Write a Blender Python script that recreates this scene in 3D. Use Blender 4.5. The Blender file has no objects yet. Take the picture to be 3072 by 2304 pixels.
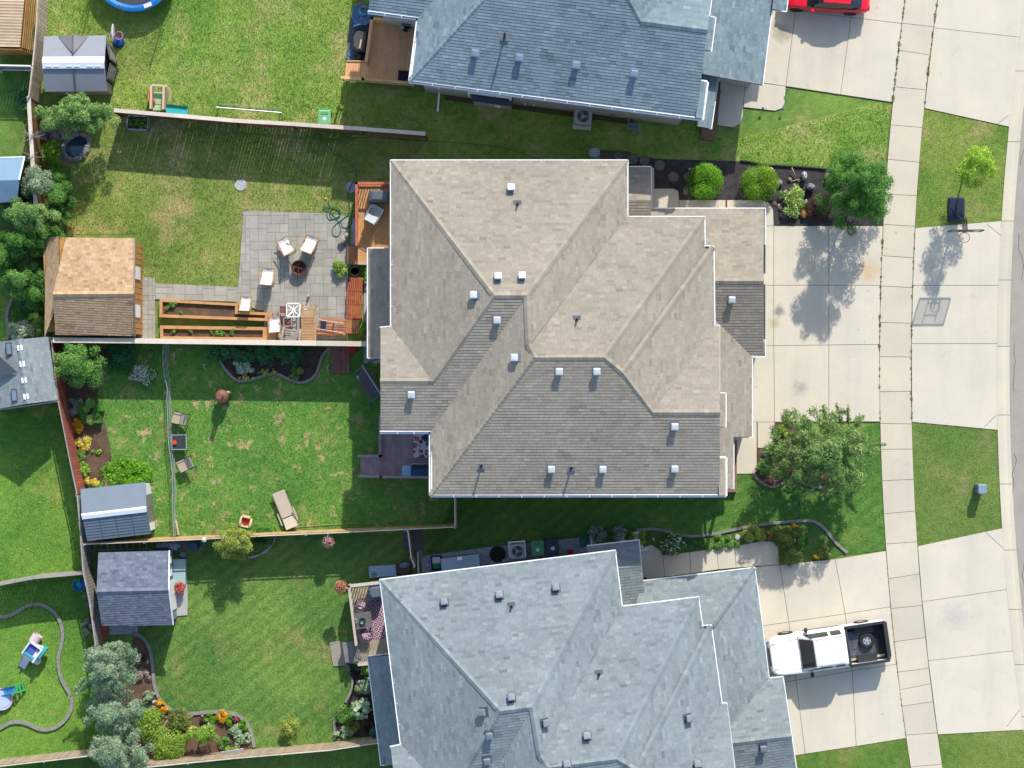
import bpy, math, random
import numpy as np
from mathutils import Vector, Matrix
random.seed(7); RS = np.random.RandomState(7)
SC = bpy.context.scene; COL = SC.collection

# ------------------------------------------------------------------ camera, sky, sun, exposure
CH = 100.0                                    # flying height in metres, lens 70 mm, looking straight down
cam = bpy.data.cameras.new('camera'); cam.sensor_width = 36; cam.lens = 36 * CH / 51.2
cam.clip_start = 1; cam.clip_end = 1000
co = bpy.data.objects.new('camera', cam); COL.objects.link(co); co.location = (0, 0, CH); SC.camera = co
AZ = math.radians(15.5); EL = math.radians(36)  # sun stands towards the top of the picture, slightly right
sdir = Vector((math.sin(AZ) * math.cos(EL), math.cos(AZ) * math.cos(EL), math.sin(EL)))
w = bpy.data.worlds.new('World'); SC.world = w; w.use_nodes = True
nt = w.node_tree; bg = nt.nodes['Background']; sky = nt.nodes.new('ShaderNodeTexSky')
sky.sky_type = 'NISHITA'; sky.sun_disc = False; sky.sun_elevation = EL; sky.sun_rotation = AZ
nt.links.new(sky.outputs[0], bg.inputs[0]); bg.inputs[1].default_value = 0.15
sl = bpy.data.lights.new('sun', 'SUN'); sl.energy = 3.3; sl.angle = math.radians(0.6); sl.color = (1, .95, .86)
so = bpy.data.objects.new('sun', sl); COL.objects.link(so); so.rotation_euler = sdir.to_track_quat('Z', 'Y').to_euler()
SC.view_settings.view_transform = 'Standard'; SC.view_settings.look = 'None'
SC.view_settings.exposure = 0.76; SC.view_settings.gamma = 1; SC.view_settings.use_curve_mapping = False

# ------------------------------------------------------------------ survey: plan points read off the aerial plan, metres on site
SX = 1.38879
TI = dict(a1=(0, 0, 2.765), a2=(0, 600, 2.765), a3=(0, 1200, 2.765), a4=(0, 1704, 2.765),
          b1=(700, 0, 2.765), b2=(700, 500, 2.765), b3=(700, 1100, 2.765), b4=(700, 1704, 2.765),
          c1=(1500, 0, 2.765), c2=(1500, 500, 2.765), c3=(1500, 1100, 2.765), c4=(1500, 1704, 2.765),
          d1=(2272, 0, 2.765), d2=(2272, 500, 2.765), d3=(2272, 1100, 2.765), d4=(2272, 1704, 2.765),
          z1=(780, 820, 5.53), z2=(1020, 1230, 6.9125), z3=(1020, 1700, 6.9125), z4=(1080, 1580, 3.456),
          z5=(1020, 0, 8.508), z6=(1840, 450, 2.633), y1=(2230, 1200, 4.424), y2=(1760, 1560, 2.765),
          y3=(400, 1880, 2.9105), y4=(160, 1020, 4.809), y5=(0, 240, 6.379), F=(0, 0, 1 / SX), P=(0, 0, 1))
def px(t, x, y):
    o = TI[t]; return (o[0] + x / o[2], o[1] + y / o[2])
def W(t, x, y, h=0.0):
    x, y = px(t, x, y); s = (CH - h) / CH / 60
    return Vector(((x - 1536) * s, (1152 - y) * s, h))
def WL(t, pts, h=0.0): return [W(t, p[0], p[1], h) for p in pts]

# ------------------------------------------------------------------ materials
def lin(c): c /= 255; return c / 12.92 if c <= .04045 else ((c + .055) / 1.055) ** 2.4
def A(r, g, b, k=.62): return (lin(r) * k, lin(g) * k, lin(b) * k, 1)
MATS = {}
def new_mat(name):
    m = bpy.data.materials.new(name); m.use_nodes = True; nt = m.node_tree
    return m, nt, nt.nodes['Principled BSDF']
def N(nt, t, **k):
    n = nt.nodes.new(t)
    for a, v in k.items():
        if a.startswith('i_'): n.inputs[a[2:].replace('_', ' ')].default_value = v
        else: setattr(n, a, v)
    return n
def mixc(nt, fac, a, b, mode='MIX'):
    n = nt.nodes.new('ShaderNodeMix'); n.data_type = 'RGBA'; n.blend_type = mode
    for s, v in ((n.inputs[0], fac), (n.inputs[6], a), (n.inputs[7], b)):
        if isinstance(v, (int, float, tuple)): s.default_value = v
        else: nt.links.new(v, s)
    return n.outputs[2]
def ramp(nt, src, p0, p1, c0=(0, 0, 0, 1), c1=(1, 1, 1, 1)):
    r = nt.nodes.new('ShaderNodeValToRGB'); e = r.color_ramp.elements
    e[0].position = p0; e[1].position = p1; e[0].color = c0; e[1].color = c1
    nt.links.new(src, r.inputs[0]); return r.outputs[0]
def noise_(nt, sc, det=3, rough=.55, vec=None, stretch=None, rot=0):
    if vec is None:
        vec = nt.nodes.new('ShaderNodeNewGeometry').outputs['Position']
    if stretch:
        mp = nt.nodes.new('ShaderNodeMapping'); mp.inputs['Scale'].default_value = stretch
        mp.inputs['Rotation'].default_value = (0, 0, rot); nt.links.new(vec, mp.inputs[0]); vec = mp.outputs[0]
    n = nt.nodes.new('ShaderNodeTexNoise'); n.inputs['Scale'].default_value = sc
    n.inputs['Detail'].default_value = det; n.inputs['Roughness'].default_value = rough
    nt.links.new(vec, n.inputs['Vector']); return n.outputs[0]
def sc_(c, k): return (min(1, c[0] * k), min(1, c[1] * k), min(1, c[2] * k), 1)
def bump(nt, b, src, s=.3, d=.02):
    n = nt.nodes.new('ShaderNodeBump'); n.inputs['Strength'].default_value = s; n.inputs['Distance'].default_value = d
    nt.links.new(src, n.inputs['Height']); nt.links.new(n.outputs[0], b.inputs['Normal'])
def mat(name, col, rough=.75, var=.12, sc=1.5, metal=0, rnd=.0, grain=.0, gsc=25, col2=None, stretch=None, rot=0, spec=.3, bmp=0):
    if name in MATS: return MATS[name]
    m, nt, b = new_mat(name)
    n = noise_(nt, sc, 4, .6, None, stretch, rot)
    c2 = col2 or sc_(col, 1 + var)
    c = mixc(nt, ramp(nt, n, .3, .7), sc_(col, 1 - var), c2)
    if grain:
        g = noise_(nt, gsc, 3, .7, None, stretch, rot); r = ramp(nt, g, .3, .7, (1 - grain,) * 3 + (1,), (1 + grain,) * 3 + (1,))
        c = mixc(nt, 1.0, c, r, 'MULTIPLY')
        bump(nt, b, g, bmp or .25, .01)
    if rnd:
        oi = nt.nodes.new('ShaderNodeObjectInfo'); r = ramp(nt, oi.outputs['Random'], 0, 1, (1 - rnd,) * 3 + (1,), (1 + rnd,) * 3 + (1,))
        c = mixc(nt, 1.0, c, r, 'MULTIPLY')
    nt.links.new(c, b.inputs['Base Color']); b.inputs['Roughness'].default_value = rough
    b.inputs['Metallic'].default_value = metal; b.inputs['Specular IOR Level'].default_value = spec
    MATS[name] = m; return m
def val_mat(name, cols, rough=.9, grain=.15, gsc=40, trans=0, spec=.2, blotch=0):
    """colour picked by the per-piece attribute val"""
    if name in MATS: return MATS[name]
    m, nt, b = new_mat(name)
    at = nt.nodes.new('ShaderNodeAttribute'); at.attribute_name = 'val'
    r = nt.nodes.new('ShaderNodeValToRGB'); e = r.color_ramp.elements
    while len(e) < len(cols): e.new(.5)
    for i, c in enumerate(cols): e[i].position = i / (len(cols) - 1); e[i].color = c
    nt.links.new(at.outputs['Fac'], r.inputs[0]); c = r.outputs[0]
    if grain:
        g = noise_(nt, gsc, 2, .6); c = mixc(nt, 1.0, c, ramp(nt, g, .3, .7, (1 - grain,) * 3 + (1,), (1 + grain,) * 3 + (1,)), 'MULTIPLY')
    if blotch:
        g = noise_(nt, .35, 3, .6); c = mixc(nt, 1.0, c, ramp(nt, g, .35, .65, (1 - blotch,) * 3 + (1,), (1 + blotch * .6,) * 3 + (1,)), 'MULTIPLY')
    nt.links.new(c, b.inputs['Base Color']); b.inputs['Roughness'].default_value = rough; b.inputs['Specular IOR Level'].default_value = spec
    if trans:
        t = nt.nodes.new('ShaderNodeBsdfTranslucent'); nt.links.new(c, t.inputs[0])
        mx = nt.nodes.new('ShaderNodeMixShader'); mx.inputs[0].default_value = trans
        nt.links.new(b.outputs[0], mx.inputs[1]); nt.links.new(t.outputs[0], mx.inputs[2])
        nt.links.new(mx.outputs[0], nt.nodes['Material Output'].inputs[0])
    MATS[name] = m; return m
def lawn_mat(name, g1, g2, dry, amount=.5, dsc=.5, spots=None, stripes=0, srot=0.0):
    lift = lambda c, k: tuple(min(1, v * k + .016) for v in c[:3]) + (1,)
    g1, g2, dry = lift(g1, 1.8), lift(g2, 1.85), lift(dry, 1.7)
    m, nt, b = new_mat(name)
    n1 = noise_(nt, .22, 5, .65); n2 = noise_(nt, dsc, 6, .68); n3 = noise_(nt, 3.5, 4, .75); n4 = noise_(nt, 24, 2, .7)
    c = mixc(nt, ramp(nt, n1, .36, .64), g1, g2)
    c = mixc(nt, ramp(nt, n2, .62 - .22 * amount, .78 - .12 * amount), c, dry)
    c = mixc(nt, 1.0, c, ramp(nt, n3, .3, .72, (.76, .79, .76, 1), (1.22, 1.2, 1.2, 1)), 'MULTIPLY')
    c = mixc(nt, 1.0, c, ramp(nt, n4, .28, .74, (.76, .79, .76, 1), (1.26, 1.22, 1.22, 1)), 'MULTIPLY')
    if spots:
        n5 = noise_(nt, 1.5, 5, .7); n6 = noise_(nt, .22, 2, .5)
        a = nt.nodes.new('ShaderNodeMath'); a.operation = 'MULTIPLY'; nt.links.new(ramp(nt, n5, .565, .625), a.inputs[0]); nt.links.new(ramp(nt, n6, .36, .5), a.inputs[1])
        c = mixc(nt, a.outputs[0], c, spots)
    if stripes:
        wv = nt.nodes.new('ShaderNodeTexWave'); wv.inputs['Scale'].default_value = .55; wv.inputs['Distortion'].default_value = .6
        wv.inputs['Detail'].default_value = 2
        mp = nt.nodes.new('ShaderNodeMapping'); mp.inputs['Rotation'].default_value = (0, 0, srot)
        nt.links.new(nt.nodes.new('ShaderNodeNewGeometry').outputs['Position'], mp.inputs[0]); nt.links.new(mp.outputs[0], wv.inputs[0])
        c = mixc(nt, 1.0, c, ramp(nt, wv.outputs[0], .35, .65, (1 - stripes,) * 3 + (1,), (1 + stripes,) * 3 + (1,)), 'MULTIPLY')
    nt.links.new(c, b.inputs['Base Color']); b.inputs['Roughness'].default_value = .95; b.inputs['Specular IOR Level'].default_value = .1
    bump(nt, b, n4, .9, .06); MATS[name] = m; return m

# ------------------------------------------------------------------ mesh builder
class MB:
    def __init__(s): s.v = []; s.f = []; s.val = []
    def add(s, vs, fs):
        n = len(s.v); s.v += [tuple(v) for v in vs]; s.f += [tuple(i + n for i in f) for f in fs]; return s
    def box(s, c, size, rz=0, M=None):
        hx, hy, hz = size[0] / 2, size[1] / 2, size[2] / 2
        vs = [Vector((x, y, z)) for z in (-hz, hz) for x, y in ((-hx, -hy), (hx, -hy), (hx, hy), (-hx, hy))]
        R = M if M is not None else Matrix.Rotation(rz, 4, 'Z')
        return s.add([R @ v + Vector(c) for v in vs], [(3, 2, 1, 0), (4, 5, 6, 7), (0, 1, 5, 4), (1, 2, 6, 5), (2, 3, 7, 6), (3, 0, 4, 7)])
    def bar(s, a, b, w, t, up=(0, 0, 1)):
        a = Vector(a); b = Vector(b); d = b - a; L = d.length
        if L < 1e-6: return s
        x = d / L; u = Vector(up); y = u.cross(x)
        if y.length < 1e-4: y = Vector((0, 1, 0)).cross(x)
        y.normalize(); z = x.cross(y); M = Matrix((x, y, z)).transposed().to_4x4()
        return s.box((a + b) / 2, (L, w, t), M=M)
    def prism(s, poly, z0, z1):
        p = [(q[0], q[1]) for q in poly]
        ar = sum(p[i - 1][0] * p[i][1] - p[i][0] * p[i - 1][1] for i in range(len(p)))
        if ar < 0: p = p[::-1]
        n = len(p)
        return s.add([(x, y, z0) for x, y in p] + [(x, y, z1) for x, y in p],
                     [tuple(range(n - 1, -1, -1)), tuple(range(n, 2 * n))] + [(i, (i + 1) % n, n + (i + 1) % n, n + i) for i in range(n)])
    def cyl(s, c, r, h, seg=16, r2=None, cap=True):
        r2 = r if r2 is None else r2; c = Vector(c)
        vs = [c + Vector((r * math.cos(2 * math.pi * i / seg), r * math.sin(2 * math.pi * i / seg), 0)) for i in range(seg)]
        vs += [c + Vector((r2 * math.cos(2 * math.pi * i / seg), r2 * math.sin(2 * math.pi * i / seg), h)) for i in range(seg)]
        fs = [(i, (i + 1) % seg, seg + (i + 1) % seg, seg + i) for i in range(seg)]
        if cap: fs += [tuple(range(seg - 1, -1, -1)), tuple(range(seg, 2 * seg))]
        return s.add(vs, fs)
    def lathe(s, c, prof, seg=20):
        c = Vector(c); vs = []; fs = []
        for r, z in prof:
            for i in range(seg):
                a = 2 * math.pi * i / seg; vs.append(c + Vector((r * math.cos(a), r * math.sin(a), z)))
        for k in range(len(prof) - 1):
            for i in range(seg):
                j = (i + 1) % seg; fs.append((k * seg + i, k * seg + j, (k + 1) * seg + j, (k + 1) * seg + i))
        fs += [tuple(range((len(prof) - 1) * seg, len(prof) * seg))]
        return s.add(vs, fs)
    def tube(s, pts, r, seg=6, r1=None):
        pts = [Vector(p) for p in pts]; n = len(pts); vs = []; fs = []
        for k, p in enumerate(pts):
            d = (pts[min(k + 1, n - 1)] - pts[max(k - 1, 0)])
            d = d.normalized() if d.length > 1e-7 else Vector((0, 0, 1))
            a = d.cross(Vector((0, 0, 1))); a = a if a.length > .05 else d.cross(Vector((1, 0, 0))); a.normalize(); b = d.cross(a)
            rr = r if r1 is None else r + (r1 - r) * k / (n - 1)
            for i in range(seg):
                t = 2 * math.pi * i / seg; vs.append(p + (a * math.cos(t) + b * math.sin(t)) * rr)
        for k in range(n - 1):
            for i in range(seg):
                j = (i + 1) % seg; fs.append((k * seg + i, (k + 1) * seg + i, (k + 1) * seg + j, k * seg + j))
        fs += [tuple(range(seg)), tuple(range(n * seg - 1, (n - 1) * seg - 1, -1))]
        return s.add(vs, fs)
    def blob(s, c, r, seg=12, rings=7, jit=.0, squash=1, seed=0):
        rn = random.Random(seed); c = Vector(c); vs = []; fs = []
        rx, ry, rz = r if hasattr(r, '__len__') else (r, r, r)
        for k in range(rings + 1):
            ph = math.pi * k / rings
            for i in range(seg):
                a = 2 * math.pi * i / seg; q = 1 + rn.uniform(-jit, jit)
                vs.append(c + Vector((rx * math.sin(ph) * math.cos(a) * q, ry * math.sin(ph) * math.sin(a) * q, rz * math.cos(ph) * (q if 0 < k < rings else 1))))
        for k in range(rings):
            for i in range(seg):
                j = (i + 1) % seg; fs.append((k * seg + i, (k + 1) * seg + i, (k + 1) * seg + j, k * seg + j))
        return s.add(vs, fs)
    def loft(s, rings, cap=True):
        n = len(rings[0]); vs = [v for r in rings for v in r]; fs = []
        for k in range(len(rings) - 1):
            for i in range(n):
                j = (i + 1) % n; fs.append((k * n + i, k * n + j, (k + 1) * n + j, (k + 1) * n + i))
        if cap: fs += [tuple(range(n - 1, -1, -1)), tuple(range((len(rings) - 1) * n, len(rings) * n))]
        return s.add(vs, fs)
    def mesh(s, name, m=None, smooth=False, autos=False):
        me = bpy.data.meshes.new(name); me.from_pydata(s.v, [], s.f)
        if s.val:
            a = me.attributes.new('val', 'FLOAT', 'FACE'); a.data.foreach_set('value', np.array(s.val, dtype=np.float32))
        if m: me.materials.append(m)
        if smooth: me.polygons.foreach_set('use_smooth', [True] * len(me.polygons))
        me.update(); return me
    def build(s, name, m, parent=None, smooth=False, M=None, kind=None, label=None):
        return link(name, s.mesh(name, m, smooth), parent, M, kind, label)
def link(name, me, parent=None, M=None, kind=None, label=None):
    o = bpy.data.objects.new(name, me); COL.objects.link(o)
    if parent is not None:
        o.parent = parent
        if 'wx' in parent: o.matrix_parent_inverse = Matrix.Translation(-Vector(parent['wx']))
    if M is not None: o.matrix_basis = M
    if kind: o['kind'] = kind
    if label: o['label'] = label
    return o
def thing(name, label, cat, loc=(0, 0, 0), rz=0, group=None, world=False):
    o = bpy.data.objects.new(name, None); COL.objects.link(o); o.location = loc; o.rotation_euler = (0, 0, rz)
    o.empty_display_size = .2; o['label'] = label; o['category'] = cat
    if group: o['group'] = group
    if world: o['wx'] = list(loc)
    return o
def tag(o, label, cat, group=None):
    o['label'] = label; o['category'] = cat
    if group: o['group'] = group
    return o
def struct(name, mb, m, z=None): return mb.build(name, m, None, kind='structure')
def copy_thing(r, loc, rz, label, group=None):
    c = r.copy(); COL.objects.link(c); c.location = loc; c.rotation_euler = (0, 0, rz); c['label'] = label
    if group: c['group'] = group
    for ch in list(r.children):
        d = ch.copy(); COL.objects.link(d); d.parent = c
        for g in list(ch.children):
            e = g.copy(); COL.objects.link(e); e.parent = d
    return c
def clip_half(poly, n, d):
    """keep points with dot(n,p) >= d"""
    out = []; L = len(poly)
    for i in range(L):
        a, b = poly[i - 1], poly[i]; da = n[0] * a[0] + n[1] * a[1] - d; db = n[0] * b[0] + n[1] * b[1] - d
        if (da >= 0) != (db >= 0):
            t = da / (da - db); out.append((a[0] + (b[0] - a[0]) * t, a[1] + (b[1] - a[1]) * t))
        if db >= 0: out.append(b)
    return out
def area2(p): return abs(sum(p[i - 1][0] * p[i][1] - p[i][0] * p[i - 1][1] for i in range(len(p)))) / 2 if len(p) > 2 else 0
def inset(poly, d):
    p = [Vector((q[0], q[1])) for q in poly]
    if sum(p[i - 1].x * p[i].y - p[i].x * p[i - 1].y for i in range(len(p))) < 0: p = p[::-1]
    out = []; n = len(p)
    for i in range(n):
        a, b, c = p[i - 1], p[i], p[(i + 1) % n]; e = (b - a).normalized(); f = (c - b).normalized()
        n1 = Vector((-e.y, e.x)); n2 = Vector((-f.y, f.x)); q = n1 + n2
        if q.length < 1e-4: out.append(b + n1 * d); continue
        q.normalize(); k = d / max(.35, q.dot(n1)); out.append(b + q * k)
    return out
def smooth_line(pts, k=3):
    """Catmull-Rom through 2D/3D points"""
    P_ = [Vector(p) for p in pts]; out = []
    for i in range(len(P_) - 1):
        p0 = P_[max(i - 1, 0)]; p1 = P_[i]; p2 = P_[i + 1]; p3 = P_[min(i + 2, len(P_) - 1)]
        for j in range(k):
            t = j / k; out.append(.5 * ((2 * p1) + (p2 - p0) * t + (2 * p0 - 5 * p1 + 4 * p2 - p3) * t * t + (3 * p1 - p0 - 3 * p2 + p3) * t ** 3))
    out.append(P_[-1]); return out
def inside(poly, X, Y):
    r = np.zeros(len(X), bool); n = len(poly)
    for i in range(n):
        x1, y1 = poly[i - 1][0], poly[i - 1][1]; x2, y2 = poly[i][0], poly[i][1]
        if y1 == y2: continue
        c = ((y1 > Y) != (y2 > Y)) & (X < (x2 - x1) * (Y - y1) / (y2 - y1) + x1); r ^= c
    return r
NOGRASS = []

# ------------------------------------------------------------------ colours
def concrete(name, c, rnd):
    m, nt, b = new_mat(name); n = noise_(nt, .45, 5, .65); n2 = noise_(nt, 1.1, 6, .7); n3 = noise_(nt, 18, 3, .7); n4 = noise_(nt, .8, 3, .6, None, (1, .12, 1))
    k = mixc(nt, ramp(nt, n, .35, .68), sc_(c, .93), (min(1, c[0] * 1.05), c[1] * 1.03, c[2] * .98, 1)); k = mixc(nt, ramp(nt, n2, .6, .8), k, (c[0] * .78, c[1] * .76, c[2] * .72, 1))
    k = mixc(nt, 1.0, k, ramp(nt, n3, .3, .7, (.93, .93, .93, 1), (1.06, 1.06, 1.06, 1)), 'MULTIPLY'); k = mixc(nt, 1.0, k, ramp(nt, n4, .5, .72, (1, 1, 1, 1), (.93, .93, .93, 1)), 'MULTIPLY')
    v = N(nt, 'ShaderNodeTexVoronoi', i_Scale=1.4); nt.links.new(nt.nodes.new('ShaderNodeNewGeometry').outputs['Position'], v.inputs['Vector']); n5 = noise_(nt, .3, 2, .5)
    a = nt.nodes.new('ShaderNodeMath'); a.operation = 'MULTIPLY'; nt.links.new(ramp(nt, v.outputs['Distance'], .0, .11, (1, 1, 1, 1), (0, 0, 0, 1)), a.inputs[0]); nt.links.new(ramp(nt, n5, .52, .62), a.inputs[1])
    k = mixc(nt, a.outputs[0], k, (c[0] * .45, c[1] * .43, c[2] * .42, 1))
    pos = nt.nodes.new('ShaderNodeNewGeometry').outputs['Position']; nz = noise_(nt, 2.2, 4, .7)
    for (sx_, sy_, rad, cc) in ((2604, 812, .75, A(222, 186, 130, .7)), (2335, 933, .4, A(120, 118, 116)), (2322, 968, .35, A(200, 176, 120)), (2398, 1165, .5, A(160, 160, 156)), (2590, 2045, .6, A(236, 236, 232)), (2860, 1850, .9, A(204, 202, 194)), (2345, 95, .7, A(150, 140, 118))):
        q = W('P', sx_, sy_); d = nt.nodes.new('ShaderNodeVectorMath'); d.operation = 'DISTANCE'; nt.links.new(pos, d.inputs[0]); d.inputs[1].default_value = (q.x, q.y, .06)
        a = nt.nodes.new('ShaderNodeMath'); a.operation = 'MULTIPLY_ADD'; nt.links.new(d.outputs['Value'], a.inputs[0]); a.inputs[1].default_value = .5 / rad; nt.links.new(nz, a.inputs[2])
        k = mixc(nt, ramp(nt, a.outputs[0], .55, .98, (.75, .75, .75, 1), (0, 0, 0, 1)), k, cc)
    oi = nt.nodes.new('ShaderNodeObjectInfo'); k = mixc(nt, 1.0, k, ramp(nt, oi.outputs['Random'], 0, 1, (1 - rnd,) * 3 + (1,), (1 + rnd,) * 3 + (1,)), 'MULTIPLY')
    nt.links.new(k, b.inputs['Base Color']); b.inputs['Roughness'].default_value = .88; bump(nt, b, n3, .25, .01); MATS[name] = m; return m
CONC = concrete('concrete', A(226, 217, 198, .71), .03)
CONC2 = concrete('concrete_walk', A(223, 213, 192, .7), .04)
JOINT = mat('joint_dark', A(130, 124, 108), .95, .3, 4)
ASPH = mat('asphalt', A(188, 180, 168, .6), .95, .07, 1, grain=.28, gsc=30)
WHITE = mat('white_trim', (.8, .8, .79, 1), .5, .03, 3)
CURBM = mat('curb_concrete', A(160, 158, 150), .85, .1, 2, grain=.1)
SOIL = mat('soil', A(112, 92, 74), 1, .3, 3, grain=.45, gsc=22)
MULCH = mat('black_mulch', A(78, 74, 76, .6), 1, .35, 3, grain=.5, gsc=30)
GRAVEL = mat('blue_gravel', A(186, 193, 202), .9, .2, 5, grain=.6, gsc=30)
def wood(name, c, var=.18, rnd=.12, k=.62): return mat(name, A(*c, k), .8, var, 2.5, rnd=rnd, grain=.12, gsc=30)

def col(name, r_, g_, b_, rough=.5, **k): return mat(name, A(r_, g_, b_, .68), rough, .04, 3, **k)

# ------------------------------------------------------------------ ground
LAWN = {}
LAWN['base'] = lawn_mat('lawn_mixed', A(74, 108, 44), A(112, 138, 58), A(150, 146, 88), .3)
struct('ground', MB().prism([(-150, -150), (150, -150), (150, 150), (-150, 150)], -.3, -.006), LAWN['base'])
ZL = []; ZB = []
def lawn(name, pts, key, g1, g2, dry, amount=.5, z=0.0, **k):
    LAWN[key] = lawn_mat('lawn_' + key, A(*g1), A(*g2), A(*dry), amount, **k)
    p = [W(t, x, y) for t, x, y in pts] if isinstance(pts[0][0], str) else WL('P', pts)
    struct(name, MB().prism(p, -.1 - .004 * len(ZL), z + .004 * len(ZL)), LAWN[key]); LAWN[key + '_p'] = p; ZL.append(1)
xl = lambda y: 2638 + 6.4e-5 * (y - 1095) ** 2
xr = lambda y: 2733 + 6.5e-5 * (y - 1100) ** 2
xc = lambda y: 2991 + 6.8e-5 * (y - 1110) ** 2
xg = lambda y: 3029 + 7.0e-5 * (y - 1100) ** 2
lawn('lawn', [(100, -60), (1120, -60), (1120, 60), (1030, 250), (1240, 275), (2130, 400), (2200, 420), (2670, 300), (2655, 510), (2300, 490), (1880, 475), (1180, 560), (1170, 480), (1276, 417), (345, 328), (320, 280), (115, 270)], 'a',
     (100, 140, 50), (142, 164, 74), (176, 172, 112), .6)
lawn('lawn', [(60, 330), (350, 335), (1280, 425), (1180, 560), (1172, 545), (1060, 640), (731, 632), (718, 862), (466, 850), (414, 852), (414, 700), (100, 705)], 'b',
     (96, 124, 48), (134, 148, 70), (176, 162, 108), .68)
lawn('lawn', [(165, 1035), (1140, 1035), (1140, 1300), (1290, 1480), (1370, 1490), (1368, 1582), (250, 1620), (170, 1100)], 'c',
     (76, 124, 48), (104, 144, 58), (142, 152, 82), .42, spots=A(212, 190, 140, .75))
lawn('lawn', [(260, 1630), (1330, 1600), (1270, 1680), (1080, 1800), (1110, 2240), (250, 2330), (260, 1900)], 'd',
     (74, 114, 48), (110, 138, 62), (146, 142, 86), .4, stripes=.07, srot=.9)
lawn('lawn', [(-80, 480), (80, 480), (170, 1200), (265, 1720), (300, 2330), (-80, 2400)], 'e',
     (80, 124, 42), (112, 148, 54), (148, 152, 78), .25)
lawn('lawn', [(1370, 1480), (2200, 1430), (2640, 1265), (2640, 1320), (2660, 1650), (2542, 1664), (2400, 1560), (2000, 1640), (1270, 1690)], 'f',
     (64, 108, 40), (86, 124, 50), (120, 138, 56), .3, stripes=.05, srot=.9)
lawn('lawn', [(xr(325), 325), (3026, 382), (3012, 600), (3003, 668), (2745, 690), (2757, 500)], 'g', (90, 122, 44), (122, 138, 60), (150, 142, 92), .45)
lawn('lawn', [(2731, 1262), (2995, 1288), (3008, 1583), (2750, 1642)], 'h', (84, 114, 46), (104, 124, 56), (134, 132, 84), .4)
lawn('lawn', [(2811, 2203), (3100, 2180), (3200, 2400), (2825, 2400)], 'i', (80, 112, 40), (108, 126, 56), (150, 140, 96), .5)
lawn('lawn', [(2380, 2267), (2720, 2214), (2740, 2400), (2380, 2400)], 'j', (72, 108, 36), (100, 122, 48), (134, 128, 76), .4)

# ------------------------------------------------------------------ paving
def slab_set(name, polys, m, label=None, base=True, z=.06, gap=.012):
    """a paved area: base sheet with every slab as a piece"""
    mb = MB(); P2 = [[W(t, x, y) for t, x, y in p] if isinstance(p[0][0], str) else WL('P', p) for p in polys]
    for p in P2: mb.prism(p, -.12, z - .022); NOGRASS.append([(q.x, q.y) for q in p])
    o = mb.build(name, JOINT, None, kind='structure')
    for p in P2:
        q = inset(p, gap); MB().prism(q, z - .12, z + random.uniform(-.003, .003)).build('slab', m, o)
    return o
sy = [(-60, -52), (70, 81), (151, 166), (261, 270), (375, 383), (478, 487), (583, 587), (673, 679), (767, 774), (858, 863), (967, 970), (1070, 1071), (1175, 1174), (1270, 1272),
      (1348, 1347), (1442, 1438), (1541, 1533), (1632, 1625), (1736, 1721), (1825, 1816), (1925, 1912), (2016, 2004), (2069, 2051), (2118, 2104), (2205, 2198), (2300, 2292), (2390, 2380)]
slab_set('pavement', [[(xl(a), a), (xr(b), b), (xr(d), d), (xl(c), c)] for (a, b), (c, d) in zip(sy, sy[1:])], CONC2)
def apron(rows): return [[(xr(a) + .6, a), (xc(b) - .6, b), (xc(d) - .6, d), (xr(c) + .6, c)] for (a, b), (c, d) in zip(rows, rows[1:])]
slab_set('driveway', apron([(-110, -90), (84, 112), (325, 381)]) + [
    [(2290, -80), (2398, -80), (2386, 32), (2290, 20)], [(2398, -80), (2566, -80), (2553, 53), (2386, 32)], [(2566, -80), (xl(-80) - .6, -80), (xl(70) - .6, 71), (2553, 53)],
    [(2290, 20), (2386, 32), (2357, 259), (2280, 248)], [(2386, 32), (2553, 53), (2521, 284), (2357, 259)], [(2553, 53), (xl(70) - .6, 71), (xl(307) - .6, 307), (2521, 284)],
    [(2280, 249), (2357, 259), (2354, 310), (2346, 325), (2325, 333), (2230, 322), (2234, 250)], [(2162, 231), (2234, 250), (2228, 350), (2220, 372), (2200, 383), (2151, 376)]], CONC)
slab_set('driveway', apron([(684, 663), (856, 856), (1031, 1031), (1266, 1290)]) + [
    [(2230, 678), (2321, 678), (2321, 856), (2230, 856)], [(2321, 678), (2486, 678), (2486, 856), (2321, 856)], [(2486, 678), (xl(678) - .6, 678), (xl(856) - .6, 856), (2486, 856)],
    [(2230, 856), (2321, 856), (2321, 1037), (2230, 1037)], [(2321, 856), (2486, 856), (2486, 1035), (2321, 1037)], [(2486, 856), (xl(856) - .6, 856), (xl(1033) - .6, 1033), (2486, 1035)],
    [(2230, 1037), (2321, 1037), (2323, 1266), (2230, 1266)], [(2321, 1037), (2486, 1035), (2486, 1265), (2323, 1266)], [(2486, 1035), (xl(1033) - .6, 1033), (xl(1265) - .6, 1265), (2486, 1265)],
    [(1957, 566), (2020, 566), (2035, 574), (2037, 600), (2037, 640), (1957, 640)], [(2037, 600), (2178, 600), (2178, 645), (2037, 645)], [(2178, 600), (2280, 600), (2306, 608), (2319, 630), (2321, 678), (2178, 678)],
    [(2200, 1266), (2270, 1266), (2270, 1412), (2262, 1421), (2200, 1422)], [(2272, 1266), (2324, 1266), (2324, 1338), (2318, 1343), (2272, 1344)]], CONC)
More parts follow.
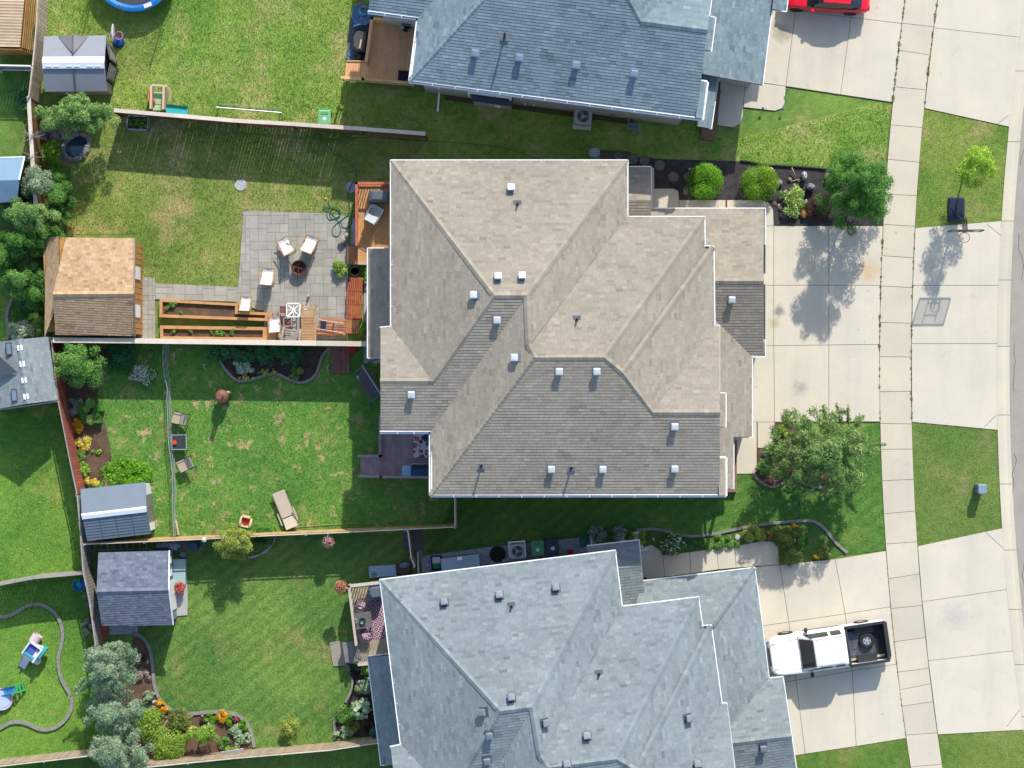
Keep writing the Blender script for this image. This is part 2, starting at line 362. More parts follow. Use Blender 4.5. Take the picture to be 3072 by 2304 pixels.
slab_set('driveway', apron([(1638, 1584), (1805, 1768), (1982, 1952), (2203, 2189)]) + [
    [(2240, 1703), (2339, 1694), (2366, 1866), (2260, 1881)], [(2339, 1694), (2505, 1677), (2535, 1841), (2366, 1866)], [(2505, 1677), (xl(1651) - .6, 1652), (xl(1820) - .6, 1820), (2535, 1841)],
    [(2260, 1881), (2366, 1866), (2388, 2040), (2290, 2055)], [(2366, 1866), (2535, 1841), (2556, 2012), (2388, 2040)], [(2535, 1841), (xl(1820) - .6, 1820), (xl(1992) - .6, 1992), (2556, 2012)],
    [(2290, 2055), (2388, 2040), (2415, 2261), (2380, 2267), (2340, 2270)], [(2388, 2040), (2556, 2012), (2568, 2238), (2415, 2261)], [(2556, 2012), (xl(1992) - .6, 1992), (xl(2214) - .6, 2214), (2568, 2238)],
    [(1988, 1665), (2068, 1656), (2073, 1720), (1994, 1730)], [(2068, 1656), (2150, 1645), (2155, 1708), (2073, 1720)], [(2150, 1645), (2203, 1638), (2208, 1703), (2155, 1708)],
    [(2203, 1638), (2290, 1622), (2318, 1625), (2334, 1642), (2339, 1694), (2208, 1703)], [(1930, 1640), (1955, 1634), (1978, 1648), (1988, 1665), (1994, 1730), (1940, 1745)]], CONC)
# kerb with its rolled gutter, cut at the joints
kj = [-80, 213, 425, 663, 840, 1039, 1245, 1452, 1650, 1828, 1994, 2150, 2400]
mb = MB(); kerbs = []
for a, b in zip(kj, kj[1:]):
    n = 5; ys = [a + (b - a) * i / n for i in range(n + 1)]
    kerbs.append([(xc(y), y) for y in ys] + [(xg(y), y) for y in ys[::-1]])
ko = MB().prism([(q.x, q.y) for q in WL('P', [(xc(y) - 3, y) for y in range(-100, 2420, 60)] + [(xg(y) + 4, y) for y in range(2400, -110, -60)])], -.2, .02).build('kerb', JOINT, None, kind='structure')
for k in kerbs:
    n = len(k) // 2; rr = []
    for i in range(n):
        l = k[i]; g = k[-1 - i]; row = []
        for t, z in ((0, .068), (.3, .07), (.5, .06), (.68, 0.03), (1, .035)):
            q = W('P', l[0] + (g[0] - l[0]) * t, l[1], z); row.append(q)
        rr.append(row)
    # shorten ends for the joint
    rr[0] = [q + (rr[1][i] - q).normalized() * .012 for i, q in enumerate(rr[0])]; rr[-1] = [q + (rr[-2][i] - q).normalized() * .012 for i, q in enumerate(rr[-1])]
    m = MB(); m.add([q for r in rr for q in r], [(i * 5 + j, (i + 1) * 5 + j, (i + 1) * 5 + j + 1, i * 5 + j + 1) for i in range(n - 1) for j in range(4)])
    m.build('kerb_slab', CONC2, ko)
    NOGRASS.append([(W('P', *q).x, W('P', *q).y) for q in k])
road = struct('road', MB().prism([(q.x, q.y) for q in WL('P', [(xg(y), y) for y in range(-300, 2700, 60)] + [(3900, 2700), (3900, -300)])], -.2, .03), ASPH)
rn = random.Random(11)
for y0 in range(40, 2300, 330):
    pts = []; y = y0; x = xg(y0) + rn.uniform(6, 26)
    for k in range(7): pts.append(W('P', x, y, .032)); y += rn.uniform(14, 30); x += rn.uniform(-9, 9)
    mb = MB(); [mb.bar(a, b, .02, .006) for a, b in zip(pts, pts[1:])]; mb.build('tar_seam', mat('tar', A(70, 68, 66), .7), road)
# expansion joints at the flared corners of the aprons
jm = MB()
for a, b in (((2994, 371), (3026, 345)), ((2960, 672), (3004, 707)), ((2953, 1281), (2989, 1245)), ((2957, 1597), (3008, 1643)), ((3020, 2180), (3058, 2130))):
    jm.bar(W('P', *a, .061), W('P', *b, .061), .02, .012)
jm.build('expansion_joint', JOINT, ko)

# patio of cut slabs, laid without a repeat
PAV = mat('paver', A(188, 184, 172), .85, .12, 2, rnd=.09, grain=.1, gsc=18)
def paving(name, poly, unit, m, rz=0, sizes=((2, 2), (2, 3), (3, 2), (2, 2), (3, 3), (2, 1), (4, 2), (3, 2)), z=.06, seed=1):
    rn = random.Random(seed); P2 = [(q.x, q.y) for q in WL('P', poly)]; NOGRASS.append(P2)
    R = Matrix.Rotation(-rz, 2); Q = [tuple(R @ Vector(p)) for p in P2]; Ri = Matrix.Rotation(rz, 2)
    o = MB().prism(P2, -.1, z - .02).build(name, mat('patio_bed', A(104, 104, 98), 1, .2, 3), None, kind='structure')
    x0 = min(q[0] for q in Q); y0 = min(q[1] for q in Q); nx = int((max(q[0] for q in Q) - x0) / unit) + 2; ny = int((max(q[1] for q in Q) - y0) / unit) + 2
    g = [[0] * nx for _ in range(ny)]
    for j in range(ny):
        for i in range(nx):
            if g[j][i]: continue
            for s in rn.sample(sizes, len(sizes)) + [(2, 1), (1, 2), (1, 1)]:
                if i + s[0] <= nx and j + s[1] <= ny and not any(g[j + b][i + a] for a in range(s[0]) for b in range(s[1])):
                    for a in range(s[0]):
                        for b in range(s[1]): g[j + b][i + a] = 1
                    ax, ay, bx, by = x0 + i * unit, y0 + j * unit, x0 + (i + s[0]) * unit, y0 + (j + s[1]) * unit; c = Q
                    for n_, d in (((1, 0), ax + .006), ((-1, 0), -bx + .006), ((0, 1), ay + .006), ((0, -1), -by + .006)):
                        c = clip_half(c, n_, d)
                        if len(c) < 3: break
                    if len(c) > 2 and area2(c) > .01:
                        MB().prism([tuple(Ri @ Vector(p)) for p in c], z - .06, z + rn.uniform(-.004, .004)).build('paver', m, o)
                    break
    return o
paving('patio', [(731, 632), (985, 640), (1046, 650), (1042, 1018), (792, 1018), (794, 935), (700, 905), (715, 862)], .215, PAV, .01)
paving('path', [(466, 850), (714, 862), (704, 905), (467, 898)], .3, PAV, -.03, sizes=((2, 1), (3, 1), (2, 2)), seed=3)
paving('path', [(418, 832), (465, 833), (467, 1016), (416, 1016)], .24, PAV, 0, sizes=((1, 2), (2, 2), (1, 1), (2, 1)), seed=4)
paving('path', [(1205, 1590), (1268, 1588), (1271, 1650), (1212, 1652)], .3, mat('slate_paver', A(120, 122, 126), .8, .1, 2, rnd=.1), .05, sizes=((2, 2), (1, 2)), seed=5)

# planting beds and gravel as sheets of their own
def bed(name, pts, m, z=.012):
    p = WL('P', pts); NOGRASS.append([(q.x, q.y) for q in p]); ZB.append(1); return struct(name, MB().prism([(q.x, q.y) for q in p], -.15 - .002 * len(ZB), z + .022 + .001 * len(ZB)), m)
bed('mulch_bed', [(1880, 470), (2000, 478), (2200, 483), (2290, 493), (2400, 502), (2485, 507), (2655, 515), (2650, 677), (2321, 677), (2318, 630), (2300, 602), (2037, 600), (2035, 570), (1957, 565), (1952, 520), (1880, 520)], MULCH)
bed('mulch_bed', [(2324, 1266), (2400, 1268), (2420, 1330), (2490, 1390), (2480, 1455), (2430, 1448), (2380, 1440), (2340, 1455), (2300, 1450), (2262, 1422), (2270, 1400), (2272, 1345), (2324, 1343)], SOIL)
bed('mulch_bed', [(1780, 1600), (1905, 1588), (1980, 1590), (2050, 1608), (2150, 1600), (2250, 1578), (2350, 1562), (2440, 1563), (2500, 1605), (2542, 1655), (2506, 1670), (2420, 1690), (2340, 1680), (2330, 1635), (2290, 1622), (2000, 1664), (1980, 1645), (1800, 1650)], mat('bed_cover', A(84, 134, 58), 1, .3, 2, grain=.4, gsc=16, col2=A(112, 134, 70)))
bed('garden_bed', [(170, 1040), (330, 1050), (300, 1130), (290, 1200), (318, 1280), (335, 1370), (330, 1420), (250, 1470), (235, 1460), (200, 1240)], SOIL)
bed('garden_bed', [(640, 1040), (985, 1042), (965, 1075), (955, 1105), (940, 1130), (905, 1146), (865, 1136), (830, 1122), (790, 1128), (738, 1142), (705, 1136), (684, 1117), (660, 1080)], mat('dark_soil', A(86, 74, 68), 1, .3, 3, grain=.4))
bed('garden_bed', [(400, 1900), (437, 1912), (452, 1960), (460, 2040), (478, 2100), (520, 2133), (580, 2138), (680, 2134), (720, 2148), (746, 2176), (760, 2242), (640, 2262), (400, 2300), (380, 2290), (340, 2100), (400, 2030)], mat('brown_soil', A(122, 96, 78), 1, .25, 2, grain=.35))
bed('garden_bed', [(1043, 1985), (1060, 2035), (1060, 2070), (1036, 2110), (1005, 2140), (1005, 2215), (1140, 2205), (1110, 1985)], mat('dark_soil', A(0, 0, 0)))
bed('garden_bed', [(-40, 520), (160, 500), (215, 500), (200, 700), (150, 730), (170, 1030), (20, 1040), (40, 900), (-40, 780)], mat('bed_cover', A(0, 0, 0)))
bed('gravel_bed', [(1052, 55), (1112, 60), (1102, 185), (1038, 180)], mat('charcoal_gravel', A(108, 116, 126), .9, .3, 4, grain=.6, gsc=30))
bed('gravel_bed', [(1262, 1670), (1440, 1644), (1600, 1628), (1780, 1608), (1800, 1660), (1270, 1740)], GRAVEL)
bed('gravel_bed', [(305, 1868), (412, 1876), (415, 1900), (310, 1905)], GRAVEL)
bed('gravel_bed', [(1054, 655), (1066, 655), (1066, 735), (1054, 735)], GRAVEL)
bed('gravel_bed', [(1092, 830), (1150, 830), (1150, 1090), (1092, 1090)], GRAVEL)
bed('bare_soil', [(1335, 270), (1900, 345), (1900, 375), (1335, 300)], mat('shade_soil', A(120, 100, 78), 1, .3, 1.2, grain=.4, col2=A(92, 104, 58)))
bed('bare_soil', [(1800, 450), (1890, 455), (1900, 480), (1800, 480)], SOIL)

def kerbing(pts, t, w_=.13, h=.06, name='garden_kerb', m=None, seg=.42):
    """curved concrete garden edging as blocks"""
    P_ = smooth_line([W(t, *p) for p in pts], 6); o = None; run = [P_[0]]; L = 0
    blocks = []
    for q in P_[1:]:
        L += (q - run[-1]).length; run.append(q)
        if L > seg: blocks.append(run); run = [q]; L = 0
    if len(run) > 1: blocks.append(run)
    o = bpy.data.objects.new(name, None); COL.objects.link(o); o['kind'] = 'structure'; o.location = P_[0]; o['wx'] = list(P_[0])
    for r in blocks:
        l = []; rt = []
        for i, q in enumerate(r):
            d = (r[min(i + 1, len(r) - 1)] - r[max(i - 1, 0)]).normalized(); n_ = Vector((-d.y, d.x, 0))
            e = d * (.006 if i == 0 else (-.006 if i == len(r) - 1 else 0))
            l.append(q + n_ * w_ / 2 + e); rt.append(q - n_ * w_ / 2 + e)
        MB().prism([(a.x, a.y) for a in l + rt[::-1]], -.05, h + .07).build('kerb_block', m or CURBM, o)
        NOGRASS.append([(a.x, a.y) for a in l + rt[::-1]])
kerbing([(658, 1081), (684, 1117), (709, 1139), (738, 1143), (772, 1134), (805, 1123), (834, 1123), (863, 1136), (895, 1147), (924, 1143), (946, 1125), (957, 1100), (968, 1068), (989, 1043)], 'P')
kerbing([(0, 62), (60, 75), (110, 120), (140, 180), (158, 250), (170, 340), (178, 420), (185, 500), (205, 570), (240, 640), (290, 695), (350, 735), (430, 755), (500, 757), (600, 750), (700, 742), (790, 742), (860, 755), (920, 780), (970, 815), (1005, 860), (1030, 920), (1045, 980), (1058, 1050)], 'y3', .16)
kerbing([(1870, 330), (1890, 390), (1912, 450), (1910, 520), (1890, 590), (1850, 660)], 'y3', .1)
kerbing([(1755, 790), (1757, 880), (1760, 980)], 'y3', .1)
kerbing([(0, 400), (60, 400), (130, 370), (210, 320), (290, 298), (360, 305), (430, 345), (480, 400), (510, 470), (522, 560), (510, 650), (490, 730), (490, 820), (510, 910), (545, 980), (580, 1040), (600, 1110), (590, 1180), (550, 1250), (480, 1310), (400, 1338), (320, 1330), (230, 1290), (150, 1275), (80, 1285), (0, 1330)], 'a4', .17)
kerbing([(410, 85), (480, 75), (580, 75), (680, 95), (760, 120), (850, 133), (950, 128), (1080, 108), (1200, 82), (1350, 52), (1500, 30), (1650, 15), (1800, 5), (1870, 8), (1930, 35), (1990, 90), (2050, 170), (2100, 220), (2160, 270)], 'y2', .14)
kerbing([(140, 985), (190, 1050), (260, 1110), (340, 1140), (430, 1140), (500, 1110), (570, 1080), (680, 1065), (760, 1080), (850, 1120), (960, 1150), (1100, 1160)], 'y1', .14, m=mat('pink_kerb', A(150, 132, 126), .9, .1, 2, rnd=.08))
kerbing([(100, 820), (70, 900), (60, 980), (75, 1080), (60, 1160)], 'a2', .16)
kerbing([(1000, 85), (1080, 95), (1200, 120), (1300, 124), (1400, 130), (1560, 140), (1700, 155)], 'z6', .05, .08, m=mat('edging_black', A(60, 58, 54), .7), name='bed_edging', seg=1.2)

# ------------------------------------------------------------------ houses: one duplex plan, built three times
EV, RG = 6.2, 8.9
def Hm(x, y, h): return W('F', x, y, EV + (h - EV) * .84 if h > EV else h)
UP = [('N', [(845, 347, EV), (1355, 347, EV), (1138, 638, RG), (1068, 638, RG)]),
      ('W', [(845, 347, EV), (1068, 638, RG), (937, 823, 7.22), (846, 706, EV)]),
      ('S', [(1068, 638, RG), (1138, 638, RG), (931, 933, EV), (822, 933, EV), (822, 823, 7.2), (937, 823, 7.22)]),
      ('N', [(846, 706, EV), (937, 823, 7.22), (822, 823, 7.2), (822, 708, EV)]),
      ('W', [(931, 933, EV), (1138, 638, RG), (1142, 745, RG - .03), (1155, 772, RG), (931, 1070, EV)]),
      ('S', [(931, 1070, EV), (1155, 772, RG), (1305, 772, RG), (1345, 805, 8.6), (1410, 891, 7.82), (1555, 891, 7.82), (1555, 1070, EV)]),
      ('N', [(1355, 469, EV), (1521, 469, EV), (1305, 772, RG), (1155, 772, RG), (1144, 745, 8.78)]),
      ('E', [(1355, 347, EV), (1355, 469, EV), (1144, 745, 8.78), (1138, 638, RG)]),
      ('E', [(1305, 772, RG), (1521, 469, EV), (1522, 532, EV), (1538, 533, 6.0), (1345, 805, 8.42)]),
      ('E', [(1345, 805, 8.62), (1541, 533, EV + .02), (1543, 703, EV), (1410, 891, 7.82)]),
      ('N', [(1543, 703, EV), (1555, 704, EV), (1555, 891, 7.82), (1410, 891, 7.82)]),
      ('E', [(1553, 850, 6.42), (1567, 850, 6.25), (1567, 922, 6.25), (1553, 922, 6.42)]),
      ('E', [(1553, 990, 6.42), (1567, 990, 6.25), (1567, 1070, 6.22), (1553, 1070, 6.42)])]
LOW = [('N', [(1352, 361, 3.0), (1406, 361, 3.0), (1406, 433, 3.68), (1352, 433, 3.68)]),
       ('S', [(1352, 433, 3.68), (1406, 433, 3.68), (1406, 492, 3.13), (1340, 492, 3.13), (1340, 470, 3.33), (1352, 470, 3.33)]),
       ('N', [(1406, 451, 3.0), (1650, 451, 3.0), (1649, 607, 4.46), (1406, 607, 4.46)]),
       ('S', [(1500, 607, 4.46), (1649, 607, 4.46), (1650, 768, 2.98), (1624, 770, 2.96), (1500, 647, 4.1)]),
       ('E', [(1530, 676, 3.86), (1624, 770, 3.0), (1624, 943, 3.0), (1584, 944, 3.37), (1584, 1055, 3.37), (1530, 1055, 3.86)]),
       ('W', [(795, 537, 3.0), (862, 537, 3.62), (862, 772, 3.62), (795, 772, 3.0)])]
CAPS = [[(845, 347, EV), (1068, 638, RG)], [(1068, 638, RG), (1138, 638, RG)], [(1355, 347, EV), (1138, 638, RG)], [(1068, 638, RG), (937, 823, 7.22)],
        [(937, 823, 7.22), (822, 823, 7.2)], [(1138, 638, RG), (1142, 745, RG), (1155, 772, RG), (1305, 772, RG), (1345, 805, 8.62), (1410, 891, 7.84), (1555, 891, 7.84)],
        [(931, 1070, EV), (1155, 772, RG)], [(1521, 469, EV), (1305, 772, RG)], [(1541, 533, EV + .03), (1345, 805, 8.62)], [(1500, 607, 4.46), (1649, 607, 4.46)]]
OUT = [(845, 347), (1355, 347), (1355, 468), (1521, 469), (1522, 532), (1541, 533), (1543, 704), (1555, 704), (1555, 1070), (931, 1070), (931, 933), (822, 933), (822, 708), (845, 706)]
GUT = [(6.2, [(822, 708), (845, 706), (845, 347), (1355, 347), (1355, 469), (1521, 469), (1522, 532), (1541, 533), (1543, 703), (1553, 704), (1553, 850), (1567, 850), (1567, 922), (1554, 922)]),
       (6.2, [(1555, 990), (1567, 990), (1567, 1070), (931, 1070), (931, 933), (822, 933)]),
       (3.0, [(1355, 361), (1405, 361), (1407, 451), (1652, 451), (1652, 527)]), (3.0, [(1652, 735), (1652, 769), (1624, 770), (1624, 943), (1584, 944), (1584, 1055)]),
       (3.0, [(845, 537), (795, 537), (795, 772), (822, 772)])]
def face_frame(P3, d):
    c = sum(P3, Vector()) / len(P3); n = Vector()
    for i in range(len(P3)):
        a, b = P3[i - 1] - c, P3[i] - c; n += a.cross(b)
    n.normalize()
    if n.z < 0: n = -n
    v = -d; v = (v - n * v.dot(n)).normalized(); return c, v.cross(n).normalized(), v, n
def shingle_faces(face, d, mb, tabs, exp=.145, tw=.3, seed=0, thick=.016):
    """course by course tabs over one roof plane; whole tabs go to tabs, cut ones to mb"""
    c, u, v, n = face_frame(face, d); rn = random.Random(seed)
    Q = [((p - c).dot(u), (p - c).dot(v)) for p in face]; v0 = min(q[1] for q in Q); v1 = max(q[1] for q in Q); k = 0
    fall = rn.random() * 50
    while v0 + k * exp < v1:
        a = v0 + k * exp; b = a + exp; row = clip_half(clip_half(Q, (0, 1), a), (0, -1), -b)
        if len(row) > 2:
            x0 = min(q[0] for q in row); x1 = max(q[0] for q in row); x = math.floor(x0 / tw) * tw + (k * .47 % 1) * tw - tw
            while x < x1:
                ww = tw * rn.choice((.8, 1, 1, 1.2)); t = clip_half(clip_half(row, (1, 0), x + .002), (-1, 0), -(x + ww - .003))
                if len(t) > 2 and area2(t) > 2e-3:
                    val = min(1, max(0, rn.gauss(.5, .16) + .12 * math.sin(x * .9 + fall + k * .33) * math.sin(k * .41 + x * .3)))
                    if area2(t) > .98 * (ww - .005) * exp: tabs.append((c + u * (x + ww / 2) + v * (a + exp / 2), u, v, n, ww - .005, exp, val))
                    else:
                        z = lambda q: .004 + thick * (1 - (q[1] - a) / exp)
                        vs = [c + u * q[0] + v * q[1] + n * z(q) for q in t]; m = len(vs); fs = [tuple(range(m))]
                        ar = sum(t[i - 1][0] * t[i][1] - t[i][0] * t[i - 1][1] for i in range(m))
                        if ar < 0: fs = [tuple(range(m - 1, -1, -1))]
                        mb.add(vs, fs); mb.val.append(val)
                x += ww
        k += 1
def tab_geo(mb, t, thick=.016):
    c, u, v, n, ww, e, val = t; hw = ww / 2; he = e / 2
    lo = [c - u * hw - v * he, c + u * hw - v * he]; hi = [c + u * hw + v * he, c - u * hw + v * he]
    vs = [lo[0] + n * (thick + .004), lo[1] + n * (thick + .004), hi[0] + n * .004, hi[1] + n * .004, lo[0], lo[1]]
    mb.add(vs, [(0, 1, 2, 3), (4, 5, 1, 0), (0, 3, 4), (1, 5, 2)]); mb.val += [val] * 4
UNIT_TABS = {}
def unit_tab(m, ww, e, b):
    k = (m.name, round(ww, 2), e, b)
    if k not in UNIT_TABS:
        mb = MB(); tab_geo(mb, (Vector(), Vector((1, 0, 0)), Vector((0, 1, 0)), Vector((0, 0, 1)), ww, e, b / 9)); UNIT_TABS[k] = mb.mesh('shingle', m)
    return UNIT_TABS[k]
def place_tabs(roof, tabs, m, n_single, key=None):
    """the n_single largest in view are shingles of their own, the rest one part"""
    if key: tabs.sort(key=key)
    mb = MB()
    for i, t in enumerate(tabs):
        if i < n_single:
            M = Matrix((t[1], t[2], t[3])).transposed().to_4x4(); M.translation = t[0]
            link('shingle', unit_tab(m, t[4], t[5], int(round(t[6] * 9))), roof, M)
        else: tab_geo(mb, t)
    return mb
def plane_z(faces, x, y):
    for d, P3 in faces:
        if inside([(p.x, p.y) for p in P3], np.array([x]), np.array([y]))[0]:
            c, u, v, n = face_frame(P3, d); return c.z - (n.x * (x - c.x) + n.y * (y - c.y)) / n.z, n
    return 0, Vector((0, 0, 1))
def cap_line(parent, pts, m, rn, step=.24, w_=.15, name='ridge_cap', drop=.05):
    for a, b in zip(pts, pts[1:]):
        d = b - a; L = d.length; k = max(1, int(round(L / step))); d = d / L; s = Vector((d.y, -d.x, 0)).normalized(); up = s.cross(d); up = up if up.z > 0 else -up
        for i in range(k):
            q = int(rn.gauss(4.5, 1.2)); q = min(9, max(0, q)); key = (m.name, 'cap', q, round(L / k, 3), w_)
            if key not in UNIT_TABS:
                e = L / k; mb = MB()
                mb.add([(-e * .5, -w_, -drop), (-e * .5, 0, .03), (-e * .5, w_, -drop), (e * .58, -w_, -drop - .01), (e * .58, 0, .016), (e * .58, w_, -drop - .01),
                        (-e * .5, -w_, -drop - .03), (-e * .5, 0, .0), (-e * .5, w_, -drop - .03)], [(0, 1, 4, 3), (1, 2, 5, 4), (6, 7, 1, 0), (7, 8, 2, 1)])
                mb.val = [q / 9] * 4; UNIT_TABS[key] = mb.mesh(name, m)
            M = Matrix((d, -s if (d.cross(up)).dot(s) > 0 else s, up)).transposed()
            M = Matrix((d, up.cross(d), up)).transposed().to_4x4(); M.translation = a + d * (i + .5) * L / k
            link(name, UNIT_TABS[key], parent, M)
def gutter(parent, pts, z, outside=1, m=None, brackets=True):
    m = m or WHITE; mb = MB(); tr = MB(); P_ = [Vector((p.x, p.y, 0)) for p in pts]
    for a, b in zip(P_, P_[1:]):
        d = (b - a); L = d.length
        if L < .1: continue
        d /= L; n = Vector((d.y, -d.x, 0)) * outside; e = d * .03
        mb.bar(a - e + n * .03 + Vector((0, 0, z - .02)), b + e + n * .03 + Vector((0, 0, z - .02)), .045, .1)
        mb.bar(a - e - n * .045 + Vector((0, 0, z - .09)), b + e - n * .045 + Vector((0, 0, z - .09)), .11, .012)
        if brackets:
            k = int(L / 1.1)
            for i in range(1, k + 1):
                q = a + d * (L * i / (k + 1)); mb.bar(q + n * .03 + Vector((0, 0, z + .02)), q - n * .1 + Vector((0, 0, z + .02)), .02, .012)
    return mb.build('gutter', m, parent)
VENT = {}
def roof_vent(parent, p, n, T, body, top):
    M = (Matrix.Translation(p) @ T)
    key = body.name
    if key not in VENT:
        a = MB().box((0, 0, .02), (.42, .42, .03)).box((0, -.01, .13), (.26, .26, .24)).mesh('roof_vent', body)
        b = MB(); b.loft([[Vector((s * x, s * y, z)) for x, y in ((-1, -1), (0, -1.04), (1, -1), (1.04, 0), (1, 1), (0, 1.04), (-1, 1), (-1.04, 0))] for s, z in ((.155, .22), (.165, .26), (.15, .3), (.09, .315))])
        VENT[key] = (a, b.mesh('vent_cap', top))
    o = link('roof_vent', VENT[key][0], parent, M); link('vent_cap', VENT[key][1], o)
def roof_pipe(parent, p, T, h=.55, m=None):
    mb = MB(); mb.box((0, 0, .01), (.36, .36, .02)); mb.cyl((0, 0, 0), .09, .12, 12, .07)
    o = mb.build('vent_pipe', mat('lead_flashing', A(120, 124, 130), .5), parent, M=Matrix.Translation(p) @ T)
    MB().lathe((0, 0, 0), [(.05, .05), (.05, h), (.035, h), (.035, h - .2)], 12).build('pipe', mat('black_pipe', A(48, 50, 56), .5), o)

def house(name, label, T, shm, under, wallm, vents, pipes, capm, vbody, vtop, low=None):
    """low: (porch faces, garage faces, gutters, garage caps, garage wall, doors) in plan points when this copy differs"""
    t4 = T
    def tp(x, y, h): return t4 @ Hm(x, y, h)
    R3 = t4.to_3x3(); D = {'N': R3 @ Vector((0, 1, 0)), 'S': R3 @ Vector((0, -1, 0)), 'E': R3 @ Vector((1, 0, 0)), 'W': R3 @ Vector((-1, 0, 0))}
    base = tp(1200, 760, 0); base.z = 0
    r = thing(name, label, 'house', base, 0, None, True)
    up = [(D[d], [tp(*p) for p in f]) for d, f in UP]; lo = [(D[d], [tp(*p) for p in f]) for d, f in LOW]
    wp_ = lambda f: [W('P', *p) for p in f]
    if low: lo_p = [(D[d], wp_(f)) for d, f in low[0]]; lo_g = [(D[d], wp_(f)) for d, f in low[1]]
    else: lo_p, lo_g = lo[:2], lo[2:5]
    lo = lo_p + lo_g + lo[5:]
    # walls
    wall = inset([(tp(x, y, EV).x, tp(x, y, EV).y) for x, y in OUT], .42)
    wmb = MB().prism([(q.x, q.y) for q in wall], 0, EV - .14); wo = wmb.build('wall', wallm, r)
    sof = MB().prism([(q.x, q.y) for q in inset([(tp(x, y, EV).x, tp(x, y, EV).y) for x, y in OUT], .02)], EV - .2, EV - .09); sof.build('soffit', WHITE, r)
    g = [(1362, 470), (1545, 457), (1640, 457), (1640, 760), (1614, 762), (1614, 936), (1545, 938)]
    g = [(1420, 462), (1640, 462), (1640, 758), (1612, 760), (1612, 934), (1530, 934)]
    MB().prism([(tp(x, y, 3).x, tp(x, y, 3).y) for x, y in g] if not low else [(q.x, q.y) for q in WL('P', low[4], 3)], 0, 2.88).build('garage_wall', wallm, r)
    MB().prism([(tp(x, y, 3).x, tp(x, y, 3).y) for x, y in ((812, 550), (880, 550), (880, 758), (812, 758))], 0, 2.9).build('bay_wall', wallm, r)
    if not low: gab = MB(); gab.add([tp(1640, 458, 2.9), tp(1640, 760, 2.9), tp(1640, 607, 4.36)], [(0, 1, 2)]); gab.build('gable', wallm, r)
    gab = MB(); a, b, c = tp(830, 712, 6.1), tp(830, 929, 6.1), tp(830, 823, 7.08); gab.add([a, b, c], [(0, 2, 1)]); gab.build('gable', wallm, r)
    gab = MB(); gab.add([tp(1550, 711, 6.1), tp(1550, 1063, 6.1), tp(1550, 891, 7.7)], [(0, 1, 2)]); gab.build('gable', wallm, r)
    # garage doors, front doors, windows
    dm = mat('garage_door', A(225, 222, 214), .6); gm = mat('window_glass', (.03, .04, .05, 1), .08, .1, 2, spec=.6)
    for x_, ya, yb, zt in () if low else ((1641.5, 480, 595, 2.4), (1641.5, 618, 735, 2.4), (1613.5, 790, 905, 2.4)):
        a = tp(x_, ya, 0); b = tp(x_, yb, 0); o = MB().bar(a + Vector((0, 0, .05 + 1.15)), b + Vector((0, 0, .05 + 1.15)), .05, 2.3).build('garage_door', dm, r)
        for k in range(4):
            q = R3 @ Vector((.035, 0, 0)); MB().bar(a.lerp(b, .03) + q + Vector((0, 0, .35 + k * .56)), a.lerp(b, .97) + q + Vector((0, 0, .35 + k * .56)), .02, .48).build('door_panel', dm, o)
    for (xa, ya), (xb, yb), z in (((950, 1054), (1005, 1054), 4.7), ((1050, 1054), (1120, 1054), 4.7), ((1250, 1054), (1330, 1054), 4.7), ((1050, 1054), (1150, 1054), 1.9), ((930, 363), (1000, 363), 4.7), ((1150, 363), (1230, 363), 4.7), ((861, 420), (861, 490), 4.6), ((861, 570), (861, 660), 4.6), ((1539, 740), (1539, 830), 4.8), ((1539, 940), (1539, 1020), 4.8), ((861, 400), (861, 480), 2.0), ((947, 960), (947, 1030), 2.0)):
        a, b = tp(xa, ya, EV), tp(xb, yb, EV); a.z = b.z = z; o = MB().bar(a, b, .1, 1.3).build('window', WHITE, r)
        MB().bar(a.lerp(b, .06), b.lerp(a, .06), .13, 1.14).build('pane', gm, o)
    # porch posts and eave board
    if low:
        for pa, pb in low[5]:
            a, b = W('P', *pa), W('P', *pb); o = MB().bar(a + Vector((0, 0, 1.2)), b + Vector((0, 0, 1.2)), .06, 2.3).build('garage_door', dm, r); q = R3 @ Vector((.04, 0, 0))
            for k in range(4): MB().bar(a.lerp(b, .03) + q + Vector((0, 0, .35 + k * .56)), a.lerp(b, .97) + q + Vector((0, 0, .35 + k * .56)), .02, .48).build('door_panel', dm, o)
    for x_, y_ in ((1398, 368), (1400, 446), (1578, 1048), (1578, 950)) if not low else ():
        q = tp(x_, y_, 3); q.z = 0; MB().box((q.x, q.y, 1.43), (.14, .14, 2.86), 0).build('porch_post', WHITE, r)
    MB().prism([(tp(x, y, 0).x, tp(x, y, 0).y) for x, y in ((1560, 950), (1590, 950), (1590, 1062), (1560, 1062))], 0, .36).build('porch_floor', wood('porch_wood', (150, 118, 96)), r)
    MB().prism([(tp(x, y, 0).x, tp(x, y, 0).y) for x, y in ((1366, 364), (1412, 364), (1412, 464), (1366, 464))], 0, .3).build('porch_floor', CONC, r)
